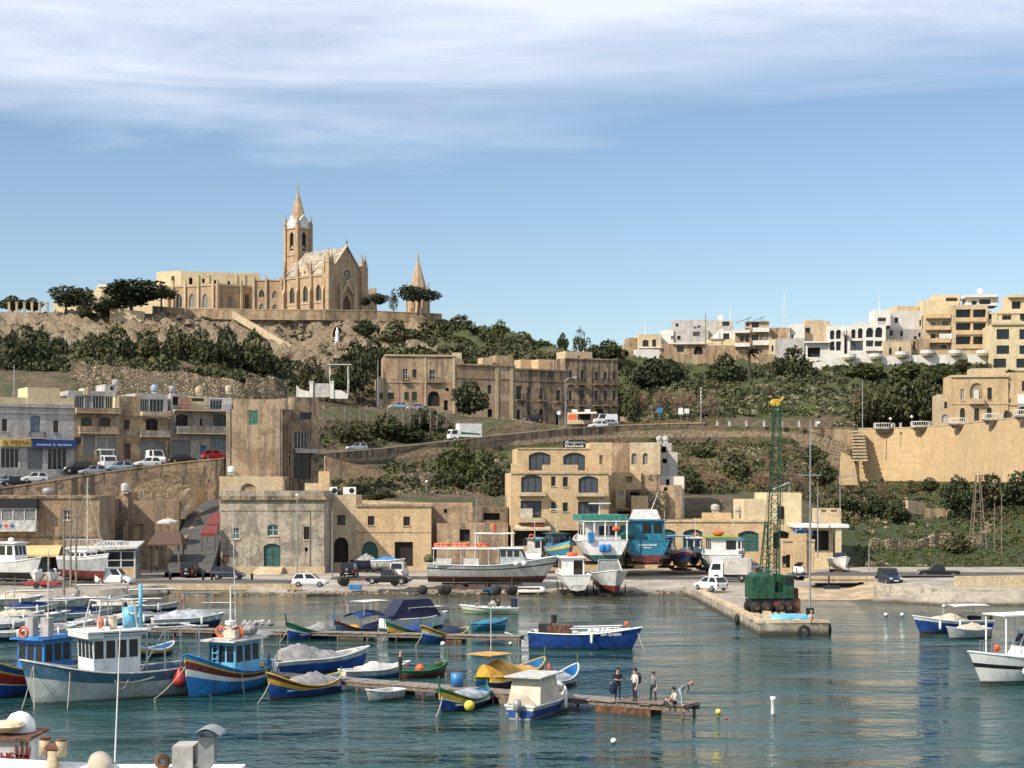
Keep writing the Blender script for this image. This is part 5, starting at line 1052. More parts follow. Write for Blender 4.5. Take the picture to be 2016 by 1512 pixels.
 i_.vol(1822, 1872, 620, 10, 'lime_pale', [(1833,634,1842,644,'w'), (1855,632,1868,643,'w'), (1832,658,1842,668,'lo'), (1850,656,1868,668,'lo'), (1833,678,1842,684,'w'), (1850,679,1865,686,'lb','round')])
 for pf, pr in ((626,619), (649,642), (674,667)): i_.balcony(1822, 1870, pf, pr, 1.3, 'lime_yellow', 'lime_yellow')
 m = MB(); f = i_.fr; x = f.s_(1848); z = f.z_(1855,658)-i_.zb
 for k in range(4): m.box(x+k*.75, x+k*.75+.65, -1.12, -1.1, z-1.0-.2*(k % 2), z+.05)
 m.build('laundry', M['white_cloth'], i_.root)
 i_.vol(1815, 1888, 591, 8, 'plaster_cream', [(1862,586+2,1885,593,'wd')], y0=4, pyb=622); i_.vol(1838, 1890, 580, 7, 'plaster_cream', [(1862,586,1884,593,'lo')], y0=6, pyb=622)
 j = A('six_loggia_apartments', 'ochre apartment block with six deep dark loggias on the ridge', 1872, 400, -5)
 L_ = []
 for (y0, y1) in ((609,630), (636,655), (662,683)):
  for (x0, x1) in ((1882,1911), (1916,1941)): L_.append((x0, y0, x1, y1, 'lb'))
 j.vol(1874, 1945, 600, 10, 'lime_pale', L_)
 for (y0, y1) in ((630,625), (655,650), (683,678)): j.balcony(1881, 1942, y0+2.2, y1, .3, 'lime_yellow', 'lime_yellow')
 j.vol(1905, 1966, 581, 7, 'plaster_white', [(1913,592,1923,600,'wd'), (1928,589,1950,599,'wd')], y0=3, pyb=602); f = j.fr; m = MB(); m.box(f.s_(1903), f.s_(1967), 2.0, 10, f.z_(1935,583)-j.zb, f.z_(1935,578)-j.zb); m.build('roof_slab', M['plaster_white'], j.root)
 j.vol(1945, 1958, 612, 6, 'plaster_white', [(1947,618,1955,628,'o'), (1947,642,1955,652,'o'), (1947,664,1955,674,'o')], y0=1)
 k = A('cream_corner_apartments', 'tall cream apartment block with large square windows at the right edge', 1950, 388, -6, 745)
 WW = []
 for y0, y1 in ((648,668), (680,697), (706,724)):
  for x0, x1 in ((1962,1987), (2007,2032), (2050,2075)): WW.append((x0-(6 if y0 > 700 else 0), y0, x1-(6 if y0 > 700 else 0), y1, 'wd'))
 k.vol(1952, 2120, 637, 12, 'plaster_cream', WW); k.band(1952, 2120, 638, .3, .4, 'plaster_cream')
 k.vol(1966, 2120, 610, 9, 'plaster_cream', [(1973,620,1992,636,'lo'), (2008,616,2030,632,'lo')], y0=2, pyb=638); k.vol(1950, 2120, 613, 1.0, 'plaster_cream', [], y0=1.8, pyb=617); k.vol(1985, 2120, 580, 8, 'plaster_cream', [(1992,593,2010,608,'lb')], y0=4, pyb=612); k.band(1984, 2120, 583, .6, 1.0, 'plaster_cream', y0=4)
 k.balcony(1954, 2010, 637, 630, .4, 'plaster_cream', 'plaster_cream')
 # white terrace walls with round basket balconies in front of the houses
 t = thing('ridge_terrace_wall', 'long white terrace wall with bulging round balconies under the ridge houses', 'wall', (X_(1760, 393), 393, Z_(728, 393))); o = Vector(t.location); m = MB()
 pts = [(1600,714,726), (1642,708,726), (1660,706,724), (1740,702,722), (1800,699,720), (1950,697,722)]
 rows = []
 for px, a_, b_ in pts: p, q_ = P(px, b_, 393), P(px, a_, 393); rows.append([tuple(q_-o+Vector((0,.4,0))), tuple(q_-o), tuple(p-o-Vector((0,0,2)))])
 m.grid(rows); m.build('white_wall', M['plaster_white'], t)
 for px, py in ((1672,705), (1724,704), (1776,700), (1826,697), (1882,697), (1936,697)):
  p = P(px, py, 393)-o; bb = MB(); bb.lathe([(.7,-.75),(1.4,-.4),(1.65,.1)], 14, p); q_ = bb.build('round_balcony', M['plaster_cream'], t)
  rr = MB(); rr.lathe([(1.7,.1),(1.7,.9)], 14, p); rr.build('railing', M['frame_white'], q_)
 for px, l, h, Y in ((1544,'tall slim white mast rising behind the white gabled house',9.4,420), (1731,'thin white aerial mast behind the wide white villa',8,420), (1438,'short white mast on the stepped house roof',4,420), (1271,'white chimney flue on the small yellow house',3,416)):
  py = {1544:645, 1731:640, 1438:632, 1271:659}[px]; t = thing('aerial_mast', l, 'mast', P(px, py, Y)); m = MB(); m.cyl((0,0,-1),(0,0,h*.75),.12,.10,6); m.cyl((0,0,h*.75),(0,0,h),.07,.03,6); m.build('pole', M['white_paint'], t)
 t = thing('utility_pole', 'dark wooden pole in front of the white stepped house', 'pole', P(1389, 676, 408)); m = MB(); m.cyl((0,0,-3),(0,0,7.2),.13,.09,6); m.build('pole', M['wood'], t)
 for px, py, Y in ((1418,630,420), (1948,590,404), (1928,578,410)):
  t = thing('satellite_dish', {1418:'white dish on the white stepped house roof', 1948:'white dish on the six loggia block roof room', 1928:'small white dish on the roof slab of the six loggia block'}[px], 'satellite dish', P(px, py, Y), 0, 'satellite dishes on the ridge roofs'); m = MB(); m.lathe([(.05,.0),(.5,-.12),(.75,-.3)], 12, (0,0,.6), 'y'); m.cyl((0,.1,-.4),(0,.1,.6),.05); m.build('dish', M['white_cloth'], t)
ridge()
def bastion():
 pts = []
 for px, Y, t, bt in ((1690,337,845,958), (1741,335,844.5,958), (1780,331.5,843,958), (1814,327,841.5,957), (1850,320,839,956), (1889,311,836,954), (1922,302,832,950), (1955,293,828,946), (1985,285.5,825,942), (2016,279,821.5,938), (2120,258,807,940)): pts.append((px, Y, Z_(t, Y), Z_(bt, Y)-2))
 wall_line('bastion_wall', 'great smooth ochre bastion retaining wall with half round balconies', pts, M['lime_bastion'], 1.0, batter=.9, cop=M['lime_pale'])
 for i, (px, py, Y, w) in enumerate(((1741,845,334.6,1.9), (1814,842,326.6,1.9), (1889,836,310.6,1.9), (1955,828,292.6,1.75), (2018,821,278.2,1.75))):
  p = P(px, py, Y); lab = ['first', 'second', 'third', 'fourth', 'fifth'][i]
  t = thing('bastion_balcony', lab+' half round stone balcony from the left on the ochre bastion', 'balcony', p, R((-14,-30,-48,-56,-56)[i]), 'half round balconies on the bastion'); m = MB(); n = 14
  def ring(r, z): return [(r*1.15*math.cos(math.pi+math.pi*k/n), r*math.sin(math.pi+math.pi*k/n), z) for k in range(n+1)]
  rows = [ring(.9*w/1.6, -.75), ring(1.15*w/1.6, -.35), ring(1.2*w/1.6, -.33), ring(1.35*w/1.6, -.02), ring(1.6*w/1.6, 0), ring(w, .3), ring(w-.05, .31), [(0,0,.31)]*(n+1)]
  m.grid(rows); m.build('corbel', M['lime_grey'], t); r = MB(); rows = [ring(w-.1, .32), ring(w-.1, .42)]; r.grid(rows); r.grid([ring(w-.1, 1.1), ring(w-.1, 1.25)])
  for k in range(n+1): x, y, _ = ring(w-.1, 0)[k]; r.cyl((x, y, .3), (x, y, 1.15), .045, .045, 5)
  r.build('railing', M['frame_white'], t)
 # steps down the wall end
 t = thing('bastion_stair', 'pale stone stair dropping down the left end of the bastion', 'stair', (X_(1688, 336), 335.6, Z_(912, 336))); o = Vector(t.location)
 for k in range(10):
  py = 848+6.3*k; p = P(1688, py, 335.4)-o; m = MB(); w = 1.15+.02*k; m.box(p.x-w, p.x+w*.9, p.y-1.6-.28*k, p.y-.2-.28*k+1.0, p.z-.38, p.z); m.build('step', M['lime_pale'], t)
 # road wall with white bollards
 wall_line('upper_road_wall', 'brown stone retaining wall of the upper road with white bollards along its edge', [(1385,333.2,Z_(838,333.2),Z_(872,333.2)), (1430,334,Z_(841,334),Z_(880,334)), (1560,335,Z_(843,335),Z_(880,335)), (1680,335,Z_(844,335),Z_(885,335))], M['lime_brown'], .5, cop=M['lime_old'])
 for k, px in enumerate((1412, 1436, 1469, 1504, 1539, 1573, 1607)):
  t = thing('white_bollard', 'white stone bollard on the upper road wall', 'bollard', P(px, 840, 333.9), 0, 'white bollards on the upper road edge'); m = MB(); m.box(-.2, .2, -.2, .2, 0, 1.05, .03); m.box(-.26, .26, -.26, .26, 1.05, 1.18); m.build('post', M['white_dirty'], t)
 for k, px in enumerate((1723, 1755, 1773, 1795, 1830)):
  t = thing('white_bollard', 'white stone bollard on the bastion rim', 'bollard', P(px, 843.5, 336-.12*max(0, px-1741)), 0, 'white bollards on the bastion edge'); m = MB(); m.box(-.2, .2, -.2, .2, 0, 1.0, .03); m.box(-.26, .26, -.26, .26, 1.0, 1.12); m.build('post', M['white_dirty'], t)
 h = Bld('ochre_palazzo', 'old ochre stone palazzo with central arched balcony above the bastion', 1847, 331, -6, Z_(836, 328))
 h.vol(1872, 1985, 738, 10, 'plaster_ochre', [(1891,766,1899,788,'wp'), (1910,754,1935,790,'n','round'), (1944,763,1953,787,'wd'), (1890,803,1900,828,'wb','round'), (1918,803,1928,828,'wb','round'), (1943,802,1953,826,'wb','round'), (1962+14,808,1990,824,'wd','round')], trim='lime_pale')
 h.vol(1847, 1872, 776, 8, 'lime_pale', [(1859,791,1865,804,'wd'), (1854,816,1866,832,'npale','round')], y0=.4); h.vol(1985, 2120, 733, 10, 'plaster_ochre', [(1982+3,754,1990,768,'w'), (2012,750,2026,770,'wb'), (1983+4,785,1990,793,'wd'), (2006,800,2030,826,'wd','seg')], y0=.3)
 f = h.fr; m = MB(); xx = f.s_(1922.5); zz0, zz1 = f.z_(1922,790)-h.zb, f.z_(1922,768)-h.zb; m.box(xx-.5, xx+.5, .1, .28, zz0, zz1); m.build('balcony_door', M['frame_white'], h.root)
 h.balcony(1908, 1937, 794, 785, .9, 'lime_pale', 'lime_pale'); h.band(1872, 1985, 741, .35, .3, 'lime_pale'); h.band(1872, 2100, 795, .16, .1, 'lime_pale', name='string_course')
 h.vol(1912, 1980, 725, 5, 'lime_pale', [], y0=4, pyb=740); m = MB(); m.box(f.s_(2004), f.s_(2030), .15, .28, f.z_(2010,800)-h.zb, f.z_(2010,776)-h.zb); m.build('banner', M['white_paint'], h.root)
bastion()
# ---------------------------------------------------------------- roads, parapets and garden walls on the slopes
def slope_walls():
 pts = [(614,282.5,897),(700,290,890),(760,295.6,885),(830,301,877),(900,305.6,869),(1000,313.6,857.5),(1110,320.6,846.5),(1215,327.6,840),(1300,330.6,837),(1390,333,835)]
 wall_line('hill_road_parapet', 'pale parapet wall along the rising hill road below the derelict hotel', [(a, Y, Z_(py, Y)+.15, Z_(py, Y)-3.2) for a, Y, py in pts], M['lime_old'], .35, cop=M['lime_pale'])
 wall_line('hotel_forecourt_wall', 'brown rubble wall holding up the road in front of the hotel', [(a, Y-.7, Z_(py, Y)+.1, Z_(py, Y)-4.0) for a, Y, py in ((640,335,803),(760,342,801),(830,343,808),(900,344,816),(1000,342,827),(1080,340,836),(1112,339,842))], M['rubble'], .5)
 wall_line('roadside_low_wall', 'low pinkish wall along the bend of the hill road right of the hotel', [(1220,352,Z_(820,352),Z_(833,352)),(1300,350,Z_(826,350),Z_(838,350)),(1388,343,Z_(832,343),Z_(840,343))], M['lime'], .4)
 for i, (pts, lab) in enumerate((
  ([(140,312,708,728),(230,313,722,738),(330,314,730,746),(430,315,742,758),(470,315,750,764)], 'upper rubble terrace wall above the shop row roofs'),
  ([(150,300,742,765),(300,302,752,772),(480,306,764,785),(560,310,770,792)], 'lower rubble terrace wall above the shop row roofs'),
  ([(486,316,740,768),(540,318,742,770),(566,320,752,772)], 'squared rubble garden wall right of the shop row'))):
  wall_line('rubble_terrace_wall', lab, [(a, Y, Z_(t, Y), Z_(b, Y)-1.5) for a, Y, t, b in pts], M['rubble'], .7)
 wall_line('cliff_path_parapet', 'pale parapet of the stepped path slanting down the cliff below the church', [(456,410.5,Z_(612,410.5),Z_(618,410.5)-1),(520,406,Z_(650,406),Z_(656,406)-1),(590,400,Z_(690,400),Z_(696,400)-1)], M['lime_pale'], .9)
 wall_line('cliff_path_return', 'lower return of the pale stepped path below the cliff', [(592,398,Z_(692,398),Z_(698,398)-1),(560,390,Z_(712,390),Z_(718,390)-1),(524,382,Z_(735,382),Z_(741,382)-1)], M['lime_pale'], .9)
 wall_line('grotto_retaining_wall', 'large plain shaded masonry block below the cliff statue', [(583,396.5,Z_(692,396.5),Z_(745,396.5)),(650,399,Z_(696,399),Z_(745,399))], M['lime_brown'], 1.5)
 t = thing('grotto_gate', 'white gateway with twin piers below the cliff grotto', 'gate', P(632, 780, 338)); o = Vector(t.location); m = MB()
 for x in (-2.3, 1.9): m = MB(); m.box(x, x+.7, -.4, .4, -.5, 2.8); m.box(x-.1, x+.8, -.5, .5, 2.8, 3.05); m.build('pier', M['plaster_white'], t)
 m = MB(); m.box(-1.55, 1.85, -.08, .08, -.2, 2.6); m.build('gate_leaf', M['plaster_grey'], t); m = MB(); m.prism([(2.6,-.5),(5.5,-.5),(5.5,.3),(4.2,1.2),(2.6,1.3)], -.15, .15, 'xz'); m.build('side_wall', M['plaster_white'], t); m = MB(); m.prism([(-5,-.5),(-2.4,-.5),(-2.4,1.0),(-4.2,1.4),(-5,2.3)], -.15, .15, 'xz'); m.build('side_wall', M['plaster_white'], t)
 t = thing('timber_pergola', 'slim white framed pergola in the grotto garden', 'pergola', P(668, 770, 345)); m = MB()
 for x in (-1.9, 1.9):
  for y in (-1, 1): m.cyl((x,y,-1),(x,y,5.4),.1,.1,5)
 m.box(-2.6, 2.6, -1.2, 1.2, 5.4, 5.55); m.build('frame', M['plaster_white'], t)
 for pts, lab, mt in (
  ([(770,262,930,945),(870,264,938,952),(985,262,945,958)], 'upper rubble wall of the terraces behind the ochre stone house', 'rubble'),
  ([(780,248,962,975),(880,249,966,978),(985,249,968,982)], 'lower rubble wall of the terraces behind the ochre stone house', 'rubble'),
  ([(705,233,984,1000),(800,232,988,1002),(860,232,990,1003)], 'pale coping wall directly above the ochre stone house roof', 'lime_pale'),
  ([(640,266,898,930),(700,268,914,940),(760,270,930,955)], 'long tan diagonal retaining wall below the hill road', 'lime'),
  ([(1706,222,1105,1140),(1740,223,1107,1140),(1880,222,1122,1140)], 'low rubble wall behind the parked black pickup', 'rubble'),
  ([(1715,232,1060,1085),(1800,234,1062,1088),(1850,236,1052,1080),(1935,236,1052,1075)], 'tall rubble terrace wall below the bastion garden', 'rubble'),
  ([(1788,262,985,1000),(1822,264,990,1005)], 'short pale wall block in the bastion garden', 'lime_pale'),
  ([(1822,262,1000,1025),(1870,262,1002,1025)], 'sloping plastered wall block in the bastion garden', 'lime')):
  wall_line('garden_wall', lab, [(a, Y, Z_(t_, Y), Z_(b_, Y)-.8) for a, Y, t_, b_ in pts], M[mt], .6)
 t = thing('leaning_buttress', 'leaning pale stone buttress wall on the slope left of the bastion', 'wall', P(1668, 955, 300)); m = MB(); m.prism([(-1.4,0),(2.0,0),(1.4,3.8),(.6,5.2),(-1.0,6.0)], 0, .7, 'xz'); m.build('masonry', M['lime_yellow'], t)
slope_walls()
# ---------------------------------------------------------------- vegetation
def leaf_mesh(name, C, S, mat, rnd, flat=.0, asp=.75):
 n = len(C); C = np.asarray(C, float); S = np.asarray(S, float).reshape(n, 1)
 a = rnd.normal(size=(n, 3)); a[:, 2] *= (1-flat); a /= np.linalg.norm(a, axis=1, keepdims=True)
 b = np.cross(a, rnd.normal(size=(n, 3))); b /= np.linalg.norm(b, axis=1, keepdims=True)
 V = np.empty((n, 4, 3)); V[:, 0] = C+a*S; V[:, 1] = C+b*S*asp; V[:, 2] = C-a*S; V[:, 3] = C-b*S*asp
 me = bpy.data.meshes.new(name); me.vertices.add(4*n); me.vertices.foreach_set('co', V.ravel())
 me.loops.add(4*n); me.loops.foreach_set('vertex_index', np.arange(4*n)); me.polygons.add(n); me.polygons.foreach_set('loop_start', np.arange(0, 4*n, 4)); me.polygons.foreach_set('loop_total', np.full(n, 4))
 me.materials.append(mat); me.update(calc_edges=True); return me
def blob_pts(rnd, lobes, per):
 out = []
 for (x, y, z, rx, ry, rz) in lobes:
  n = max(8, int(per*(rx*ry*rz)**(2/3))); d = rnd.normal(size=(n, 3)); d /= np.linalg.norm(d, axis=1, keepdims=True); r = rnd.uniform(.45, 1.0, size=(n, 1))**.5
  r *= 1+.18*np.sin(d[:, :1]*7+x*5)*np.cos(d[:, 1:2]*6+z*3)
  out.append(d*r*np.array([rx, ry, rz])+np.array([x, y, z]))
 return np.vstack(out)
def limbs(mb, p, d, L, r, depth, rnd, spread=.55, n=5):
 q_ = p+d*L; mb.cyl(p, q_, r, r*.62, n, False)
 if depth == 0: return [q_]
 out = []
 for k in range(3 if depth > 1 else 3):
  dd = (d+Vector(rnd.normal(size=3))*spread); dd.z = abs(dd.z)*.8+.12; dd.normalize(); out += limbs(mb, q_, dd, L*.68, r*.6, depth-1, rnd, spread, max(3, n-1))
 return out
PROTO = {}
def proto_bushy(seed, mat, airy=False, leaf=.085):
 rnd = np.random.RandomState(seed); lobes = []
 for i in range(9 if not airy else 7):
  a = 2*math.pi*i/(9 if not airy else 7)+rnd.rand(); rr = rnd.uniform(.30, .62); z = rnd.uniform(.45, .95)*1.0
  s = rnd.uniform(.28, .44)*(.75 if airy else 1); lobes.append((rr*math.cos(a), rr*math.sin(a), z, s, s, s*.85))
 lobes.append((0, 0, 1.15, .42, .42, .4)); lobes.append((.05, 0, .6, .55, .55, .5))
 C = blob_pts(rnd, lobes, 1300 if not airy else 800); S = rnd.uniform(.6, 1.25, len(C))*leaf
 crown = leaf_mesh('crown', C, S, M[mat], rnd); mb = MB(); limbs(mb, Vector((0,0,-.15)), Vector((.05,.03,1)).normalized(), .55, .07, 2, rnd); return crown, mb.mesh('trunk', M['bark'], True)
def proto_pine(seed):
 rnd = np.random.RandomState(seed); mb = MB(); tips = limbs(mb, Vector((0,0,-.1)), Vector((.12,0,1)).normalized(), .8, .06, 2, rnd, .5)
 lobes = [(t.x*1.1, t.y*1.1, .88+.42*rnd.rand(), .38, .38, .30) for t in tips] + [(0,0,1.3,.55,.55,.36)]
 C = blob_pts(rnd, lobes, 2000); return leaf_mesh('crown', C, rnd.uniform(.5, 1.2, len(C))*.06, M['leaf_pine'], rnd), mb.mesh('trunk', M['bark'], True)
def proto_bare(seed, tall=False):
 rnd = np.random.RandomState(seed); mb = MB()
 if tall:
  mb.cyl((0,0,-.1), (.03,.02,1.6), .028, .012, 5); tw = []
  for k in range(26):
   z = .35+1.2*k/26; a = rnd.rand()*6.28; p = Vector((.02, .01, z)); q_ = p+Vector((math.cos(a)*.16, math.sin(a)*.16, .22)); mb.cyl(p, q_, .009, .003, 3, False)
   for j in range(5): tw.append(p.lerp(q_, rnd.uniform(.3, 1.1))+Vector(rnd.normal(size=3)*.04))
 else:
  tips = limbs(mb, Vector((0,0,-.1)), Vector((0,0,1)), .42, .06, 3, rnd, .75); tw = []
  for t in tips:
   for j in range(26): tw.append(t+Vector(rnd.normal(size=3)*.13))
 C = np.array([list(t) for t in tw]); n = len(C)
 return leaf_mesh('twigs', C, rnd.uniform(.7, 1.3, n)*(.075 if not tall else .055), M['twig'], rnd, 0, .14), mb.mesh('trunk', M['bark_pale' if tall else 'bark'], True)
for i in range(4): PROTO['dark', i] = proto_bushy(10+i, 'leaf_dark'); PROTO['olive', i] = proto_bushy(20+i, 'leaf_olive'); PROTO['green', i] = proto_bushy(30+i, 'leaf_green')
for i in range(3): PROTO['pine', i] = proto_pine(40+i); PROTO['bare', i] = proto_bare(50+i); PROTO['poplar', i] = proto_bare(60+i, True); PROTO['airy', i] = proto_bushy(70+i, 'leaf_dark', True, .06)
CNT = {}
def tree(kind, px, py, Y, hw, top, label, name=None, group=None, rot=None):
 i = CNT.get(kind, 0); CNT[kind] = i+1; me = PROTO[kind, i % (4 if kind in ('dark','olive','green') else 3)]
 p = P(px, py, Y); k = Y/F; w = hw*k; h = (py-top)*k; zs = h/(1.55 if kind != 'poplar' else 1.75)
 if kind == 'pine': zs = h/1.62
 if kind == 'bare': zs = h/1.45
 t = thing(name or {'dark':'evergreen_tree','olive':'olive_tree','green':'leafy_shrub','pine':'umbrella_pine','bare':'bare_tree','poplar':'bare_sapling','airy':'gum_tree'}[kind], label, 'tree' if kind != 'green' else 'shrub', p, (i*2.4) if rot is None else rot, group)
 ws = w/(.95 if kind not in ('poplar',) else .28)
 if kind == 'pine': ws = w/.70
 t.scale = (ws, ws, zs); link('trunk', me[1], t); link('crown', me[0], t); return t
TR = [
 ('pine',126,630,414,38,563,'umbrella pine with slim forked trunk at the far left of the hilltop'), ('pine',262,628,411,62,551,'wide dark umbrella pine leaning in front of the convent'), ('pine',318,612,413,30,566,'small pine crown overlapping the gothic convent wing'), ('pine',196,632,411,44,586,'low spreading pine below the flat roofed convent wing'), ('dark',168,632,411,20,596,'low dark shrub tree under the low spreading pine'),
 ('pine',742,616,423,20,578,'dark rounded pine beside the church facade steps'), ('airy',775,616,422,14,566,'slim upright tree between church and spired chapel'), ('pine',822,618,418,36,566,'flat topped pine spreading in front of the spired chapel'),
 ('dark',22,770,325,52,652,'large dark tree at the left edge behind the shops'), ('dark',80,772,330,50,645,'large dark tree behind the bright cream parapet'), ('dark',120,760,350,36,665,'dark tree beside the rubble terraces'), ('dark',-20,760,345,50,640,'dark tree cut by the left edge'), ('olive',50,690,385,40,640,'pale olive tree on the cliff foot at far left'),
 ('dark',180,735,338,40,655,'leftmost dark tree of the row above the rubble terraces'), ('dark',232,738,340,46,640,'second dark tree of the row above the terraces'), ('dark',290,740,342,48,648,'third dark tree of the row above the terraces'), ('olive',345,742,345,42,640,'brownish olive tree in the middle of the terrace row'), ('dark',395,745,345,40,645,'dark tree left of the thin grey lamp pole'), ('dark',445,750,350,46,640,'broad dark tree right of the thin grey lamp pole'), ('dark',500,750,352,44,650,'last dark tree before the cliff path'), ('olive',370,742,352,44,655,'grey green olive tree behind the thin lamp pole'),
 ('olive',612,775,350,30,700,'brown olive tree in front of the plain masonry block'), ('dark',700,782,352,38,668,'tall dark tree beside the hotel end wall'), ('dark',735,760,372,36,660,'dark tree behind the left end of the hotel'), ('green',660,778,346,30,735,'green shrub beside the white grotto gate'),
 ('olive',925,822,345.5,42,748,'round crowned olive tree standing before the hotel wall'),
 ('dark',780,690,398,42,628,'dark bushy tree below the terrace right of the statue'), ('dark',840,692,402,46,632,'broad dark tree on the slope behind the hotel'), ('dark',905,690,408,50,620,'highest dark tree on the right shoulder of the hill'), ('olive',955,700,405,36,650,'olive tree on the descending shoulder'), ('green',985,668,416,24,630,'rounded green tree on the skyline of the shoulder'), ('olive',1030,700,408,34,652,'grey olive tree low on the shoulder skyline'), ('green',1070,706,404,30,672,'green shrub at the foot of the shoulder skyline'), ('olive',870,660,416,36,628,'low olive tree next to the spired chapel terrace'),
 ('dark',1108,700,404,14,655,'dark narrow tree left of the airy gum tree'), ('airy',1142,706,403,24,645,'airy gum tree on the skyline dip'), ('dark',1198,712,398,40,668,'dense dark tree filling the skyline dip'), ('dark',1170,706,400,24,678,'low dark tree beside the gum tree'),
 ('dark',1285,770,388,46,704,'dark tree below the small yellow house'), ('dark',1318,765,386,34,706,'dark tree below the large stepped house'), ('dark',1428,772,382,42,694,'round dark tree left of the palm'), ('dark',1562,768,384,48,682,'large round dark tree right of the palm'),
 ('bare',1258,832,347,36,752,'bare brown tree left of the blue road sign'), ('bare',1300,834,349,46,742,'bare brown tree behind the blue road sign'), ('bare',1350,836,350,46,744,'bare brown tree behind the white arched sign'), ('bare',1395,836,352,34,752,'bare brown tree right of the striped lamp pole'), ('dark',1242,838,346,20,756,'dark tree against the hotel end wall'), ('olive',24,614,444,30,582,'low olive tree behind the far left colonnade'), ('dark',64,614,446,26,586,'dark bush behind the far left colonnade'), ('olive',210,715,365,46,655,'pale olive tree at the foot of the left cliff'), ('bare',560,735,372,34,672,'bare grey tree under the slanting cliff path'), ('olive',640,735,392,34,690,'olive tree growing at the foot of the statue cliff'), ('dark',720,665,409,28,628,'dark tree hanging on the cliff right of the statue'), ('green',520,735,360,30,690,'green bush beside the lower cliff path'),
 ('bare',1690,838,349,40,738,'bare reddish tree at the edge of the dark grove'), ('dark',1720,842,344,44,752,'left tree of the dark grove above the bastion'), ('dark',1768,842,345,50,738,'middle tree of the dark grove above the bastion'), ('dark',1818,842,346,46,730,'right tree of the dark grove above the bastion'), ('green',1700,752,380,46,712,'leafy shrub under the round balcony wall left of centre'), ('green',1790,752,380,50,712,'leafy shrub under the middle of the round balcony wall'), ('green',1850,760,372,40,716,'leafy shrub beside the ochre palazzo roof'), ('olive',1895,735,345,26,705,'olive bush behind the ochre palazzo parapet'),
 ('dark',1886,1012,258,40,936,'large dark carob tree below the bastion'), ('dark',1950,1000,262,48,932,'broad dark tree behind the windmill pylon'), ('dark',2005,1000,258,44,928,'dark tree at the right edge below the bastion'), ('olive',1885,1098,231,34,1046,'scraggy bush hanging over the rubble terrace wall'), ('olive',1830,970,285,26,940,'small olive tree at the foot of the bastion'), ('olive',1795,975,290,20,945,'small round bush at the foot of the bastion'), ('dark',1665,1015,262,34,970,'dark bush behind the flat slab garage'), ('dark',1720,1020,262,36,972,'dark bush in the garden hollow'), ('olive',1765,1030,256,34,985,'olive bush over the garden wall block'), ('bare',1735,990,290,28,936,'bare bush at the left foot of the bastion'),
 ('green',905,960,270,46,868,'tall light green shrub below the white lorry'), ('olive',955,985,262,44,886,'grey green shrub left of the yellow block roof'), ('dark',880,985,258,40,915,'dark shrub on the terrace behind the stone yard'), ('dark',975,990,250,34,935,'dark shrub against the yellow block side'), ('olive',725,990,245,28,955,'olive bush behind the roof air conditioners'), ('dark',760,985,244,24,965,'dark low bush on the stone house terrace'), ('dark',840,850,322,46,800,'dark hedge tree under the hotel forecourt'), ('olive',760,868,312,44,812,'grey shrub among the bare saplings'), ('dark',700,872,303,36,836,'dark green shrub at the foot of the bare saplings'), ('dark',800,875,312,44,838,'dark green shrub below the sapling row'),
 ('bare',1405,985,262,46,905,'grey brown scrub tree on the slope above the boathouses'), ('olive',1450,970,272,44,885,'pale scrub tree beside the crane jib'), ('olive',1360,985,256,36,925,'brown scrub bush beside the grey block house'), ('dark',1380,920,300,40,872,'dark ivy bush under the upper road wall'), ('olive',1620,960,285,36,905,'dark overhanging bush left of the leaning buttress'), ('olive',1600,915,305,32,876,'prickly grey bush below the white bollards'), ('bare',1560,985,262,50,905,'dry brown reed clump above the cream villa'), ('bare',1500,985,262,46,910,'dry brown reed clump behind the crane'), ('olive',1240,1000,241,22,950,'climbing shrub between yellow block and stone sheds'),
]
for a in TR: tree(*a)
for i in range(15):
 px = 636+i*17+(i*7 % 5)*2; Y = 309+(i*5 % 7)*1.6; py = 868-(i % 4)*6-(px-640)*.03
 tree('poplar', px, py, Y, 15, 790+(i*3 % 5)*5+(px-640)*.02, 'bare pale sapling in the row below the hotel forecourt', None, 'bare saplings below the hotel forecourt')
def palm(px, py, Y, top):
 p = P(px, py, Y); h = (py-top)*Y/F; t = thing('palm_tree', 'single palm with drooping fronds below the ridge houses', 'palm', p); mb = MB(); mb.cyl((0,0,-.5),(0,0,h),.3,.24,8); mb.build('trunk', M['bark'], t)
 mb = MB(); rnd = random.Random(2)
 for i in range(26):
  a = 2*math.pi*i/26+rnd.random()*.2; up = rnd.uniform(-.2, 1.1); pts = []
  for k in range(6): s = k/5; pts.append(Vector((math.cos(a)*s*2.8, math.sin(a)*s*2.8, h+up*s*2.2-1.9*s*s)))
  for k in range(5):
   d = Vector((-math.sin(a), math.cos(a), 0))*(.32*(1-k/6)); mb.quad(pts[k]-d, pts[k]+d-Vector((0,0,.15)), pts[k+1]+d*.8-Vector((0,0,.15)), pts[k+1]-d*.8)
 mb.build('crown', M['leaf_olive'], t)
palm(1475, 775, 380, 694)
def scrub(name, label, regs, mat, seed, asp=.75):
 rnd = np.random.RandomState(seed); C = []; S = []
 for (p0, p1, k, t0, t1, n, r0, r1, lf) in regs:
  for i in range(n):
   b = tpt(rnd.uniform(p0, p1), k, rnd.uniform(t0, t1)); r = rnd.uniform(r0, r1); m = int(14+r*16); d = rnd.normal(size=(m, 3)); d /= np.linalg.norm(d, axis=1, keepdims=True); d *= rnd.uniform(.3, 1, size=(m, 1))**.5*r; d[:, 2] = np.abs(d[:, 2])*.85
   C.append(d+np.array([b.x, b.y, b.z])); S.append(rnd.uniform(.5, 1.2, m)*lf*(.6+.4*r))
 C = np.vstack(C); me = leaf_mesh(name, C, np.concatenate(S), M[mat], rnd, 0, asp); o = link(name, me); tag(o, label, None, None, 'stuff')
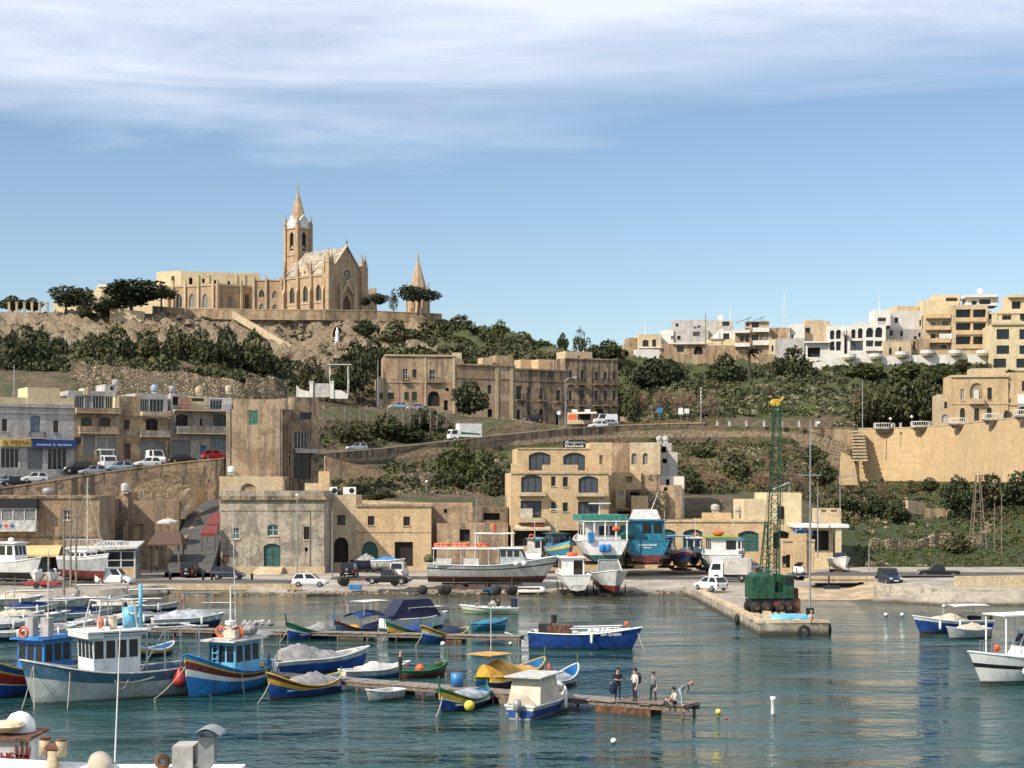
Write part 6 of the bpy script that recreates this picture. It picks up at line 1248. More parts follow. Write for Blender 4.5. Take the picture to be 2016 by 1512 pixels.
scrub('scrub', 'dark evergreen scrub covering the hillsides', [(-100,560,11,0,1,160,1.0,2.4,.42), (560,760,11,0,1,60,.9,2.0,.4), (740,1100,11,.72,1,90,1.0,2.2,.4), (1200,1990,12,0,1,200,.8,1.8,.36), (860,1110,12,0,1,120,.9,2.0,.4), (740,860,12,.2,1,46,.8,1.6,.35), (1100,1215,11,.8,1,30,.9,1.9,.4), (-100,200,12,0,.6,60,.9,2.0,.4), (620,900,9,0,.6,110,.7,1.4,.32), (640,1000,5,.1,.9,120,.7,1.6,.32), (1200,1680,5,.1,.97,120,.7,1.5,.32), (1230,1680,11,0,.9,130,.8,1.7,.35), (1680,1870,9,0,1,60,1,2,.4), (1640,1760,5,.2,.9,80,.7,1.5,.3), (1860,2040,5,.2,.8,60,.8,1.6,.32)], 'leaf_dark', 5)
scrub('dry_scrub', 'dry brown scrub and stalks on the slopes', [(620,1000,5,.05,.95,160,.5,1.3,.26), (1200,1690,5,.1,.97,560,.6,1.6,.28), (620,1100,9,0,.62,170,.5,1.1,.24), (-100,740,11,0,1,150,.6,1.5,.3), (300,740,13,0,.6,60,.4,.9,.22), (1230,1420,9,0,1,80,.6,1.4,.26), (1640,1860,5,.3,.98,90,.5,1.1,.25), (1680,2040,5,0,.9,200,.4,1.0,.24), (1680,2040,4,0,1,60,.3,.7,.2)], 'leaf_dry', 6, .3)
scrub('olive_scrub', 'grey green scrub on the slopes', [(30,640,12,0,1,110,.5,1.2,.26), (640,760,12,0,1,60,.6,1.4,.28), (-100,560,11,0,1,120,.8,1.8,.34), (740,1100,11,.72,1,80,.8,1.8,.34), (1200,1990,12,0,1,220,.7,1.5,.32), (30,760,13,.05,1,120,.4,1.0,.24), (1200,1690,11,0,1,200,.7,1.5,.3), (1230,1690,10,0,1,130,.6,1.3,.28), (640,1000,5,.1,.9,110,.5,1.2,.26), (1200,1680,5,.1,.97,240,.6,1.4,.28), (1680,1990,11,0,.9,90,.8,1.6,.32), (1680,1990,5,.1,.95,90,.5,1.2,.26), (880,1110,13,0,1,60,.7,1.5,.3)], 'leaf_olive', 7)
scrub('prickly_pear', 'pale prickly pear clumps scattered on the right slope', [(1210,1680,10,.0,1,120,.6,1.2,.3), (1210,1680,11,0,.9,130,.6,1.3,.3), (1360,1500,5,.45,.85,70,.6,1.2,.28), (1580,1660,5,.6,.9,40,.6,1.1,.28), (1640,1860,9,0,.4,50,.6,1.1,.28), (640,1000,5,.1,.7,50,.4,.9,.24)], 'leaf_grey', 8, .9)
scrub('grass', 'low green grass and weeds on terraces and banks', [(1680,2040,4,.0,1,300,.3,.7,.2), (1640,2040,5,0,.9,420,.3,.8,.22), (620,900,9,.0,.5,160,.3,.7,.2), (1230,1690,10,0,1,260,.4,.8,.24), (1230,1690,11,0,1,260,.4,.9,.24), (1210,1990,12,0,1,260,.4,.9,.24), (640,1000,5,.2,.8,160,.3,.8,.22), (900,1110,12,0,1,100,.4,.9,.24), (1380,1680,5,.1,.6,150,.3,.8,.22)], 'leaf_green', 9)
def rocks():
 rnd = np.random.RandomState(11); mb = MB()
 for (p0, p1, k, t0, t1, n, r0, r1) in ((30,640,12,.1,1,70,.5,1.6), (640,780,12,.0,1,60,.6,1.8), (150,560,10,0,1,120,.3,.8), (640,1000,5,.1,.8,90,.25,.7), (1210,1680,11,0,1,110,.25,.6), (1640,1990,5,0,.6,90,.25,.7), (300,760,13,.0,.9,60,.5,1.3)):
  for i in range(n):
   c = tpt(rnd.uniform(p0, p1), k, rnd.uniform(t0, t1)); r = rnd.uniform(r0, r1); vs = []; 
   for a in range(6):
    for z in (0, 1): q_ = r*(rnd.uniform(.6, 1.1)-.25*z); vs.append((c.x+q_*math.cos(a*1.047), c.y+q_*math.sin(a*1.047), c.z-.3*r+r*z*rnd.uniform(.7, 1.1)))
   mb.add(vs, [(2*a, 2*((a+1) % 6), 2*((a+1) % 6)+1, 2*a+1) for a in range(6)]+[tuple(2*a+1 for a in range(6))])
 o = mb.build('boulders', M['cliff']); tag(o, 'pale limestone boulders and rubble on the slopes', None, None, 'stuff')
rocks()
# ---------------------------------------------------------------- boats
def hull(root, L, B, D, bow, stern, draft=.45, double=True, bands=(), deck=.25, deckm='wood_grey', rim='white_dirty', inner='white_dirty', rake=.5, tw=.78, flare=.2, post=None):
 n = 20; ts = [i/n for i in range(n+1)]
 def hb(t):
  if double: return max(.012, (1-abs(2*t-1)**2.5)**.75)
  return max(.012, (tw+(1-tw)*math.sin(min(1, t/.5)*math.pi/2)) if t < .5 else (1-((t-.5)/.5)**2.4)**.8)
 def sh(t): return D+(bow-D)*max(0, (t-.42)/.58)**2.1+(stern-D)*max(0, (.42-t)/.42)**2.1
 def pt(t, z, s):
  S = sh(t); v = (z+draft)/(S+draft); v = max(0, min(1, v)); kr = -draft*(1-.6*max(0, (t-.75)/.25)**2)
  y = hb(t)*B/2*(v**(.42 if double else .2+.24*t))*(1-flare*(1-v)); x = -L/2+L*t+rake*(v-.4)*max(0, (t-.5)/.5)**5
  if double: x -= rake*.6*(v-.4)*max(0, (.5-t)/.5)**5
  return (x, s*y, z)
 def lev(t, g): return -draft if g < -.5 else sh(t)*g
 big = max(range(len(bands)), key=lambda i: bands[i][1]-max(-.2, bands[i][0]))
 for i, (g0, g1, mt) in enumerate(bands):
  mb = MB(); k = 5 if g1-max(0, g0) > .3 or g0 < -.5 else 2
  for s in (1, -1):
   rows = []
   for j in range(k+1):
    rows.append([pt(t, lev(t, g0)*(1-j/k)+lev(t, g1)*j/k, s) for t in ts])
   mb.grid(rows)
  if not double:
   R0 = [[pt(0, lev(0, g0)*(1-j/k)+lev(0, g1)*j/k, s) for j in range(k+1)] for s in (1, -1)]; mb.grid(R0)
  mb.build('hull' if i == big else 'strake', M[mt], root, True)
 mb = MB()
 for s in (1, -1):
  top = [pt(t, sh(t), s) for t in ts]; mb.grid([[(p[0]*.985, p[1]*.93, p[2]-.02) for p in top], [(pt(t, max(deck, -.1), s)[0]*.98, pt(t, min(deck, sh(t)-.1), s)[1]*.94, min(deck, sh(t)-.1)) for t in ts]])
 if not double: mb.quad(*[(-L/2+.08, s*hb(0)*B/2*.92, z) for s, z in ((1, deck), (-1, deck), (-1, sh(0)-.02), (1, sh(0)-.02))])
 mb.build('inner_lining', M[inner], root)
 mb = MB(); mb.grid([[(pt(t, min(deck, sh(t)-.1), s)[0]*.98, pt(t, min(deck, sh(t)-.1), s)[1]*.94, min(deck, sh(t)-.1)) for t in ts] for s in (1, -1)]); mb.build('deck', M[deckm], root)
 mb = MB()
 for s in (1, -1): mb.tube([Vector(pt(t, sh(t), s)) for t in ts], .055, 5)
 if not double: mb.cyl(pt(0, sh(0), 1), pt(0, sh(0), -1), .055)
 mb.build('gunwale', M[rim], root)
 if post:
  mb = MB(); p = Vector(pt(1, sh(1), 1)); p.y = 0; mb.cyl(p-Vector((.08,0,.3)), p+Vector((.05,0,.62)), .07, .055, 6); mb.build('stem_post', M[post], root)
  if double: mb = MB(); p = Vector(pt(0, sh(0), 1)); p.y = 0; mb.cyl(p-Vector((-.08,0,.2)), p+Vector((-.02,0,.35)), .06, .05, 6); mb.build('stern_post', M[post], root)
 root['L'] = L
 del root['L']
 return pt, sh
def cabin(root, x0, x1, w, z0, z1, mat, roof='white_paint', rake=.18, ov=.25, nf=3, ns=3, name='wheelhouse', glass='glass', zf=.50):
 mb = MB(); xt = x1-rake; mb.add([(x0,-w,z0),(x1,-w,z0),(x1,w,z0),(x0,w,z0),(x0,-w*.95,z1),(xt,-w*.95,z1),(xt,w*.95,z1),(x0,w*.95,z1)], [(0,1,5,4),(1,2,6,5),(2,3,7,6),(3,0,4,7),(4,5,6,7)]); o = mb.build(name, M[mat], root)
 za, zb = z0+(z1-z0)*zf, z0+(z1-z0)*.9
 def wy(z): return w*(1-.05*(z-z0)/(z1-z0))
 def fx(z): return x1-rake*(z-z0)/(z1-z0)
 for i in range(nf):
  a, b = -1+2*(i+.1)/nf, -1+2*(i+.9)/nf; m = MB(); m.quad((fx(za)+.012,a*wy(za)*.94,za),(fx(za)+.012,b*wy(za)*.94,za),(fx(zb)+.012,b*wy(zb)*.94,zb),(fx(zb)+.012,a*wy(zb)*.94,zb)); m.build('window', M[glass], o)
  if i < max(1, nf-1): m = MB(); m.quad((x0-.012,a*w*.9,za),(x0-.012,b*w*.9,za),(x0-.012,b*w*.9,zb),(x0-.012,a*w*.9,zb)); m.build('window', M[glass], o)
 for s in (-1, 1):
  for i in range(ns):
   l = xt-x0-.1; a, b = x0+.08+l*(i+.12)/ns, x0+.08+l*(i+.88)/ns; m = MB(); m.quad((a,s*(wy(za)+.012),za),(b,s*(wy(za)+.012),za),(b,s*(wy(zb)+.012),zb),(a,s*(wy(zb)+.012),zb)); m.build('window', M[glass], o)
 r = MB(); r.box(x0-ov, xt+ov*1.3, -w-ov*.6, w+ov*.6, z1+.004, z1+.1); r.box(x0-ov*.6, xt+ov, -w*.8, w*.8, z1+.1, z1+.17); r.build('roof', M[roof], root); return o
def tarp(root, x0, x1, w0, w1, z0, ridge, mat, seed=1, peak=.5, drop=.25):
 rnd = random.Random(seed); rows = []; n = 18; k = 10
 for i in range(n+1):
  t = i/n; w = (w0*(1-t)+w1*t)*math.sin(math.pi*(.12+.76*t))**.4; hh = ridge*max(.12, 1-abs(t-peak)*1.3)*(.9+.2*rnd.random()); row = []
  for j in range(k+1):
   s = -1+2*j/k; z = z0+hh*(1-abs(s)**1.4)-(drop if j in (0, k) else 0)+.035*rnd.uniform(-1, 1)-.05*math.sin(t*14)*(1-s*s); row.append((x0+(x1-x0)*t+.03*rnd.uniform(-1, 1), s*w, z))
  rows.append(row)
 mb = MB(); mb.grid(rows); mb.poly(rows[0]); mb.poly(rows[-1]); return mb.build('tarpaulin', M[mat], root, True)
def bimini(root, x0, x1, w, z0, z1, mat, posts='galv', curve=.12):
 mb = MB(); rows = [[(x0+(x1-x0)*i/6, -w+2*w*j/6, z1+curve*(1-(2*j/6-1)**2)+curve*.5*(1-(2*i/6-1)**2)) for j in range(7)] for i in range(7)]; mb.grid(rows); mb.grid([[(a, b, c-.07) for a, b, c in r] for r in rows]); o = mb.build('canopy', M[mat], root)
 p = MB()
 for x in (x0+.1, x1-.1):
  for y in (-w+.06, w-.06): p.cyl((x, y*.95, z0), (x, y, z1), .03, .03, 5)
 p.build('canopy_frame', M[posts], o); return o
def pole(root, x, y, z0, h, r=.05, mat='white_dirty', name='mast', tilt=(0,0)):
 mb = MB(); mb.cyl((x,y,z0),(x+tilt[0],y+tilt[1],z0+h),r,r*.6,6); return mb.build(name, M[mat], root)
def ring(root, x, y, z, mat='orange', ax='x'):
 mb = MB(); mb.torus((x,y,z), .3, .085, 16, 6, ax); return mb.build('life_ring', M[mat], root, True)
def fender(root, x, y, z, mat='white_paint', r=.11, h=.5):
 mb = MB(); mb.lathe([(.03,h),(r*.7,h*.85),(r,h*.6),(r,-h*.2),(r*.6,-h*.5),(.03,-h*.55)], 9, (x,y,z)); return mb.build('fender', M[mat], root, True)
def rope(root, a, b, r=.028, sag=.2):
 mb = MB(); a, b = Vector(a), Vector(b); mb.tube([a.lerp(b, i/5)-Vector((0,0,sag*4*(i/5)*(1-i/5))) for i in range(6)], r, 4); return mb.build('mooring_rope', M['rope'], root)
def outboard(root, x, z, mat='black_paint', tilt=0):
 mb = MB(); mb.lathe([(.1,-.1),(.2,.0),(.24,.3),(.2,.5),(.08,.58)], 10, (x-.3,0,z)); o = mb.build('outboard_motor', M[mat], root, True); l = MB(); l.box(x-.38, x-.22, -.07, .07, z-.9, z-.05); l.box(x-.2, x+.05, -.1, .1, z-.15, z+.12); l.build('motor_leg', M['galv'], o); return o
def boat(name, label, px, py, hx, hy, z=0.0, Y=None, cat='boat', group=None):
 Y = Y or Yw(py, z); return thing(name, label, cat, (X_(px, Y), Y, z), math.atan2(hy, hx), group)
LZ_B = [(-1,.12,'maroon'),(.12,.58,'blue_hull'),(.58,.66,'white_paint'),(.66,.78,'red'),(.78,.86,'yellow'),(.86,1,'green')]
def luzzu(label, px, py, hx, hy, L=5.6, bands=None, rim='yellow', cover=None, inner='blue_bright', seed=1, post='green', fend=None):
 t = boat('luzzu_boat', label, px, py, hx, hy); B = L*.34; hull(t, L, B, L*.10, L*.27, L*.18, .35, True, bands or LZ_B, L*.045, 'wood', rim, inner, .35, post=post)
 if cover: tarp(t, -L*.40, L*.34, B*.5, B*.42, L*.11, L*.11, cover, seed, .35+.1*(seed % 3))
 else:
  for x in (-L*.2, .05*L, .25*L): m = MB(); m.box(x-.12, x+.12, -B*.42, B*.42, L*.085, L*.085+.05); m.build('thwart', M['wood'], t)
 rope(t, (L*.5,.1,L*.18), (L*.5+1.6,.5,-.1)); 
 if fend: fender(t, L*.0, -B*.5-.1, .1, fend)
 return t
def harbour_boats():
 # --- three big fishing boats lower left
 t = boat('red_blue_fishing_boat', 'red and blue fishing boat with yellow gunwale and blue wheelhouse at left edge', 52, 1362, -.42, -.91)
 hull(t, 9.4, 3.3, 1.25, 2.75, 1.5, .6, True, [(-1,.40,'blue_hull'),(.40,.44,'white_paint'),(.44,.74,'red'),(.74,.80,'yellow'),(.80,.95,'blue_hull'),(.95,1,'green')], .5, 'blue_bright', 'yellow', 'blue_bright', .5, post='green')
 cabin(t, -2.9, -.3, 1.05, .5, 3.1, 'blue_bright', 'blue_bright', .1, .35, 3, 3); ring(t, -.1, -.3, 3.55, 'orange', 'x'); pole(t, -1.6, .3, 3.2, 5.2, .05); m = MB(); m.box(-1.4,-.9,-.9,-.3,3.25,4.4); m.box(-1.4,-.9,.3,.9,3.25,4.4); m.build('deck_crate', M['plaster_grey'], t)
 m = MB(); m.box(.4,1.2,-.6,.4,.5,1.2); m.build('net_winch', M['iron'], t); rope(t, (4.5,.5,2.0), (6.2,-.6,-.1)); rope(t, (4.6,-.3,2.2), (6.0,-2.2,-.1)); m = MB(); m.add([(4.15,-.55,1.7),(4.25,-.36,1.62),(3.9,-.66,1.25),(3.8,-.8,1.35)], [(0,1,2,3)]); m.build('painted_emblem', M['white_paint'], t)
 t = boat('white_wheelhouse_trawler', 'large grey white trawler with blue bulwarks, white wheelhouse and red teardrop buoy', 232, 1372, -.80, -.60)
 pt, sh = hull(t, 10.6, 3.7, 1.55, 2.55, 1.75, .7, False, [(-1,.62,'greywhite_hull'),(.62,1,'blue_dusk')], .75, 'blue_dusk', 'white_dirty', 'blue_dusk', .95, .72)
 cabin(t, -.9, 1.9, 1.2, .75, 3.75, 'white_paint', 'white_paint', -.12, .35, 4, 4, glass='glass', zf=.56); m = MB(); m.box(-1.4, 2.5, -1.6, 1.6, 3.93, 4.02); m.box(1.5, 2.45, -1.5, 1.5, 3.62, 3.92); m.build('wheelhouse_visor', M['white_paint'], t)
 m = MB()
 for x in (-.8, 1.7):
  for y in (-1.0, 1.0): m.cyl((x,y,4.02),(x*.8,y*.8,5.7),.05,.05,5)
 for x in (-.64, 1.36): m.cyl((x,-.8,5.7),(x,.8,5.7),.05)
 for y in (-.8, .8): m.cyl((-.64,y,5.7),(1.36,y,5.7),.05)
 m.cyl((-.7,-.9,4.9),(-.7,.9,4.9),.035); m.build('roof_frame', M['white_dirty'], t); ring(t, 1.2, .2, 4.45, 'orange', 'x'); m = MB(); m.lathe([(.42,4.05),(.42,5.2)], 12, (-1.0,-.5,0)); m.lathe([(.12,4.05),(.12,6.6)], 8, (-1.2,.5,0)); m.build('exhaust_funnel', M['blue_light'], t, True); m = MB(); m.lathe([(.25,4.05),(.25,4.7),(.3,4.72),(.3,4.8)], 10, (.4,.2,0)); m.build('bucket', M['cloth_cream'], t)
 m = MB()
 for x in (-4.6, -2.4):
  for y in (-1.25, 1.25): m.cyl((x,y,.8),(x,y,4.0),.06,.06,5)
 for y in (-1.25, 1.25): m.cyl((-5.2,y,4.0),(-1.2,y,4.05),.06); m.cyl((-2.4,y,3.9),(-.9,y,1.6),.04)
 for x in (-4.6, -2.4): m.cyl((x,-1.25,4.0),(x,1.25,4.0),.05)
 m.build('stern_gantry', M['white_dirty'], t)
 m = MB(); m.lathe([(.04,.75),(.12,.6),(.42,.0),(.40,-.25),(.2,-.42),(.03,-.45)], 12, (-3.0, 1.98, 1.0)); m.build('teardrop_buoy', M['red'], t, True)
 rope(t, (5.2,.3,2.3), (6.0,2.5,-.1)); rope(t, (5.2,.3,2.3), (6.4,1.6,-.1)); rope(t, (3.4,1.2,1.9), (4.3,3.0,-.1)); rope(t, (-3.8,1.7,1.5), (-4.6,3.2,-.1)); rope(t, (1.0,1.9,1.2), (.2,1.95,1.2), .04, .5); rope(t, (.8,1.92,1.1), (-1.4,1.95,1.25), .05, .12)
 t = boat('blue_fishing_luzzu', 'bright blue fishing boat with red and white bow and light blue wheelhouse', 452, 1358, -.40, -.92)
 hull(t, 8.8, 3.3, 1.2, 2.6, 1.4, .6, True, [(-1,.50,'blue_bright'),(.50,.66,'white_paint'),(.66,.84,'maroon'),(.84,.89,'yellow'),(.89,1,'blue_bright')], .55, 'blue_bright', 'blue_bright', 'blue_bright', .3, post='green')
 cabin(t, -1.9, .9, 1.0, .55, 3.0, 'blue_light', 'white_dirty', .05, .45, 3, 3, glass='glass'); m = MB()
 for y in (-.22, .22): m.cyl((1.0,y-.35,.6),(.98,y-.35,3.0),.04)
 for k in range(6): m.cyl((1.0,-.57,.9+.35*k),(1.0,-.13,.9+.35*k),.03)
 m.build('ladder', M['blue_light'], t); pole(t, .2, .2, 3.1, 3.2, .07, 'white_paint'); pole(t, -1.2, -.3, 3.1, 8.2, .045, 'white_dirty', 'aerial', (.9,.3)); ring(t, -.1, .55, 3.5, 'orange', 'x'); ring(t, -.1, -.7, 3.5, 'orange', 'x'); m = MB(); m.box(-.2,.5,-.1,.7,3.2,3.65); m.build('life_raft_box', M['cloth_cream'], t); m = MB(); m.box(-1.6,-.3,-.9,.0,3.2,3.75); m.build('fish_crate', M['plaster_grey'], t); m = MB(); m.ball((-1.4,.55,3.55), .5, 10, .7); m.build('net_heap', M['cloth_grey'], t); m = MB(); m.lathe([(.16,3.9),(.34,4.0),(.34,4.2),(.16,4.25)], 12, (.2,.2,0)); m.build('radar_dome', M['white_paint'], t)
 bimini(t, -4.0, -1.9, 1.0, 1.2, 3.0, 'cloth_grey', 'white_dirty', .25); m = MB(); m.ball((-3.0,-.2,1.15), .7, 10, .6); m.build('yellow_net_heap', M['yellow'], t); fender(t, -2.6, 1.55, 1.1, 'white_paint', .16, .6); rope(t, (1.0,1.5,1.2), (1.0,1.7,-.1)); rope(t, (4.2,-.2,1.9), (5.4,-1.8,-.1))
 # --- first jetty
 luzzu('blue yellow luzzu under a pointed grey tarpaulin beside the bright blue boat', 601, 1368, -.60, -.80, 6.0, [(-1,.1,'maroon'),(.1,.6,'blue_hull'),(.6,.8,'yellow'),(.8,.9,'maroon'),(.9,1,'navy')], 'yellow', 'cloth_grey', seed=4, fend='white_paint')
 t = boat('covered_motor_launch', 'dark blue launch with white gunwale under a ridged grey tent tarpaulin', 628, 1322, .83, .55); hull(t, 6.8, 2.3, .95, 1.5, .85, .4, False, [(-1,.1,'navy'),(.1,.72,'blue_hull'),(.72,1,'white_dirty')], .3, 'wood', 'white_paint', 'white_dirty', .7); tarp(t, -2.9, 2.0, 1.25, 1.0, 1.0, 1.0, 'cloth_grey', 3, .25, .1)
 t = boat('white_covered_dinghy', 'small dinghy under a taut white cover moored at the first jetty', 738, 1334, .86, .50); hull(t, 4.6, 1.6, .55, .95, .6, .25, False, [(-1,.4,'blue_bright'),(.4,1,'white_dirty')], .2, 'wood', 'white_paint', 'white_dirty', .4); tarp(t, -1.3, 2.0, .8, .5, .62, .42, 'cloth_white', 5, .4, .08)
 t = boat('green_rowing_boat', 'small green rowing boat with orange bag inside behind the first jetty', 834, 1333, .78, .62); hull(t, 3.5, 1.4, .5, .95, .55, .22, True, [(-1,.55,'maroon'),(.55,1,'green')], .15, 'wood', 'green', 'green', .3, post='green'); m = MB(); m.ball((-.3,0,.55), .32, 9); m.build('orange_bag', M['orange'], t); m = MB(); m.ball((1.2,0,.8), .28, 8, .6); m.build('net_heap', M['leaf_green'], t)
 t = boat('white_dinghy', 'small bare white dinghy floating in front of the first jetty', 756, 1377, -.62, -.78); hull(t, 2.7, 1.3, .5, .72, .5, .2, False, [(-1,1,'white_dirty')], .12, 'white_dirty', 'white_paint', 'white_dirty', .25)
 t = luzzu('yellow nosed luzzu with silver tarpaulin and yellow buoy', 914, 1393, -.46, -.89, 5.2, [(-1,.08,'maroon'),(.08,.55,'blue_hull'),(.55,.62,'white_paint'),(.62,.85,'yellow'),(.85,1,'green')], 'green', 'cloth_silver', seed=2, fend='white_paint'); m = MB(); m.ball((1.5,1.15,.35), .3, 12); m.build('round_buoy', M['buoy_yellow'], t, True)
 t = boat('yellow_tented_boat', 'boat wrapped in bright yellow tarpaulin with flat yellow awning', 1005, 1352, .66, .75); hull(t, 6.2, 2.1, .8, 1.6, .9, .4, True, [(-1,.3,'maroon'),(.3,.7,'blue_hull'),(.7,1,'green')], .3, 'wood', 'yellow', 'blue_bright', .3, post='green'); tarp(t, -2.5, 2.9, 1.1, .9, .85, .95, 'cloth_yellow', 6, .22, .35); m = MB(); m.box(-2.9, -.9, -1.0, 1.0, 2.15, 2.2); m.build('flat_awning', M['cloth_yellow'], t); pole(t, -1.8, 0, .8, 4.2, .04); fender(t, 2.6, -.9, .8, 'orange')
 luzzu('small luzzu with silver cover and white bow ball behind the cream canopy boat', 1098, 1352, .52, .85, 4.6, None, 'white_paint', 'cloth_silver', seed=7)
 t = boat('cream_canopy_motorboat', 'motorboat fully enclosed in a cream canvas canopy with outboard motor facing the viewer', 1064, 1404, .40, .92); hull(t, 5.8, 2.15, .75, 1.2, .72, .35, False, [(-1,.12,'white_paint'),(.12,.7,'blue_hull'),(.7,1,'white_dirty')], .25, 'white_dirty', 'white_paint', 'white_dirty', .6); tarp(t, -2.4, 2.4, 1.12, .8, .72, .75, 'cloth_cream', 8, .3, .15)
 m = MB(); m.add([(-2.3,-.95,.75),(-2.3,.95,.75),(-1.9,.8,2.1),(-1.9,-.8,2.1),(.6,-.95,.8),(.6,.95,.8),(.3,.75,2.15),(.3,-.75,2.15)], [(0,1,2,3),(3,2,6,7),(0,3,7,4),(1,5,6,2),(4,7,6,5)]); m.build('canvas_enclosure', M['cloth_cream'], t); m = MB(); m.box(-2.5, .8, -1.05, 1.05, 2.16, 2.24); m.build('hard_top', M['white_dirty'], t); outboard(t, -2.9, .55, 'galv'); fender(t, .8, -1.15, .5); m = MB(); m.ball((1.9,-.3,1.25), .34, 9); m.build('covered_bow_roll', M['cloth_white'], t)
 # --- second row
 luzzu('blue luzzu with green bow rails and grey cover at left of the second jetty', 617, 1256, -.64, -.77, 5.6, [(-1,.55,'blue_hull'),(.55,.68,'white_paint'),(.68,1,'green')], 'green', 'cloth_grey', seed=3, post='iron')
 t = luzzu('dull blue luzzu carrying orange nets in front of the blue covered cabin', 702, 1250, -.6, -.8, 5.2, [(-1,.1,'maroon'),(.1,.8,'blue_dusk'),(.8,1,'maroon')], 'maroon', None, seed=5, post='blue_bright'); m = MB(); m.ball((.3,0,.55), .7, 10, .5); m.build('orange_net_heap', M['cloth_yellow'], t); bimini(t, -2.6, .6, .95, .4, 1.5, 'cloth_blue', 'blue_bright', .35); bimini(t, -2.9, .2, 1.0, 1.6, 2.75, 'cloth_white', 'white_dirty', .04)
 luzzu('blue luzzu with yellow bow patch in front of the navy canopy', 808, 1256, -.6, -.8, 5.6, [(-1,.5,'navy'),(.5,.75,'yellow'),(.75,1,'green')], 'green', 'cloth_blue', seed=6)
 t = boat('navy_canopy_cruiser', 'white cruiser under a tall navy canvas canopy behind the luzzu row', 815, 1238, .8, .6); hull(t, 6.2, 2.4, 1.0, 1.4, .95, .4, False, [(-1,.2,'navy'),(.2,1,'white_paint')], .4, 'white_dirty', 'white_paint', 'white_dirty', .7); m = MB(); m.add([(-3.0,-1.1,1.0),(2.2,-1.0,1.1),(2.2,1.0,1.1),(-3.0,1.1,1.0),(-1.6,-.8,2.6),(1.2,-.7,2.6),(1.2,.7,2.6),(-1.6,.8,2.6)], [(0,1,5,4),(1,2,6,5),(2,3,7,6),(3,0,4,7),(4,5,6,7)]); m.build('canvas_canopy', M['cloth_navy'], t); bimini(t, -1.2, 2.4, 1.0, 1.0, 2.0-.1, 'cloth_white', 'galv', .05)
 luzzu('dark luzzu with white striped bow and navy cover at right of the luzzu row', 876, 1262, -.62, -.78, 5.4, [(-1,.55,'blue_hull'),(.55,.72,'white_paint'),(.72,.85,'yellow'),(.85,1,'maroon')], 'yellow', 'cloth_navy', seed=9, fend='white_paint')
 t = boat('white_speedboat', 'long low white speedboat carrying people beyond the second jetty', 968, 1208, -1, .05); hull(t, 5.2, 1.9, .6, .85, .6, .3, False, [(-1,.25,'white_dirty'),(.25,.5,'green_roof'),(.5,1,'white_paint')], .3, 'white_dirty', 'white_paint', 'white_dirty', .9); m = MB(); m.box(-2.5,-1.9,-.5,.5,.5,1.5); m.build('covered_engine', M['navy'], t); m = MB(); m.box(-.4,.3,-.4,.4,.3,1.0); m.build('console', M['white_paint'], t)
 t = boat('teal_tarped_boat', 'small boat under a bunched teal cover resting at the end of the second jetty', 962, 1240, .85, .5); hull(t, 3.4, 1.4, .6, .95, .6, .25, True, [(-1,.5,'blue_teal'),(.5,1,'blue_dusk')], .2, 'wood', 'blue_teal', 'blue_teal', .3); tarp(t, -1.4, 1.5, .7, .6, .62, .35, 'blue_teal', 11, .6, .2)
 t = boat('royal_blue_open_boat', 'long royal blue open fishing boat with white gunwale and white floats aboard', 1146, 1276, .985, -.17)
 hull(t, 8.0, 2.7, 1.15, 1.65, 1.25, .5, False, [(-1,.05,'navy'),(.05,1,'blue_hull')], .55, 'white_dirty', 'white_paint', 'white_dirty', 1.0, .86); m = MB()
 for k in range(7): m.ball((.6+.33*k, .3*math.sin(k*2.1), 1.35), .18, 8)
 m.build('float_pile', M['white_cloth'], t); m = MB(); m.box(-2.6,-.9,-.7,.6,.6,1.75); m.build('engine_box', M['rust'], t); m = MB(); m.box(-3.3,-2.4,-.5,.5,.6,1.85); m.lathe([(.2,1.85),(.24,2.5)], 10, (-2.2,.2,0)); m.build('steering_stand', M['iron'], t); fender(t, .9, -1.4, .75); ob = MB(); ob.ball((3.4,0,1.9), .2, 8); ob.build('orange_marker', M['orange'], t); m = MB(); m.cyl((-.8,-1.0,1.55),(3.0,-.9,1.7),.04); m.cyl((-.8,1.0,1.55),(3.0,.9,1.7),.04); m.build('rail', M['white_paint'], t); text_mesh('SEA QUEEN', .3, 'lettering', M['white_paint'], t, (2.35,-1.28,1.18), (R(82),0,R(12)))
 rope(t, (4.2,0,1.5), (4.9,-.9,-.1))
 # --- left middle cluster
 t = boat('grey_covered_cruiser', 'motor cruiser under a shiny grey cover with navy hull left of the second jetty', 366, 1236, .94, .33); hull(t, 5.8, 2.2, .9, 1.25, .85, .4, False, [(-1,.55,'navy'),(.55,1,'white_dirty')], .3, 'white_dirty', 'white_paint', 'white_dirty', .8); tarp(t, -2.7, 2.7, 1.15, .7, .95, .75, 'cloth_silver', 12, .55, .2); bimini(t, -.3, 2.1, .35, 1.5, 3.0, 'blue_teal', 'galv', .02); fender(t, 1.2, -1.2, .6)
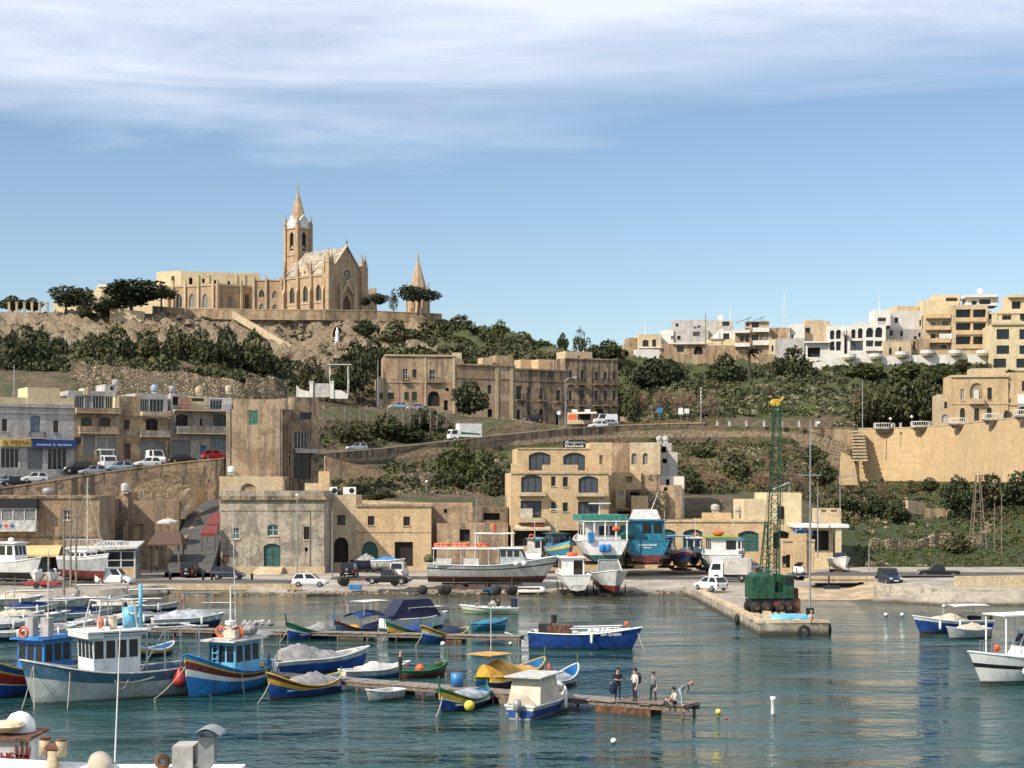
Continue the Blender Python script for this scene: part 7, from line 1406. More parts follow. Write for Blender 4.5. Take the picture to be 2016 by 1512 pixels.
 CL = [(28,1228,.8,.6,5.0,'cloth_cream','navy','boat with draped beige cover at the far left of the mooring cluster'), (80,1226,.9,.4,4.6,None,'white_paint','open white motorboat with small screen in the mooring cluster'), (160,1222,.85,.5,5.2,'cloth_blue','blue_teal','teal boat under a deep blue cover in the mooring cluster'), (268,1230,.9,.42,4.8,'cloth_white','navy','dark hulled boat with pale tent cover left of the grey cruiser'), (120,1196,.95,.3,4.8,'cloth_grey','white_dirty','pale boat with grey cover nearest the quay in the cluster'), (30,1192,.95,.3,5.0,'cloth_cream','white_dirty','pale boat with beige cover nearest the quay at far left'), (205,1190,.95,.3,5.6,None,'white_dirty','low pale boat moored below the masts'), (20,1262,.9,.4,4.2,None,'navy','dark rowing boat behind the red and blue fishing boat'), (96,1258,.8,.6,4.0,'cloth_grey','blue_hull','small blue boat with grey cover behind the trawler wheelhouse'), (60,1210,.9,.42,4.6,'cloth_blue','navy','navy boat with blue cover third from the left edge'), (190,1240,.85,.5,4.4,'cloth_grey','blue_hull','blue boat with grey cover behind the trawler gantry'), (232,1205,.95,.3,4.8,'cloth_cream','white_dirty','pale boat with cream cover right of the masts'), (130,1246,.9,.4,4.2,None,'white_paint','open white skiff behind the trawler roof frame'), (300,1206,.95,.3,4.6,None,'navy','dark open boat nearest the quay above the grey cruiser'), (8,1244,.8,.6,4.4,'cloth_white','blue_hull','blue boat with white cover cut by the left edge')]
 for i, (px, py, hx, hy, L, cov, hm, lab) in enumerate(CL):
  t = boat('moored_motorboat', lab, px, py, hx, hy, group='small boats moored at the left'); hull(t, L, L*.38, .75, 1.05, .72, .3, False, [(-1,.5,hm),(.5,1,'white_dirty')], .25, 'white_dirty', 'white_paint', 'white_dirty', .6)
  if cov: tarp(t, -L*.42, L*.4, L*.19, L*.13, .8, .55, cov, 20+i, .5, .2)
  else: m = MB(); m.add([(.2,-.7,.75),(.2,.7,.75),(-.1,.6,1.25),(-.1,-.6,1.25)], [(0,1,2,3)]); m.build('windscreen', M['glass_pale'], t); outboard(t, -L/2, .55, 'black_paint' if i % 2 else 'white_dirty')
  if i in (2, 3, 6, 9, 13): bimini(t, -L*.5, L*.45, .8, .8, 2.1+.2*(i % 2), 'cloth_white', 'galv', .03)
  fender(t, .5, -L*.2, .5)
  if i in (0, 2, 5, 10, 12): pole(t, 0, 0, .6, 2.4, .035, 'galv')
 luzzu('yellow and white luzzu bow showing between the trawler and the blue boat', 294, 1292, -.5, -.86, 5.0, [(-1,.45,'navy'),(.45,.75,'yellow'),(.75,1,'white_paint')], 'white_paint', None, seed=2, post='red')
 t = boat('stand_up_board', 'pale paddle board floating off the quay wall', 430, 1188, 1, .05); m = MB(); m.lathe([(.03,-1.9),(.28,-1.4),(.38,0),(.25,1.4),(.03,1.9)], 10, (0,0,0), 'x'); m.v = [(x, y, z*.15+.08) for x, y, z in m.v]; m.build('board', M['white_paint'], t)
 # --- right
 t = boat('blue_covered_motorboat', 'blue motorboat with pale cabin cover and flat sun awning at right', 1876, 1244, -.93, -.36); hull(t, 7.0, 2.5, 1.0, 1.5, .9, .4, False, [(-1,.12,'maroon'),(.12,.78,'blue_hull'),(.78,1,'white_paint')], .35, 'white_dirty', 'white_paint', 'white_dirty', .9); tarp(t, -1.0, 2.6, 1.15, .7, 1.15, .45, 'cloth_cream', 14, .3, .1); bimini(t, -3.0, .6, 1.1, 1.0, 2.2, 'cloth_white', 'galv', .1); outboard(t, -3.5, .8, 'frame_brown'); fender(t, 2.0, 1.0, .6); fender(t, .2, 1.3, .6); m = MB(); m.box(-2.6,-1.8,-.5,.4,.4,1.3); m.build('seat', M['cloth_black'], t)
 t = boat('grey_canvas_skiff', 'small grey skiff with peaked canvas cover beside the blue motorboat', 1906, 1256, -.9, -.42); hull(t, 3.9, 1.6, .7, 1.0, .75, .3, False, [(-1,.1,'navy'),(.1,.85,'grey_hull'),(.85,1,'white_paint')], .25, 'white_dirty', 'white_dirty', 'white_dirty', .45); tarp(t, -1.7, 1.3, .78, .5, .75, .5, 'cloth_cream', 15, .45, .12)
 t = boat('white_ferry_launch', 'white passenger launch with black rubbing strake and white arch canopy at right edge', 2040, 1338, -.93, -.36)
 hull(t, 9.0, 3.0, 1.5, 2.0, 1.5, .5, False, [(-1,.04,'maroon'),(.04,.5,'white_paint'),(.5,.64,'black_paint'),(.64,1,'white_paint')], .9, 'white_paint', 'white_paint', 'white_paint', 1.2); cabin(t, -3.4, 1.4, 1.25, 1.3, 3.1, 'white_paint', 'white_paint', .9, .2, 3, 4); m = MB()
 for x in (3.1, .9):
  for y in (-1.0, 1.0): m.cyl((x,y,1.7),(x,y,4.2),.06,.06,6)
 m.box(.6, 3.3, -1.15, 1.15, 4.2, 4.28); m.box(-1.6, .6, -1.15, 1.15, 4.2, 4.3); m.build('arch_canopy', M['white_paint'], t); m = MB()
 for k in range(6): a = 2.0+.38*k; w = 1.25*(1-((a+1)/6)**3); m.cyl((a,w,1.8),(a,w,2.55),.025); m.cyl((a,-w,1.8),(a,-w,2.55),.025)
 for s in (-1, 1): m.tube([Vector((2.0+.38*k, s*1.25*(1-((3.0+.38*k)/6)**3), 2.55)) for k in range(6)], .03, 4)
 m.build('bow_rail', M['galv'], t); m = MB(); m.ball((3.5,.6,2.2), .24, 9); m.build('orange_buoy', M['orange'], t); ring(t, -.4, .4, 4.6, 'orange', 'y'); m = MB(); m.ball((1.9,1.42,.75), .26, 10); m.build('white_fender', M['white_paint'], t, True); text_mesh('ENJOY  COMINO', .42, 'lettering', M['black_paint'], t, (.4,1.56,1.28), (R(88),0,R(180)))
 # loose buoys
 for px, py, mt, r, l in ((1414,1406,'buoy_yellow',.16,'yellow ball buoy floating off the jetty end'), (1208,1464,'white_paint',.15,'small white buoy nearest the viewer'), (1522,1408,'white_paint',.14,'white stick buoy right of the yellow ball buoy'), (1744,1213,'white_paint',.2,'left one of two white buoys off the beach'), (1776,1213,'white_paint',.2,'right one of two white buoys off the beach'), (872,1271,'white_paint',.2,'white buoy beside the dark luzzu'), (360,1182,'red',.22,'red buoy near the quay wall'), (1005,1270,'white_paint',.14,'small white float by the second jetty end'), (1430,1420,'red',.08,'tiny pink float beside the yellow ball buoy'), (1858,1196,'white_paint',.2,'white buoy below the quay wall at right')):
  Y = Yw(py); t = thing('mooring_buoy', l, 'buoy', (X_(px, Y), Y, .05), 0, 'mooring buoys'); m = MB()
  if px == 1522: m.lathe([(.1,-.1),(.12,.0),(.12,.75),(.15,.78),(.15,.95)], 10)
  else: m.ball((0,0,.08), r, 12)
  m.build('float', M[mt], t, True)
harbour_boats()
# ---------------------------------------------------------------- jetties, mole, quay furniture
def jetty(name, label, a, b, w, z, mat, nplank):
 A, Bq = Vector((*a, z)), Vector((*b, z)); d = (Bq-A); L = d.length; t = thing(name, label, 'jetty', A, math.atan2(d.y, d.x)); rnd = random.Random(4)
 pm = MB(); pw = L/nplank; pm.box(.02, pw-.03, -w/2, w/2, -.06, 0); me = pm.mesh('plank', M[mat])
 for i in range(nplank): link('plank', me, t, (i*pw, rnd.uniform(-.04, .04), rnd.uniform(0, .025)))
 m = MB()
 for y in (-w/2+.15, w/2-.15): m.box(0, L, y-.08, y+.08, -.28, -.065)
 m.build('bearer', M['wood'], t); n = int(L/2.4)
 for i in range(n+1):
  for y in (-w/2+.15, w/2-.15): m = MB(); m.cyl((.3+(L-.6)*i/n, y, -2.5), (.3+(L-.6)*i/n, y, -.07), .09, .09, 6); m.build('pile', M['rust'] if i % 3 == 0 else M['wood'], t)
 return t, L
Y0, Y1 = Yw(1321, .62), Yw(1389, .62)
t, L = jetty('wooden_jetty', 'long low wooden jetty running out past the boats with people at its end', (X_(470, Y0), Y0), (X_(1366, Y1), Y1), 1.7, .62, 'wood_grey', 44)
for x0, x1, mt, nm in ((L-5.6,L-2.2,'rust','float_tank'), (L-11.8,L-10.9,'wood','support_block'), (11.6,13.2,'concrete','concrete_block'), (17.0,19.5,'black_paint','rubber_block')): m = MB(); m.box(x0, x1, -.8, .6, -.95, -.3); m.build(nm, M[mt], t)
m = MB(); m.box(L-4.2, L-.1, -.9, .9, .03, .1); m.build('end_platform', M['wood'], t); m = MB(); m.lathe([(.32,.03),(.36,.4),(.37,.8)], 12, (16.4,.3,0)); m.build('blue_tub', M['blue_bright'], t, True)
Y0, Y1 = Yw(1232, .6), Yw(1252, .6)
t2, L2 = jetty('narrow_rear_jetty', 'narrow weathered jetty behind the second row of boats', (X_(120, Y0), Y0), (X_(1028, Y1), Y1), 1.5, .6, 'wood_grey', 40)
for x0, x1, mt in ((12.6,15.5,'rubber'), (17.5,19.5,'lime_pale'), (20.5,22.3,'rubber'), (27.5,30.0,'concrete'), (36.0,39.0,'rust')): m = MB(); m.box(x0*.9, x1*.9, -.6, .5, -.75, -.3); m.build('float_block', M[mt], t2)
n_ = thing('net_pile', 'heap of grey nets and white floats on the rear jetty', 'net', P(505, 1225, 139.5)); n_.location.z = .65; rnd = random.Random(8); m = MB(); f_ = MB()
for k in range(9): m.ball((-1.2+2.4*rnd.random(), rnd.uniform(-.3,.3), .12), rnd.uniform(.2,.4), 8, .6)
for k in range(9): f_.ball((-1.2+2.4*rnd.random(), rnd.uniform(-.5,.3), .35), .09, 6)
m.build('netting', M['cloth_grey'], n_); f_.build('floats', M['white_paint'], n_)
g = thing('gangplank', 'tilted plank leaning off the end of the rear jetty', 'plank', P(1018, 1248, 131)); g.location.z = .1; m = MB(); m.add([(-1.0,-.2,.75),(1.4,-.7,-.1),(1.5,-.4,-.1),(-.9,.1,.75),(-1.0,-.2,.68),(1.4,-.7,-.17),(1.5,-.4,-.17),(-.9,.1,.68)], [(0,1,2,3),(7,6,5,4),(0,4,5,1),(2,6,7,3),(1,5,6,2),(0,3,7,4)]); m.build('board', M['white_dirty'], g)
# mole
mo = MB(); ol = [(20.6,137.6),(26.4,138.2),(26.2,150),(25.5,170),(26,186),(19.4,188),(20.0,181),(20.2,160)]
mo.prism(ol, -2.5, .95, 'xy'); o = mo.build('mole', M['concrete']); tag(o, None, kind='structure')
rnd = random.Random(3); m0 = MB(); m0.box(-.62, .62, -.28, .28, 0, .26, .04); me = m0.mesh('coping_stone', M['lime_pale'])
for i in range(34): y = 138.2+i*1.28; link('coping_stone', me, o, (20.75+rnd.uniform(-.1,.1)-(.35 if y > 160 else 0), y, .945), R(90+rnd.uniform(-3,3)))
for i in range(5): link('coping_stone', me, o, (21.6+i*1.05, 137.95+.1*i, .945), R(4+rnd.uniform(-3,3)))
for i, (x, y, l) in enumerate(((24.2,137.5,'black tyre fender hanging on the front face of the mole'), (26.6,139.2,'black tyre fender at the outer corner of the mole'), (20.2,149,'black tyre fender on the near side of the mole'))):
 tt = thing('tyre_fender', l, 'tyre', (x, y-.12, .35), 0 if i == 0 else R(90), 'tyre fenders on the mole'); m = MB(); m.torus((0,0,0), .36, .16, 16, 7, 'y'); m.build('tyre', M['rubber'], tt, True)
up = thing('upturned_boat', 'upturned pale blue dinghy lying on the mole in front of the crane', 'boat', (23.6,140.6,.95), 0); m = MB(); m.lathe([(.1,-1.9),(.62,-1.6),(.72,0),(.6,1.4),(.1,2.0)], 12, (0,0,0), 'x'); m.v = [(x, y, max(0, z)*.85) for x, y, z in m.v]; m.build('hull', M['blue_light'], up, True)
st = MB()
for k in range(26):
 x, y = 21+rnd.random()*4.8, 138.4+rnd.random()*9; r = rnd.uniform(.12,.35); st.box(x-r, x+r, y-r*.8, y+r*.8, .9, .95+r, r*.25)
o2 = st.build('rubble', M['lime_pale']); tag(o2, 'loose pale stones scattered on the mole', None, None, 'stuff')
# crane on the mole
def crane():
 t = thing('dockside_crane', 'green lattice boom crane on wheels standing on the mole', 'crane', (23.2, 149.5, .95), R(8))
 m = MB(); m.box(-1.9,1.9,-1.1,1.1,.55,1.25); m.build('chassis', M['black_paint'], t)
 for x in (-1.5,-.55,.75,1.5):
  for y in (-1.1, 1.1):
   w = MB(); w.lathe([(.5,-.18),(.55,-.1),(.55,.1),(.5,.18)], 16, (x,y,.55), 'y'); wo = w.build('wheel', M['rubber'], t, True); h = MB(); h.lathe([(.22,-.2),(.22,.2)], 10, (x,y,.55), 'y'); h.build('hub', M['rust'], wo)
 m = MB(); m.box(-1.95,.1,-1.35,1.1,1.35,3.3); m.box(-1.8,-.05,-1.2,.95,3.3,3.6,.2); m.build('engine_house', M['green_crane'], t)
 m = MB(); m.box(.1,1.9,-1.2,1.0,1.35,1.9); m.box(.55,.95,-.9,.8,1.9,3.5); m.build('turntable', M['green_crane'], t)
 cab = MB(); cab.box(1.0,1.95,-1.2,-.1,1.9,3.4); co = cab.build('operator_cab', M['green_crane'], t); g = MB(); g.quad((1.08,-1.212,2.5),(1.88,-1.212,2.5),(1.88,-1.212,3.25),(1.08,-1.212,3.25)); g.build('window', M['glass'], co)
 pl = MB(); pl.box(.1,1.0,-1.16,-1.12,.65,1.1); pl.build('plate', M['red'], t)
 b0, b1 = Vector((.3,0,2.2)), Vector((.95,.6,18.9))
 def lat(name, b0, b1, w0, w1, r, n, mt):
  m = MB(); ch = []
  for sx, sy in ((-1,-1),(1,-1),(1,1),(-1,1)): ch.append([b0.lerp(b1, i/n)+Vector((sx*(w0+(w1-w0)*i/n), sy*(w0+(w1-w0)*i/n), 0)) for i in range(n+1)])
  for c in ch: m.tube(c, r, 4)
  for i in range(n):
   for k in range(4): m.cyl(ch[k][i], ch[(k+1) % 4][i+1], r*.6, r*.6, 4, False); m.cyl(ch[k][i], ch[(k+1) % 4][i], r*.6, r*.6, 4, False)
  return m.build(name, mt, t)
 lat('boom', b0, b1, .50, .30, .05, 22, M['green_crane'])
 m = MB(); m.box(.7,1.2,.35,.85,18.7,19.3,.1); m.cyl((.7,.3,18.95),(.7,.9,18.95),.34,.34,12); m.cyl((1.2,.5,19.1),(1.5,.5,19.5),.08); m.build('boom_head', M['yellow'], t)
 lat('gantry', Vector((-.5,0,3.4)), Vector((-.25,0,8.2)), .35, .12, .05, 7, M['green_crane'])
 m = MB(); m.cyl((-.25,0,8.2),(.85,.5,18.6),.02,.02,4); m.cyl((-.3,.2,8.2),(.8,.7,18.6),.02,.02,4); m.cyl((1.2,.6,18.8),(1.5,.3,5.0),.018,.018,4); m.build('cable', M['iron'], t)
 m = MB(); m.box(1.35,1.65,.15,.45,4.4,5.1); m.torus((1.5,.3,4.2),.16,.05,10,5,'y'); m.build('hook_block', M['iron'], t)
 m = MB(); m.box(1.6,2.6,-1.0,.6,.1,1.3); m.box(1.7,2.5,-.7,.4,1.3,2.2); m.cyl((2.0,0,2.2),(1.8,.1,2.9),.25); m.build('rusty_grab', M['rust'], t)
crane()
mp = thing('lamp_mast', 'tall slim steel mast with cross arms on the mole beside the crane', 'mast', (26.0-.3, 143.0, .95)); m = MB(); m.cyl((0,0,0),(.05,0,17.2),.10,.05,8); m.build('pole', M['galv'], mp); m = MB(); m.box(-1.0,1.0,-.04,.04,12.3,12.4); m.box(-.1,.9,-.04,.04,8.2,8.28); m.build('cross_arm', M['galv'], mp); m = MB(); m.box(-.3,.3,-.3,.3,0,.9); m.build('base', M['black_paint'], mp)
# right quay: low parapets, culvert bridge, small walls
wall_line('quay_parapet', 'low pale parapet wall along the right quay road', [(1880,180,Z_(1135,180),1.2),(1950,180,Z_(1134,180),1.2),(2100,180,Z_(1132,180),1.2)], M['lime_pale'], .5)
wall_line('quay_ledge', 'lower stone ledge of the right quay above the water', [(1720,178,Z_(1152,178),-.5),(1790,175,Z_(1156,175),-.5),(1860,173.5,Z_(1160,173.5),-.5),(2120,172.6,Z_(1166,172.6),-.5)], M['concrete'], 6.0)
t = thing('slipway_bridge', 'low pale concrete bridge spanning the slipway beside the beach', 'bridge', (X_(1590,188), 188, 0)); m = MB(); x0, x1 = X_(1592,188)-t.location.x, X_(1722,188)-t.location.x; m.box(x0,x1,0,3,1.45,1.75); m.build('deck', M['lime_pale'], t); m = MB(); m.box(x0,x1,-.1,.15,1.76,2.15); m.build('parapet', M['lime_pale'], t); m = MB(); m.box(x1-1.2,x1+.6,-.12,3,-.5,1.44); m.build('abutment', M['lime_pale'], t); m = MB(); m.box(x0+1.2,x1-1.3,1.6,2.8,.15,1.2); m.build('dark_trailer', M['iron'], t); m = MB(); m.box(x0+1.6,x0+3.4,-.6,-.3,.2,1.1); m.cyl((x0+2.2,-.5,0),(x0+2.2,-.5,2.2),.1); m.build('sign_post', M['car_navy'], t)
m = MB(); xs = [-60,-35,-24.5]; Ys = (192.2, 199.5)
R_ = MB(); R_.grid([[(x, 190.9, 1.125) for x in range(-90, -22, 4)], [(x, 198.5, 1.125) for x in range(-90, -22, 4)]]); R_.grid([[(x, 199.4, 1.14) for x in range(-22, 34, 4)], [(x, 205.5, 1.14) for x in range(-22, 34, 4)]]); R_.grid([[(34, 199.4, 1.5), (34, 206, 1.5)], [(40, 198, 1.6), (40, 207, 1.6)], [(90, 196, 1.62), (90, 207, 1.62)]]); o = R_.build('quay_road', M['asphalt']); tag(o, None, kind='structure')
K_ = MB(); K_.box(-90,-24,188.3,189.0,.5,1.22); o = K_.build('quay_kerb', M['lime_pale']); tag(o, None, kind='structure')
# ---------------------------------------------------------------- vehicles
CARS = {'hatch':(3.95,1.7,1.48,.92,.82,-1.92,.98,-1.5,.2,1), 'sedan':(4.3,1.7,1.42,.9,.82,-1.5,.85,-1.0,.1,1), 'suv':(4.2,1.8,1.8,1.12,1.05,-2.05,.62,-1.95,.25,1), 'van':(4.2,1.75,1.86,1.1,.98,-2.05,1.1,-1.98,.5,0), 'bigvan':(5.4,1.95,2.3,1.3,1.15,-2.65,1.9,-2.6,1.3,0), 'pickup':(5.0,1.8,1.72,1.05,1.0,-.75,.95,-.65,.4,1)}
def car(kind, paint, label, px, py, hx, hy, Y=None, z=None, name=None, group=None):
 L, W_, H, belt, hood, c0, c1, r0, r1, rearw = CARS[kind]
 if Y is None: Y = Yw(py, 1.13)
 if z is None: z = Z_(py, Y)
 t = thing(name or {'hatch':'parked_hatchback','sedan':'parked_saloon','suv':'parked_jeep','van':'small_van','bigvan':'panel_van','pickup':'pickup_truck'}[kind], label, 'van' if 'van' in kind else 'car', (X_(px, Y), Y, z), math.atan2(hy, hx), group)
 w = W_/2; mb = MB(); st = [(-L/2, .42, belt*.86, .86), (-L/2+.12, .28, belt*.98, .97), (-L*.2, .24, belt, 1), (c1-.15, .24, belt, 1), (c1+.1, .24, hood+.06, 1), (L/2-.25, .26, hood*.92, .95), (L/2-.04, .32, hood*.74, .88), (L/2, .4, hood*.6, .84)]
 if kind == 'pickup': st[0] = (-L/2, .4, belt*.82, .97); st[1] = (-L/2+.1, .3, belt*.84, 1); st[2] = (c0-.05, .24, belt*.84, 1); st.insert(3, (c0, .24, belt, 1))
 rows = [[(x, -w*k*.93, zb), (x, -w*k, zb+.14), (x, -w*k, zt-.1), (x, -w*k*.94, zt), (x, w*k*.94, zt), (x, w*k, zt-.1), (x, w*k, zb+.14), (x, w*k*.93, zb)] for x, zb, zt, k in st]
 mb.grid(rows, True); mb.poly(rows[0][::-1]); mb.poly(rows[-1]); body = mb.build('body', M[paint], t)
 g = MB(); wt = w*.80; wb = w*.95; B4 = [(c0,-wb,belt),(c1,-wb,belt),(c1,wb,belt),(c0,wb,belt)]; T4 = [(r0,-wt,H),(r1,-wt,H),(r1,wt,H),(r0,wt,H)]
 g.add(B4+T4, [(0,1,5,4),(1,2,6,5),(2,3,7,6),(3,0,4,7),(4,5,6,7)]); cb = g.build('cabin', M[paint], t)
 def win(a, b, c, d, off):
  P4 = [Vector(v) for v in (a, b, c, d)]; ctr = sum(P4, Vector())/4; m = MB(); m.add([tuple(ctr+(p-ctr)*.86+Vector(off)) for p in P4], [(0,1,2,3)]); m.build('window', M['glass'], cb)
 win(B4[1],B4[2],T4[2],T4[1],(.02,0,.01))
 if rearw or kind == 'van': win(B4[0],B4[3],T4[3],T4[0],(-.02,0,.01))
 for s, i0, i1 in ((-1,0,1),(1,3,2)):
  a, b, c, d = [Vector(v) for v in (B4[i0], B4[i1], T4[i1], T4[i0])]
  for f0, f1 in (((.02,.48),(.52,.97)) if rearw else ((.62,.97),)): win(a.lerp(b,f0), a.lerp(b,f1), d.lerp(c,f1), d.lerp(c,f0), (0,s*.02,0))
 for x in (-L/2+.75, L/2-.8):
  for s in (-1, 1):
   r = .31 if kind not in ('suv','pickup','bigvan') else .37; m = MB(); m.lathe([(r*.93,-.1),(r,-.07),(r,.07),(r*.93,.1)], 16, (x,s*(w-.07),r), 'y'); wo = m.build('wheel', M['rubber'], t, True); h = MB(); h.lathe([(r*.55,-.115),(r*.55,.115)], 10, (x,s*(w-.07),r), 'y'); h.build('rim', M['chrome'], wo)
 for s in (-1, 1):
  m = MB(); m.box(L/2-.14, L/2-.01, s*w*.66-.17, s*w*.66+.17, hood*.62, hood*.8); m.build('headlight', M['lamp_clear'], t)
  m = MB(); m.box(-L/2-.012, -L/2+.1, s*w*.78-.1, s*w*.78+.1, belt*.6, belt*.84); m.build('tail_light', M['lamp_red'], t)
 m = MB(); m.box(-L/2-.015, -L/2, -.26, .26, .5, .62); m.box(L/2, L/2+.012, -.26, .26, .45, .56); m.build('number_plate', M['white_paint'], t)
 if kind == 'pickup': m = MB(); m.box(-L/2+.15, c0-.15, -w+.12, w-.12, belt*.842, belt*.85); m.build('cargo_bed', M['black_paint'], t)
 if kind == 'suv': m = MB(); m.lathe([(.34,-.12),(.36,-.06),(.36,.1)], 16, (-L/2-.1,0,1.05), 'x'); so_ = m.build('spare_wheel', M['rubber'], t); m = MB(); m.lathe([(.14,-.14),(.14,-.12)], 10, (-L/2-.1,0,1.05), 'x'); m.build('spare_hub', M['chrome'], so_)
 return t
def truck(label, px, py, Y, hx, hy, cab='white_paint', boxm='white_dirty', L=6.0, H=3.1, open_=False, z=None, lettering=None):
 t = thing('box_truck', label, 'truck', (X_(px, Y), Y, Z_(py, Y) if z is None else z), math.atan2(hy, hx)); m = MB(); m.box(-L/2,L/2-.4,-.85,.85,.45,.75); m.build('chassis', M['iron'], t)
 m = MB(); m.add([(L/2-1.7,-1,.55),(L/2,-1,.55),(L/2,1,.55),(L/2-1.7,1,.55),(L/2-1.7,-1,2.2),(L/2-.35,-.92,2.2),(L/2-.35,.92,2.2),(L/2-1.7,1,2.2),(L/2-.03,-1,1.3),(L/2-.03,1,1.3)], [(0,1,8,5,4),(1,2,9,8),(8,9,6,5),(2,3,7,6,9),(3,0,4,7),(4,5,6,7)]); c = m.build('cab', M[cab], t)
 m = MB(); m.quad((L/2-.02,-.85,1.35),(L/2-.02,.85,1.35),(L/2-.32,.8,2.1),(L/2-.32,-.8,2.1)); m.build('windscreen', M['glass'], c)
 for s in (-1, 1): m = MB(); m.quad((L/2-1.4,s*1.012,1.35),(L/2-.3,s*1.012,1.35),(L/2-.5,s*1.0,2.05),(L/2-1.4,s*1.012,2.05)); m.build('window', M['glass'], c)
 m = MB()
 if open_: m.box(-L/2,L/2-1.8,-1.05,1.05,.8,1.2); m.box(-L/2-.1,L/2-1.6,-1.15,1.15,H-.2,H); [m.box(x-.06,x+.06,s*1.0-.06,s*1.0+.06,1.2,H-.2) for x in (-L/2+.1,L/2-1.95) for s in (-1,1)]
 else: m.box(-L/2,L/2-1.8,-1.1,1.1,.8,H)
 bx_ = m.build('cargo_box', M[boxm], t)
 if lettering:
  m = MB()
  for s in (-1, 1): m.add([(-L/2+.3,s*1.112,1.2),(L/2-2.1,s*1.112,1.3),(L/2-2.1,s*1.112,1.75),(-L/2+.3,s*1.112,1.45)], [(0,1,2,3)])
  m.build('livery_stripe', M[lettering], bx_)
 for x in (-L/2+1.1, L/2-.9):
  for s in (-1, 1): m = MB(); m.lathe([(.36,-.14),(.4,-.1),(.4,.1),(.36,.14)], 14, (x,s*.9,.4), 'y'); wo = m.build('wheel', M['rubber'], t, True); h = MB(); h.lathe([(.18,-.15),(.18,.15)], 8, (x,s*.9,.4), 'y'); h.build('rim', M['chrome'], wo)
 return t
def vehicles():
 car('hatch','car_white','white hatchback parked on the quay in front of the grey warehouse',611,1155,1,-.05)
 car('hatch','car_navy','dark blue hatchback parked left of the warehouse steps',450,1140,1,-.12)
 car('suv','car_black','black jeep with spare wheel seen from behind at the foot of the lane',377,1136,.1,1)
 car('van','car_white','small white van parked in front of the conservatory',226,1151,1,-.08)
 car('suv','car_black','black car backed into the corner beside the cream house',688,1136,.05,1)
 car('pickup','car_black','dark open jeep parked in front of the ochre stone house',766,1150,.97,-.2)
 car('van','car_white','white van seen from behind beside the dark open jeep',786,1137,.1,1)
 car('hatch','car_white','white hatchback turning on the ramp near the mole',1399,1162,-.55,.83)
 car('suv','car_navy','dark jeep driving along the right quay road',1752,1150,.12,-1)
 car('pickup','car_black','black pickup parked along the low rubble wall',1846,1138,-1,.03)
 car('hatch','car_white','white car parked in front of the green arched boathouse',1478,1088,.9,-.4,216,1.13)
 truck('small white box trailer truck parked near the mole root',1438,1146,196,-.96,.2,'white_paint','plaster_grey',5.0,2.7,z=1.13)
 # shop road
 SR = [('sedan','car_silver','silver car at the left end of the shop road',8,955,243,-.85,-.5), ('sedan','car_black','black car low on the shop road beside the small white hatchback',30,957,242,-.85,-.5), ('hatch','car_white','small white hatchback low on the shop road',66,950,243,-.88,-.45), ('van','car_white','white van facing the shops under the blue sign',80,934,256,.9,.4), ('suv','car_black','black jeep between the white van and the canopy truck',152,930,254,-.9,-.4), ('hatch','car_silver','silver hatchback on the shop road left of the light blue car',182,936,245,-.88,-.45), ('hatch','car_blue','light blue car behind the silver hatchback on the shop road',234,928,247,-.88,-.45), ('hatch','car_white','white hatchback just below the white panel van',290,920,248,-.9,-.42), ('bigvan','car_white','white panel van parked before the curved grey shutter',304,912,259,.55,-.83), ('sedan','car_black','black saloon right of the white panel van',360,913,251,.9,.42), ('hatch','car_red','red car at the upper end of the shop road',423,908,251,.9,.42), ('hatch','car_silver','silver car in front of the yellow shop sign',22,938,254,.88,.45)]
 for k, pa, l, px, py, Y, hx, hy in SR: car(k, pa, l, px, py, hx, hy, Y, tz(X_(px, Y), Y)+.05 if Y > 249 else None, group='vehicles on the shop road')
 truck('grey canvas box truck parked before the roller shutters', 140, 926, 260, -.9,-.4, 'white_paint','plaster_grey', 5.4, 3.0, z=tz(X_(140,260),260)+.05); truck('white canopy truck with open sides parked in the shop road', 208, 926, 256, .5,-.87, 'white_paint','white_paint', 5.2, 3.2, True, z=tz(X_(208,256),256)+.05)
 # hill roads
 car('hatch','car_silver','silver car driving on the lower hill road',702,888,-.97,-.22,296,None); truck('white delivery lorry with green stripe climbing the hill road', 914, 869, 309, -.93,-.35, 'white_paint','white_paint', 6.2, 3.3, lettering='green')
 for px, py, Y, k, pa, l in ((785,798,349,'sedan','car_blue','pale blue car parked left of the hotel gateway'), (818,801,349,'sedan','car_silver','silver car parked right before the hotel gateway'), (1197,838,341,'sedan','car_silver','silver car beside the white van at the hotel corner'), (1177,842,336,'hatch','car_white','white car nose on below the hotel corner'), (1050,839,343,'hatch','car_black','black car parked below the arched hotel doors')): car(k, pa, l, px, py, -.95, -.3, Y, tz(X_(px, Y), Y)+.05)
 car('bigvan','car_white','white van parked at the hotel corner',1190,834,-.95,-.3,345,tz(X_(1190,345),345)+.05)
 t = thing('snack_kiosk','food kiosk with cream awning and roof boxes before the hotel','kiosk',(X_(1143,341),341,tz(X_(1143,341),341)+.05),R(-12)); m = MB(); m.box(-2.6,2.4,-1.1,1.1,.3,2.7); m.build('body', M['lime_pale'], t); m = MB(); m.box(-2.4,-.6,-1.115,-1.1,1.2,2.2); m.build('menu_panel', M['orange'], t); m = MB(); m.box(-.4,2.2,-1.115,-1.1,1.1,2.3); m.build('hatch', M['dark'], t); m = MB(); m.add([(-.6,-1.1,2.75),(3.6,-1.1,2.75),(3.8,-3.0,2.3),(-.5,-3.0,2.3)], [(0,1,2,3)]); m.build('awning', M['cloth_cream'], t)
 for x in (-1.2, 1.5): m = MB(); m.box(x-.55,x+.55,-.5,.4,2.7,3.3); m.build('roof_box', M['white_paint'], t)
vehicles()
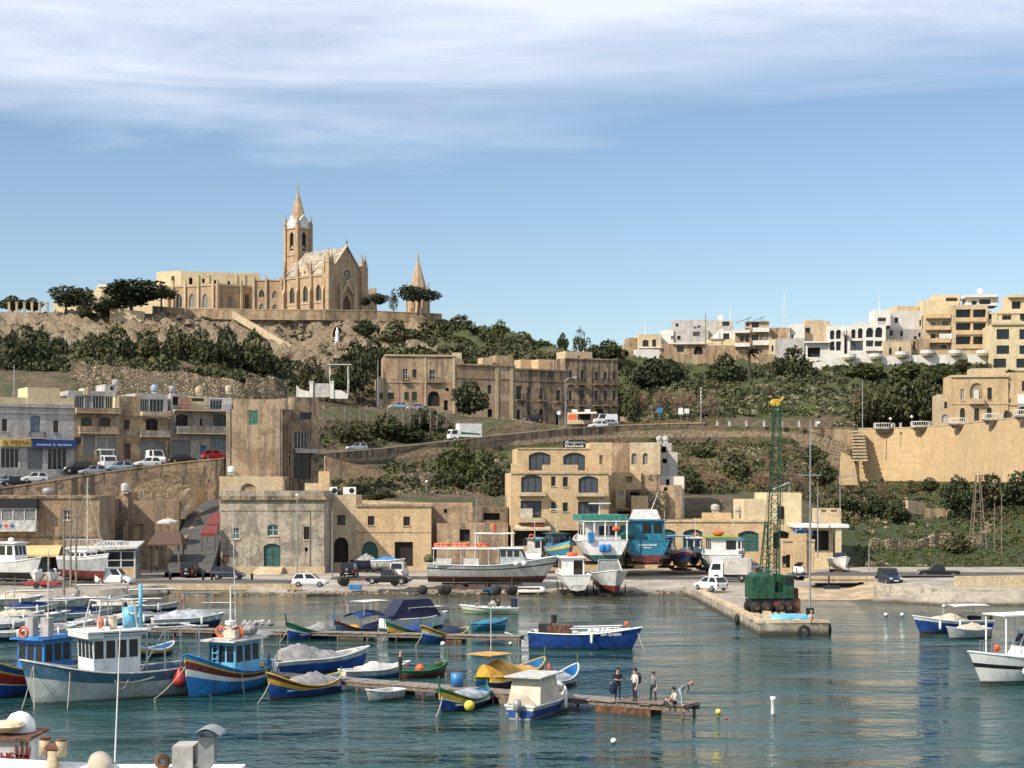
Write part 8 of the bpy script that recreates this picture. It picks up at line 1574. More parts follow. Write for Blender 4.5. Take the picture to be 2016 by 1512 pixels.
# ---------------------------------------------------------------- boats ashore
def cradle(root, L, w, zb, wheels=True, mat='rust'):
 m = MB(); m.box(-L*.42,L*.3,-.12,.12,zb-.25,zb-.05); [m.box(x-.08,x+.08,-w,w,zb-.3,zb-.1) for x in (-L*.3,0,L*.22)]; [m.cyl((x,s*w,zb-.2),(x,s*w*1.05,zb+.75),.05) for x in (-L*.3,L*.22) for s in (-1,1)]; o = m.build('cradle', M[mat], root)
 if wheels:
  for x in (-L*.22,-L*.02):
   for s in (-1,1): m = MB(); m.lathe([(.36,-.12),(.4,-.06),(.4,.06),(.36,.12)], 14, (x,s*w,zb-.62), 'y'); m.build('wheel', M['rubber'], o, True)
def ashore(name, label, px, py, hx, hy, lift, cat='boat', Y=None):
 z = 1.1; Y = Y or Yw(py, z); z = max(.1, tz(X_(px, Y), Y)); t = thing(name, label, cat, (X_(px, Y), Y, z+lift), math.atan2(hy, hx)); return t
def shore_boats():
 t = ashore('grey_tour_boat','long grey tour boat on cradles with orange life rings stacked on its roof',962,1158,.99,-.1,1.25,Y=192)
 hull(t,14.0,3.9,1.5,2.6,1.75,.55,False,[(-1,.0,'black_paint'),(.0,.12,'maroon'),(.12,.62,'greywhite_hull'),(.62,.70,'navy'),(.70,1,'greywhite_hull')],1.0,'white_dirty','white_paint','white_dirty',2.0,.8); cradle(t,13,1.3,-.55)
 m = MB(); m.box(-6.4,1.4,-1.7,1.7,3.35,3.5); m.build('long_roof', M['white_paint'], t); m = MB(); [m.cyl((x,s*1.6,1.4),(x,s*1.6,3.35),.05) for x in (-6.2,-4.6,-3,-1.4,.2,1.3) for s in (-1,1)]; m.build('roof_posts', M['white_dirty'], t); [(lambda q: (q.box(x-.9,x+.9,-1.85,-1.78,1.5,2.3), q.build('side_screen', M['cloth_white'], t)))(MB()) for x in (-5.0,-1.8)]
 cabin(t,1.4,4.6,1.5,1.6,3.4,'grey_hull','white_paint',.8,.3,3,3)
 for i, x in enumerate((-5.4,-3.2,-.9)): m = MB(); [m.torus((x-.5+.5*k,-.2+.25*j,3.7+.18*j), .42, .12, 12, 6, 'z') for k in range(3) for j in range(2)]; m.build('life_ring_stack', M['orange'], t)
 m = MB(); m.box(-1.6,3.0,-1.3,1.3,5.1,5.2); [m.cyl((x,s*1.1,3.5),(x,s*1.2,5.1),.05) for x in (-1.4,2.8) for s in (-1,1)]; m.build('flybridge_awning', M['white_paint'], t); m = MB(); [m.torus((.6,-.2+.3*k,5.75), .45, .14, 14, 6, 'x') for k in range(3)]; m.build('life_ring_stack', M['orange'], t)
 for x in (3.4,4.3): m = MB(); m.ball((x,-1.9+.2*(x-3.4),1.75), .32, 10); m.build('white_buoy', M['white_paint'], t, True)
 m = MB(); m.ball((-6.9,-.4,2.2), .7, 9, .8); m.build('net_heap', M['leaf_green'], t)
 t = ashore('white_cabin_cruiser','small white cabin cruiser stern on with red lifebuoy on its roof',1126,1168,-.12,1,.95,Y=189); hull(t,6.4,2.5,1.1,1.7,1.05,.5,False,[(-1,.1,'white_dirty'),(.1,1,'white_paint')],.45,'white_paint','white_paint','white_paint',.8,.92); cabin(t,-.6,1.8,.95,.5,2.6,'white_paint','white_paint',.5,.2,2,2); m = MB(); m.lathe([(.3,2.8),(.5,2.85),(.45,3.1),(.1,3.2)], 12, (0,0,0)); m.build('red_lifebuoy', M['orange'], t); cradle(t,6,1.0,-.5,True,'iron'); m = MB(); m.quad((-.612,-.05,.6),(-.612,-.8,.6),(-.612,-.8,2.3),(-.612,-.05,2.3)); m.build('doorway', M['dark'], t); t.scale = (1.2,1.4,1.15)
 t = ashore('grey_windscreen_boat','open grey motorboat with red bottom and tall folded windscreen frame',1200,1172,.10,-1,1.0,Y=187.5); hull(t,6.6,2.6,1.25,1.7,1.2,.55,False,[(-1,.12,'maroon'),(.12,1,'greywhite_hull')],.5,'white_dirty','white_paint','white_dirty',.9,.9); m = MB(); m.add([(.3,-1.0,1.3),(.3,1.0,1.3),(-.6,.75,2.4),(-.6,-.75,2.4)], [(0,1,2,3)]); m.build('windscreen', M['glass_pale'], t); m = MB(); [m.cyl((.3,s,1.3),(-.6,s*.75,2.5),.05) for s in (-1,1)]; m.cyl((-.6,-.75,2.5),(-.6,.75,2.5),.05); m.build('screen_frame', M['galv'], t); cradle(t,6,1.0,-.55,True,'iron'); t.scale = (1.3,1.45,1.15)
 t = ashore('white_trawler_ashore','white fishing trawler with green net roof rack, radar and blue drums hauled ashore',1176,1112,-.12,1,2.7,Y=209); hull(t,10,3.9,1.7,2.9,1.9,.9,False,[(-1,.05,'green_paint'),(.05,1,'white_paint')],1.0,'white_dirty','white_paint','white_paint',1.2,.95); cabin(t,-3.6,1.6,1.5,1.0,3.9,'white_paint','white_paint',.3,.3,3,3); m = MB(); m.box(-4.6,1.4,-1.9,1.9,4.3,5.0); m.build('net_rack', M['net'], t); m = MB(); [m.cyl((-4.8,y,1.6),(-4.8,y,4.3),.07) for y in (-1.8,-.9,0,.9,1.8)]; m.box(-4.9,-4.7,-1.95,1.95,4.15,4.28); m.build('stern_gantry', M['white_paint'], t)
 for k, y in enumerate((.1,.55)): m = MB(); m.lathe([(.2,.7),(.26,.8),(.26,1.5),(.2,1.6)], 12, (-5.25,-y+.4,-.2)); m.build('blue_drum', M['blue_bright'], t, True)
 m = MB(); m.box(-5.3,-4.95,1.0,1.45,1.7,2.9); m.build('blue_panel', M['blue_bright'], t); m = MB(); m.ball((-4.7,-.9,3.3), .35, 8); m.build('orange_float', M['orange'], t); pole(t,-1.5,0,5.0,1.4,.08); m = MB(); m.box(-1.65,-1.35,-.9,.9,6.3,6.45); m.build('radar_scanner', M['white_paint'], t); cradle(t,9,1.4,-.9,False,'iron'); t.scale = (1.2,1.5,1.0)
 t = ashore('blue_trawler_ashore','teal blue trawler with dark wheelhouse and red bottom propped ashore',1264,1114,.06,-1,2.6,Y=211); hull(t,10,3.9,1.9,2.5,1.9,.9,False,[(-1,.05,'maroon'),(.05,1,'blue_teal')],1.1,'wood','blue_teal','blue_teal',.9,.95)
 t.rotation_euler[2] = R(92); cabin(t,-4.3,-.6,1.55,1.2,4.3,'blue_teal','blue_teal',.1,.25,3,3); m = MB(); m.add([(-3.9,-1.2,4.5),(-1.2,-1.2,4.5),(-1.2,1.2,4.5),(-3.9,1.2,4.5),(-3.5,-.9,5.7),(-1.6,-.9,5.7),(-1.6,.9,5.7),(-3.5,.9,5.7)], [(0,1,5,4),(1,2,6,5),(2,3,7,6),(3,0,4,7),(4,5,6,7)]); m.build('white_cover', M['cloth_white'], t); pole(t,-3,-.2,4.5,3.4,.06,'white_dirty','mast',(0,-.9)); m = MB(); m.ball((-4.4,1.8,2.9), .9, 9); m.build('turquoise_net', M['net'], t); cradle(t,9,1.4,-.9,False,'wood'); t.scale = (1.2,1.5,1.0); sm = MB(); [sm.box(-5.04,-5.02,-.75+k*.17,-.75+k*.17+.12,1.25,1.42) for k in range(9)]; [sm.box(-5.04,-5.02,-.3+k*.17,-.3+k*.17+.12,.95,1.08) for k in range(4)]; sm.build('small_lettering', M['white_paint'], t)
 t = ashore('teal_old_boat_ashore','old teal and orange boat partly hidden left of the white trawler',1100,1116,.3,-.95,1.9,Y=212); hull(t,8,3.0,1.5,2.4,1.6,.7,True,[(-1,.3,'navy'),(.3,.7,'blue_teal'),(.7,.85,'yellow'),(.85,1,'blue_light')],.8,'wood','blue_light','blue_light',.4,post='blue_teal'); cabin(t,-2.4,.2,1.0,.9,3.2,'blue_dusk','green_paint',.1,.4,2,2); pole(t,-1,0,3.3,3.2,.06); m = MB(); m.box(-1.2,-.8,-.8,.8,6.3,6.42); m.build('radar_scanner', M['white_paint'], t); cradle(t,7,1.1,-.7,False,'iron')
 for px, py, lab, bands, Y in ((1340,1112,'varnished luzzu with blue awning propped right of the teal blue trawler',[(-1,.3,'wood'),(.3,.6,'blue_hull'),(.6,.8,'red'),(.8,1,'white_paint')],212), (1392,1112,'small blue and white luzzu on a cradle beside the green roofed boat',[(-1,.4,'green_paint'),(.4,.7,'white_paint'),(.7,1,'blue_light')],213)):
  t = ashore('luzzu_ashore',lab,px,py,.05,-1,1.5,Y=Y); hull(t,6.0 if px == 1340 else 4.6,2.2 if px == 1340 else 1.6,1.0,1.7,1.2,.6,True,bands,.5,'wood','white_dirty','blue_bright',.3,post='blue_bright'); cradle(t,5,.8,-.6,False,'iron'); t.scale = (1.3,1.35,1.15)
  if px == 1340: bimini(t,-2.4,1.6,1.2,1.0,2.9,'blue_light','blue_bright',.05)
 t = ashore('green_roof_boat','white stern on boat with lime green roof and orange float among the parked boats',1417,1118,-.05,1,1.3,Y=209); hull(t,7,2.9,1.3,2.0,1.35,.6,False,[(-1,.15,'grey_hull'),(.15,1,'white_paint')],.6,'white_dirty','white_paint','white_paint',.8,.94); cabin(t,-3.0,1.0,1.15,.6,3.2,'white_paint','green_roof',.3,.3,2,3); m = MB(); m.ball((-1.2,.3,3.7), .5, 10, .7); m.build('orange_float', M['orange'], t); cradle(t,6,1.0,-.6,True,'iron'); t.scale = (1.2,1.5,1.1)
 for i, (px, Y, hx, bd, cm, rf, lab) in enumerate(((1058,216,.2,[(-1,.3,'maroon'),(.3,1,'white_paint')],'white_dirty','blue_light','white cabin boat tucked behind the tour boat bow'), (1232,216,-.1,[(-1,.2,'green_paint'),(.2,1,'blue_teal')],'white_paint','white_paint','teal hulled cabin boat wedged between the two big trawlers'), (1312,217,.15,[(-1,.3,'maroon'),(.3,.7,'white_paint'),(.7,1,'blue_hull')],'white_dirty','blue_bright','white cabin boat behind the varnished luzzu'), (1366,217,-.1,[(-1,.3,'navy'),(.3,1,'white_dirty')],'white_dirty','white_paint','grey white cabin boat behind the small blue luzzu'), (1448,214,.2,[(-1,.3,'maroon'),(.3,1,'blue_hull')],'white_paint','blue_bright','blue hulled boat right of the green roofed boat'))):
  t = ashore('cabin_boat_ashore', lab, px, 1112, hx, -1 if i % 2 else 1, 1.5, Y=Y); hull(t,6.5,2.6,1.2,1.9,1.25,.6,False,bd,.6,'wood','white_dirty','white_dirty',.8,.9); cabin(t,-2.2,.6,.95,.6,2.9,cm,rf,.25,.25,2,2); pole(t,-.8,.2,3.0,2.6+.5*(i % 3),.05); ring(t,-2.5,.3,3.2,'orange','x'); cradle(t,6,1.0,-.6,False,'iron')
 t = ashore('covered_dinghy_ashore','pale dinghy with bright blue cover standing before the dark rectangular door',763,1134,.95,-.3,.9,Y=214); hull(t,4.2,1.7,.75,1.0,.7,.35,False,[(-1,1,'white_dirty')],.3,'white_dirty','white_paint','white_dirty',.5); tarp(t,-1.7,1.6,.85,.55,.75,.55,'blue_bright',31,.5,.1); cradle(t,4,.7,-.35,True,'iron')
 t = ashore('tarped_boat_ashore','dark boat under a peaked grey sheet before the green arched garage',724,1134,.9,-.3,.8,Y=216); hull(t,4.4,1.8,.8,1.1,.8,.4,False,[(-1,1,'navy')],.3,'wood','navy','navy',.5); tarp(t,-1.4,1.0,.85,.55,.8,.9,'cloth_grey',32,.5,.1); cradle(t,4,.7,-.4,False,'iron')
 t = ashore('white_pilothouse_boat','white pilothouse boat standing ashore at the left edge under the yellow awning',22,1165,.9,-.4,1.5,Y=187); hull(t,7.4,2.7,1.2,1.8,1.1,.7,False,[(-1,.05,'black_paint'),(.05,1,'white_paint')],.6,'white_paint','white_paint','white_paint',1.0,.9); cabin(t,-1.0,1.6,1.05,.7,3.3,'white_paint','white_paint',.4,.3,3,2); m = MB(); m.lathe([(.25,3.5),(.35,3.6),(.3,3.85),(.1,3.95)], 12, (0,0,0)); m.build('radar_dome', M['white_paint'], t); cradle(t,6,1.0,-.7,False,'iron')
 t = ashore('grey_sailing_boat','grey hulled sailing boat on legs with stayed mast beside the conservatory',166,1152,.75,-.65,1.6,Y=190); hull(t,8.0,2.8,1.5,2.0,1.5,1.0,False,[(-1,.02,'maroon'),(.02,.8,'grey_hull'),(.8,1,'white_paint')],1.1,'white_paint','white_paint','white_paint',1.2,.8); cabin(t,-1.6,1.8,.85,1.1,2.1,'white_paint','white_paint',.6,.1,2,3,name='coachroof'); pole(t,.6,0,1.6,9.0,.09,'white_dirty'); rope(t,(.6,0,9.5),(-3.8,0,1.7),.03,0); rope(t,(.6,0,9.0),(4.0,0,2.1),.03,0); cradle(t,7,1.1,-.9,False,'iron')
 t = ashore('white_ribbed_boat','rounded white motorboat with tinted screen on the right hand ramp',1653,1106,.1,-1,.9,Y=212); hull(t,5.2,2.3,.9,1.3,.9,.4,False,[(-1,1,'white_paint')],.4,'white_paint','white_paint','white_paint',.6); m = MB(); m.add([(.8,-.9,1.0),(.8,.9,1.0),(-.1,.75,1.7),(-.1,-.75,1.7)], [(0,1,2,3)]); m.build('windscreen', M['glass'], t); cradle(t,4.6,.9,-.4,True,'rust')
 t = ashore('jet_ski','white jet ski on a trailer in front of the ochre gatehouse',1573,1118,.2,-1,.7,Y=203); m = MB(); m.lathe([(.1,-1.4),(.5,-1.2),(.6,0),(.4,1.0),(.08,1.5)], 12, (0,0,.3), 'x'); m.build('hull', M['white_paint'], t, True); m = MB(); m.box(-1.0,.2,-.22,.22,.8,1.1); m.box(.2,.5,-.35,.35,1.0,1.35); m.build('seat', M['black_paint'], t); cradle(t,2.6,.5,0,True,'iron')
 for i, (px, lab) in enumerate(((74,'left one of two white outboard boats on the red trailer'), (103,'right one of two white outboard boats on the red trailer'))):
  t = ashore('outboard_skiff',lab,px,1165,.15,-1,.9,Y=184+i*.6); hull(t,3.8,1.5,.6,.85,.6,.25,False,[(-1,1,'white_paint')],.25,'white_dirty','white_paint','white_dirty',.4); m = MB(); m.ball((1.0,0,.85), .4, 9, .8); m.build('wrapped_console', M['cloth_navy' if i else 'cloth_white'], t); outboard(t,-1.9,.5,'white_paint')
 t = ashore('red_trailer','long low red boat trailer at the water edge on the left',84,1185,.97,-.2,.45,'trailer',Y=180.5); m = MB(); m.box(-1.9,1.9,-.7,-.55,.1,.35); m.box(-1.9,1.9,.55,.7,.1,.35); [m.box(x-.08,x+.08,-.55,.55,.12,.3) for x in (-1.7,0,1.7)]; m.cyl((.9,-.6,.3),(.9,-.6,1.3),.06); m.build('frame', M['red'], t); m = MB(); [m.lathe([(.32,-.1),(.32,.1)], 12, (-.3,s*.85,.0), 'y') for s in (-1,1)]; m.build('wheels', M['rubber'], t)
 for i, (px, py, L, Y, lab) in enumerate(((728,1152,7.5,194,'long rusty boat trailer with big tyres in front of the black car'), (880,1168,9.0,186.5,'rusty cradle trailer lying under the grey tour boat'), (1010,1168,6.0,186,'rusty trailer frame beside the small overturned white dinghy'))):
  t = ashore('rusty_trailer',lab,px,py,1,-.03,.55,'trailer',Y=Y); m = MB(); m.box(-L/2,L/2,-.5,-.36,.1,.3); m.box(-L/2,L/2,.36,.5,.1,.3); [m.box(L*x-.1,L*x+.1,-.36,.36,.12,.28) for x in (-.45,-.1,.2,.45)]; m.build('frame', M['rust'], t)
  for x in ((-.42,-.38,.40) if i == 0 else (-.3,-.05,.0)): m = MB(); m.lathe([(.5,-.18),(.56,-.1),(.56,.1),(.5,.18)], 14, (L*x,-.62,.05), 'y'); m.build('wheel', M['rubber'], t, True)
 t = ashore('overturned_dinghy','small overturned white dinghy at the water edge below the tour boat',1044,1165,1,0,.1,Y=188); m = MB(); m.lathe([(.1,-1.7),(.6,-1.4),(.65,1.3),(.5,1.7)], 12, (0,0,.1), 'x'); m.v = [(x,y,max(.05,z)) for x,y,z in m.v]; m.build('hull', M['white_paint'], t, True)
 for px, Y, lab in ((700,189.5,'blue fish crate on the slipway below the rusty trailer'), (962,187.5,'blue fish crate under the bow of the tour boat')):
  t = ashore('fish_crate',lab,px,1160,1,-.1,.0,'crate',Y=Y); m = MB(); m.box(-.65,.65,-.4,.4,.25,.33); [m.box(a,b,c,d,.33,.8) for a,b,c,d in ((-.65,.65,-.4,-.34),(-.65,.65,.34,.4),(-.65,-.59,-.34,.34),(.59,.65,-.34,.34))]; m.build('crate_shell', M['blue_bright'], t)
 rnd = random.Random(12); m = MB(); 
 for k in range(90):
  px = 330+rnd.random()*320; x = X_(px, 186.5); r = rnd.uniform(.15,.45); y = 187.0-rnd.random()*1.2; m.box(x-r,x+r,y-r*.7,y+r*.7,-.4,-.2+r*1.0,r*.3)
 o = m.build('quay_foot_rocks', M['lime_old']); tag(o,'dark weedy rocks along the foot of the quay wall',None,None,'stuff')
 m = MB()
 for k in range(120):
  px = 560+rnd.random()*820; Y = 187+rnd.random()*2.5; x = X_(px, Y); r = rnd.uniform(.1,.32); z = tz(x, Y); m.box(x-r,x+r,Y-r*.7,Y+r*.7,z-.1,z+r*.7,r*.25)
 o = m.build('slipway_rubble', M['rubble']); tag(o,'stones and rusty debris along the slipway edge',None,None,'stuff')
shore_boats()
# ---------------------------------------------------------------- poles, lamps, signs
def poles():
 LP = [(1113,838,334,'grey street lamp with curved arm before the hotel',9.0,1), (1380,834,338,'tall striped pole with road signs beside the bend',7.4,0), (1698,842,330,'tall grey lamp post at the left end of the bastion',9.6,0), (398,745,344,'thin grey lamp pole among the terrace trees',11.0,0), (28,775,262,'white flagpole on the grey corner house roof',4.6,0), (166,760,318,'short grey pole beside the rubble terraces',5,0), (744,700+95,338,'slim pole at the left end of the hotel',9,0)]
 for px, py, Y, l, h, arm in LP:
  t = thing('street_lamp' if arm else 'lamp_pole', l, 'lamp' if arm else 'pole', P(px, py, Y)); m = MB(); m.cyl((0,0,-.3),(0,0,h),.11,.07,8); m.build('pole', M['galv'], t)
  if arm: m = MB(); m.tube([Vector((0,0,h)), Vector((.6,0,h+.5)), Vector((1.7,-.1,h+.75))], .06); a = m.build('arm', M['galv'], t); m = MB(); m.box(1.5,2.3,-.22,.02,h+.68,h+.84); m.build('lamp_head', M['frame_white'], a)
  if px == 1380: m = MB(); [m.cyl((0,0,4.2+.7*k),(0,0,4.5+.7*k),.14,.14,8) for k in range(5)]; m.build('white_bands', M['white_paint'], t)
 for px, py, Y, l, shp in ((1299,830,345,'blue rectangular road sign on a post at the bend','b'), (1340,834,343,'white arched information board at the bend','a'), (1352,832,344,'white rectangular sign beside the arched board','r'), (1100,838,337,'round white road sign before the hotel door','o')):
  t = thing('road_sign', l, 'sign', P(px, py, Y)); m = MB(); m.cyl((0,0,-.2),(0,0,2.4),.05); m.build('post', M['galv'], t); m = MB()
  if shp == 'o': m.lathe([(.42,-.04),(.42,0)], 14, (0,0,2.6), 'y')
  else:
   w = .5; top = arch_top(-w, w, 3.3 if shp == 'a' else 2.9, 'seg' if shp == 'a' else None); m.prism([(-w,1.9)]+top+[(w,1.9)], -.1, -.05, 'xz')
  m.build('panel', M['blue_bright' if shp == 'b' else 'white_paint'], t)
 QP = [(585,1128,208,'tall thin lamp pole before the grey warehouse front',9.6), (654,1132,204,'pale pole at the right corner of the grey warehouse',7.9), (996,1112,213,'wooden pole at the left corner of the yellow block',9.0), (938,1100,214,'thin pole on the stone yard terrace',8.0), (1654,1075,226,'lamp post with arm behind the flat slab garage',10), (1610,1090,218,'thin grey pole before the flat slab garage',9), (1711,1130,214,'dark green post at the corner of the rubble wall',4), (840,990,246,'white globe lamp on the garden terrace',3), (1972,1085,225,'leaning grey pole in the garden right of the pylon',8), (1958,1075,228,'short pole in the right garden',6)]
 for px, py, Y, l, h in QP:
  t = thing('lamp_pole', l, 'pole', P(px, py, Y)); m = MB(); m.cyl((0,0,-.6),(0,0,h),.09,.06,7); m.build('pole', M['wood' if px in (996,1972,1958) else 'galv'], t)
  if px in (585,840): m = MB(); m.ball((0,0,h+.15), .22, 10); m.build('globe', M['white_cloth'], t, True)
  if px == 1654: m = MB(); m.tube([Vector((0,0,h-.6)), Vector((1.4,0,h-.4)), Vector((2.6,0,h-.4))], .05); m.build('arm', M['galv'], t)
 for px, py, Y, l in ((1612,838,333,'white globe lamp left of the tall bastion lamp post'), (1753,830,330,'left one of two white globe lamps above the bastion'), (1795,826,330,'right one of two white globe lamps above the bastion')):
  t = thing('globe_lamp', l, 'lamp', P(px, py, Y), 0, 'globe lamps above the bastion'); m = MB(); m.cyl((0,0,-2.4),(0,0,.4),.06); m.build('post', M['iron'], t); m = MB(); m.ball((0,0,.55), .3, 10); m.build('globe', M['white_cloth'], t, True)
 t = thing('windmill_pylon','tapering wooden lattice pylon standing in the right hand garden','pylon', P(1925,1070,232)); m = MB()
 C4 = lambda z: 1.0-.08*z
 for s in ((-1,-1),(1,-1),(1,1),(-1,1)): m.cyl((s[0]*1.0,s[1]*1.0,-.8),(s[0]*.22,s[1]*.22,9.6),.09,.07,5)
 for k in range(6):
  a, b = C4(1.5*k)*.98, C4(1.5*k+1.5)*.98
  for (x, y) in (((-1,-1),(1,-1)), ((1,-1),(1,1)), ((1,1),(-1,1)), ((-1,1),(-1,-1))): m.cyl((x[0]*a,x[1]*a,1.5*k),(y[0]*a,y[1]*a,1.5*k),.045,.045,4)
 m.build('lattice', M['wood'], t)
 for px, Y, l, h in ((126,178,'left of the two tall wooden masts rising from the mooring cluster',9), (150,181,'right of the two tall wooden masts rising from the mooring cluster',9.5), (139,184,'slim stayed mast between the tall wooden masts',11)):
  t = thing('mooring_mast', l, 'mast', (X_(px,Y),Y,.6)); m = MB(); m.cyl((0,0,-1),(0,0,h),.14,.09,7); m.build('pole', M['wood_grey'], t)
 for k, (px, l) in enumerate(((335,'first black iron bollard from the left on the quay'), (400,'second black iron bollard from the left on the quay'), (417,'third black iron bollard, by the dark blue hatchback'), (496,'fourth black iron bollard, right of the dark blue hatchback'))):
  t = thing('iron_bollard', l, 'bollard', (X_(px,199),199,1.1), 0, 'iron bollards on the quay'); m = MB(); m.lathe([(.16,0),(.14,.5),(.2,.6),(.16,.75),(.05,.8)], 10); m.build('casting', M['iron'], t, True)
poles()
# ---------------------------------------------------------------- people
def person(label, loc, rz, pose, top, legs, hair='hair_dark', scale=1.0, shoes='cloth_black'):
 t = thing('person', label, 'person', loc, rz); J = {'pel':(0,0,.95,.135),'bel':(0,0,1.08,.125),'che':(0,.01,1.27,.15),'nek':(0,.01,1.46,.055),'chn':(0,-.03,1.54,.075),'hd':(0,-.01,1.64,.098),'cr':(0,.0,1.71,.07)}
 for s, k in ((-1,'R'),(1,'L')):
  J.update({'sh'+k:(s*.175,.01,1.40,.062),'el'+k:(s*.235,.03,1.12,.045),'wr'+k:(s*.24,-.04,.88,.032),'pm'+k:(s*.24,-.06,.80,.03),'hp'+k:(s*.095,0,.90,.095),'kn'+k:(s*.10,-.02,.50,.065),'an'+k:(s*.105,.02,.09,.045),'to'+k:(s*.12,-.15,.045,.04)})
 for k, v in pose.items(): J[k] = (*v, J[k][3])
 for k in 'RL':
  p = Vector(J['pm'+k][:3]); w = Vector(J['wr'+k][:3]); d = (p-w).normalized(); sd = d.cross(Vector((0,1,.2))).normalized()
  for i, (o_, l) in enumerate(((-.027,.07),(-.009,.085),(.009,.08),(.027,.06))): J['f%d%s' % (i, k)] = (*(p+sd*o_+d*l), .009)
  J['th'+k] = (*(w+d*.05+sd*.055), .01)
 E = [('pel','bel'),('bel','che'),('che','nek'),('nek','chn'),('chn','hd'),('hd','cr')]
 for k in 'RL': E += [('che','sh'+k),('sh'+k,'el'+k),('el'+k,'wr'+k),('wr'+k,'pm'+k),('pel','hp'+k),('hp'+k,'kn'+k),('kn'+k,'an'+k),('an'+k,'to'+k),('wr'+k,'th'+k)]+[('pm'+k,'f%d%s' % (i, k)) for i in range(4)]
 N = list(J); me = bpy.data.meshes.new('body'); me.from_pydata([J[k][:3] for k in N], [(N.index(a), N.index(b)) for a, b in E], []); tmp = bpy.data.objects.new('tmp_body', me); COL.objects.link(tmp)
 sk = tmp.modifiers.new('skin', 'SKIN'); sk.use_smooth_shade = True; sv = me.skin_vertices[0].data
 for i, k in enumerate(N): sv[i].radius = (J[k][3], J[k][3]); sv[i].use_root = (k == 'pel')
 ss = tmp.modifiers.new('sub', 'SUBSURF'); ss.levels = 1; ss.render_levels = 1
 bpy.context.view_layer.update(); bm_ = bpy.data.meshes.new_from_object(tmp.evaluated_get(bpy.context.evaluated_depsgraph_get())); bpy.data.objects.remove(tmp); bpy.data.meshes.remove(me)
 for mname in ('skin', top, legs, shoes): bm_.materials.append(M[mname])
 def cls(k):
  if k[:2] in ('nk','ne','ch','hd','cr') and k != 'che': return 0
  if k[:2] in ('wr','pm','th') or k[0] == 'f': return 0
  if k in ('bel','che') or k[:2] in ('sh','el'): return 1
  if k[:2] in ('to',): return 3
  return 2
 JV = np.array([J[k][:3] for k in N]); cl = [cls(k) for k in N]; rr = np.array([J[k][3] for k in N])
 for p in bm_.polygons: d = np.linalg.norm(JV-np.array(p.center), axis=1)-rr*.6; p.material_index = cl[int(d.argmin())]
 b = link('body', bm_, t); h = MB(); c = Vector(J['hd'][:3]); c2 = Vector(J['cr'][:3]); u = (c2-c).normalized()
 if hair: q_ = c+u*.035+Vector((0,.025,0)); h.ball(tuple(q_), .115, 12); h.build('hair', M[hair], t, True)
 fc = MB()
 f0 = Vector(J['chn'][:3]); fw = Vector((0,-.09,0))
 for s in (-1, 1): fc.ball(tuple(c+fw+Vector((s*.035,-.0,-.01))), .013, 6)
 fc.build('eyes', M['hair_dark'], t); nz_ = MB(); nz_.ball(tuple(c+fw+Vector((0,-.012,-.045))), .018, 6); nz_.build('nose', M['skin'], t)
 t.scale = (scale,)*3; return t
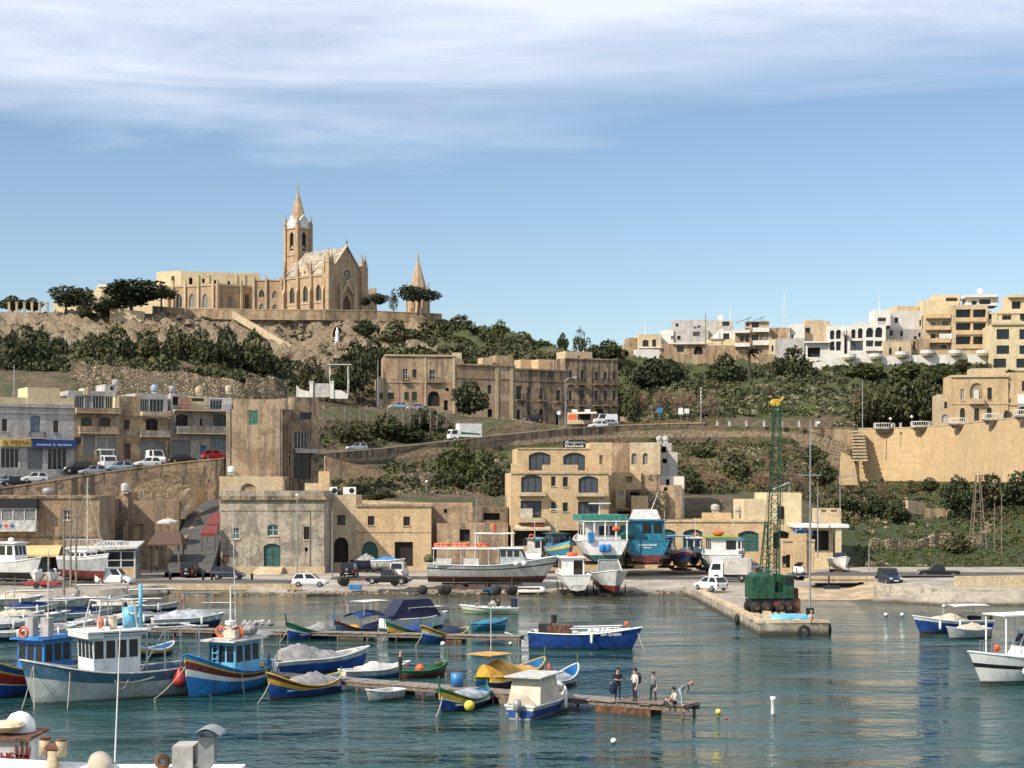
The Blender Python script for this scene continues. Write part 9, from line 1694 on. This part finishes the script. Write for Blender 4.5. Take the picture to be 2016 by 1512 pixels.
def people():
 def jp(px, py): Y = Yw(py, .68); return (X_(px, Y), Y, .66)
 person('person in dark clothes holding a jacket, first of the standing figures on the jetty', jp(1216,1379), R(10), {'elR':(-.26,.02,1.14),'wrR':(-.14,-.2,1.12),'pmR':(-.06,-.23,1.12),'elL':(.26,.02,1.14),'wrL':(.14,-.2,1.10),'pmL':(.05,-.24,1.10)}, 'cloth_black', 'denim', 'hair_dark', 1.04)
 j = thing('held_jacket', 'dark jacket hanging from the arm of the first person on the jetty', 'jacket', (jp(1216,1379)[0]-.28, jp(1216,1379)[1]-.1, 1.15)); m = MB(); m.lathe([(.05,.6),(.16,.45),(.2,.2),(.14,-.05),(.04,-.12)], 9); m.v = [(x,y*.5,z) for x,y,z in m.v]; m.build('cloth', M['navy'], j)
 x, y, z = jp(1250,1381); person('person in pale shirt with a big dark backpack standing on the jetty', (x,y,z), R(-60), {'wrR':(-.2,-.28,1.15),'pmR':(-.18,-.36,1.18),'elR':(-.24,-.05,1.12)}, 'shirt_pale', 'denim', 'hair_dark', 1.04)
 b = thing('backpack', 'dark brown backpack worn by the person in the pale shirt', 'backpack', (x+.2,y+.1,z+1.0), R(-60)); m = MB(); m.lathe([(.06,-.02),(.17,.05),(.19,.3),(.15,.5),(.05,.58)], 12); m.v = [(a,c*.75,d) for a,c,d in m.v]; m.build('bag', M['backpack'], b, True)
 person('person in dark jacket over pale shirt pointing on the jetty', jp(1286,1381), R(-35), {'elR':(-.27,-.1,1.18),'wrR':(-.30,-.36,1.12),'pmR':(-.31,-.44,1.12),'hpR':(-.12,0,.9),'knR':(-.15,-.02,.5),'anR':(-.17,.02,.09),'toR':(-.18,-.15,.045),'hpL':(.12,0,.9),'knL':(.15,-.02,.5),'anL':(.17,.02,.09),'toL':(.18,-.15,.045)}, 'shirt_grey', 'denim', 'hair_dark', .93)
 person('fair haired person in pale jeans bending over the jetty end', jp(1343,1390), R(75), {'pel':(0,.12,.90),'bel':(0,.0,1.02),'che':(0,-.18,1.14),'nek':(0,-.36,1.20),'chn':(0,-.46,1.19),'hd':(0,-.50,1.24),'cr':(0,-.55,1.28),'shR':(-.17,-.26,1.18),'elR':(-.2,-.32,.92),'wrR':(-.12,-.2,.72),'pmR':(-.1,-.14,.66),'shL':(.17,-.26,1.18),'elL':(.2,-.32,.92),'wrL':(.12,-.2,.72),'pmL':(.1,-.14,.66),'hpR':(-.1,.12,.86),'hpL':(.1,.12,.86)}, 'shirt_grey', 'denim_pale', 'hair_fair', 1.0, 'orange')
 SIT = {'pel':(0,.0,.16),'bel':(0,.03,.30),'che':(0,.0,.50),'nek':(0,-.04,.69),'chn':(0,-.09,.77),'hd':(0,-.09,.86),'cr':(0,-.08,.93),'shR':(-.17,-.01,.63),'elR':(-.25,-.1,.38),'wrR':(-.2,-.32,.36),'pmR':(-.17,-.4,.38),'shL':(.17,-.01,.63),'elL':(.25,-.1,.38),'wrL':(.2,-.32,.36),'pmL':(.17,-.4,.38),'hpR':(-.1,-.02,.14),'knR':(-.16,-.38,.42),'anR':(-.14,-.56,.08),'toR':(-.15,-.72,.05),'hpL':(.1,-.02,.14),'knL':(.16,-.38,.42),'anL':(.14,-.56,.08),'toL':(.15,-.72,.05)}
 person('person in pale top sitting on the jetty end behind the bending one', (jp(1330,1390)[0],jp(1330,1390)[1]+.35,.68), R(-70), SIT, 'shirt_pale', 'cloth_black', 'hair_dark')
 Y = Yw(1341,.66); person('bald man in dark clothes standing on the jetty among the boats', (X_(788,Y),Y,.64), R(100), {'elR':(-.26,.0,1.14),'wrR':(-.2,-.22,1.1),'pmR':(-.16,-.3,1.12)}, 'cloth_black', 'cloth_black', None, 1.06)
 person('person in pale top sitting on the outer edge of the mole', (25.0,138.5,1.0), R(10), {**SIT,'anR':(-.14,-.5,-.02),'toR':(-.15,-.62,-.05),'anL':(.14,-.5,-.02),'toL':(.15,-.62,-.05)}, 'shirt_pale', 'cloth_black', 'hair_fair')
 Y = Yw(1208); SB = X_(968, Y)
 person('person in dark jacket seated at the bow of the speedboat', (SB-1.5,Y,.3), R(80), SIT, 'shirt_grey', 'denim', 'hair_dark'); person('person in white shirt seated beside the speedboat console', (SB+.1,Y-.2,.6), R(-30), SIT, 'shirt_pale', 'denim', 'hair_dark'); person('person in black seated behind the speedboat console', (SB+.65,Y+.2,.6), R(-60), SIT, 'cloth_black', 'denim', 'hair_dark')
people()
# ---------------------------------------------------------------- moored ferry deck in the near left corner
def ferry():
 Y = 36.0; t = thing('ferry_superstructure','white ferry deckhouse with red lettering in the near left corner','ferry',(X_(0,Y),Y,0)); zz = lambda py, y=Y: Z_(py, y); xx = lambda px, y=Y: X_(px, y)-X_(0,Y)
 m = MB(); m.box(xx(-260),xx(440),.6,3.0,3.0,zz(1534,37)); m.build('deck', M['white_paint'], t)
 m = MB(); m.add([(xx(-200),-.4,zz(1540)),(xx(440),-.4,zz(1560)),(xx(440),.6,zz(1524)),(xx(-200),.6,zz(1493))], [(0,1,2,3)]); m.box(xx(-200),xx(-30),-.3,.58,4.0,zz(1504)); m.build('bulwark', M['white_paint'], t)
 b = MB(); b.box(xx(-200),xx(56,37.2),1.2,2.6,zz(1530,37.2),zz(1458,37.2)); dh = b.build('deckhouse', M['white_dirty'], t); b = MB(); b.box(xx(-200),xx(57,37.2)+.04,1.1,2.7,zz(1458,37.2),zz(1452,37.2)); b.build('rusty_roof_edge', M['rust'], dh)
 text_mesh('HE', .26, 'lettering', M['red'], dh, (xx(3,37.2)+.12,1.185,zz(1490,37.2)))
 h = MB(); hx, hz = xx(44,37.2)-.02, zz(1506,37.2)
 h.prism([(hx-.16,hz-.02),(hx+.16,hz-.02),(hx+.17,hz+.22),(hx-.12,hz+.24)], 1.17, 1.19, 'xz')
 for dx, dz, l in ((-.1,.22,.22),(.0,.22,.30),(.1,.22,.28),(.16,.2,.2)): h.prism([(hx+dx-.03,hz+dz-.04),(hx+dx+.03,hz+dz-.04),(hx+dx+.025+dx*.25,hz+dz+l),(hx+dx-.015+dx*.25,hz+dz+l)], 1.17, 1.19, 'xz')
 h.prism([(hx-.16,hz+.0),(hx-.12,hz+.12),(hx-.3,hz+.26),(hx-.33,hz+.22)], 1.17, 1.19, 'xz'); h.build('handprint', M['maroon'], dh)
 d = MB(); d.lathe([(.36,-.2),(.37,.0),(.33,.25),(.2,.42),(.03,.48)], 16, (xx(34,38)+.0,2.2,zz(1452,38)+.1)); d.build('white_dome', M['white_cloth'], t, True); d = MB(); d.lathe([(.3,0),(.42,.12),(.35,.2),(.1,.24)], 12, (xx(8,37.5),1.7,zz(1450,37.5)+.1)); d.build('vent_cap', M['plaster_cream'], t)
 p = MB(); ps = zz(1512); p.cyl((xx(97),.3,ps-.8),(xx(97),.3,zz(1482)),.13,.13,12); p.cyl((xx(81),.3,zz(1490)),(xx(81),.3,zz(1460)),.12,.12,12); p.cyl((xx(113),.3,zz(1494)),(xx(113),.3,zz(1462)),.12,.12,12); v = p.build('mooring_bitts', M['lime_pale'], t, True)
 p = MB(); p.cyl((xx(81),.3,zz(1474)),(xx(113),.3,zz(1478)),.12,.12,10); p.cyl((xx(81),.3,zz(1460.2)),(xx(81),.3,zz(1455)),.125,.125,12); p.cyl((xx(113),.3,zz(1462.2)),(xx(113),.3,zz(1459)),.125,.125,12); p.build('rusty_crosspiece', M['rust'], v)
 p = MB(); p.cyl((xx(176),.9,zz(1516)),(xx(200),-.1,zz(1516)),.27,.27,20); p.build('canvas_drum', M['cloth_cream'], t, True)
 p = MB(); p.cyl((xx(211),.6,zz(1512)-.5),(xx(222),.7,zz(1240)),.022,.014,6); p.build('flagstaff', M['white_paint'], t)
 p = MB(); p.box(xx(333),xx(374),.3,1.1,zz(1560),zz(1474)); q2 = p.build('vent_housing', M['plaster_grey'], t)
 p = MB(); x0, x1 = xx(385), xx(416); p.box(x0,x1,.3,.75,zz(1505),zz(1456)); p.add([(x0,.3,zz(1505)),(x1,.3,zz(1505)),(x1,.75,zz(1505)),(x0,.75,zz(1505)),(xx(374),.4,zz(1512)),(xx(398),.4,zz(1530)),(xx(398),.75,zz(1530)),(xx(374),.75,zz(1512))], [(0,1,5,4),(1,2,6,5),(0,4,7,3)]); p.build('exhaust_duct', M['galv'], t)
 p = MB(); rows = [[(xx(375)+(xx(430)-xx(375))*i/8, y, zz(1450)+.14*math.sin(math.pi*i/8)) for i in range(9)] for y in (.1,.95)]; p.grid(rows); p.grid([[(a,b_,c-.04) for a,b_,c in r] for r in rows]); [p.cyl((x,y,zz(1456)),(x,y,zz(1449)),.02) for x in (x0+.03,x1-.03) for y in (.35,.7)]; p.build('rain_cowl', M['galv'], t)
 p = MB(); p.torus((xx(312),.4,zz(1505)), .12, .06, 12, 6, 'y'); p.build('rusty_shackle', M['rust'], t)
ferry()
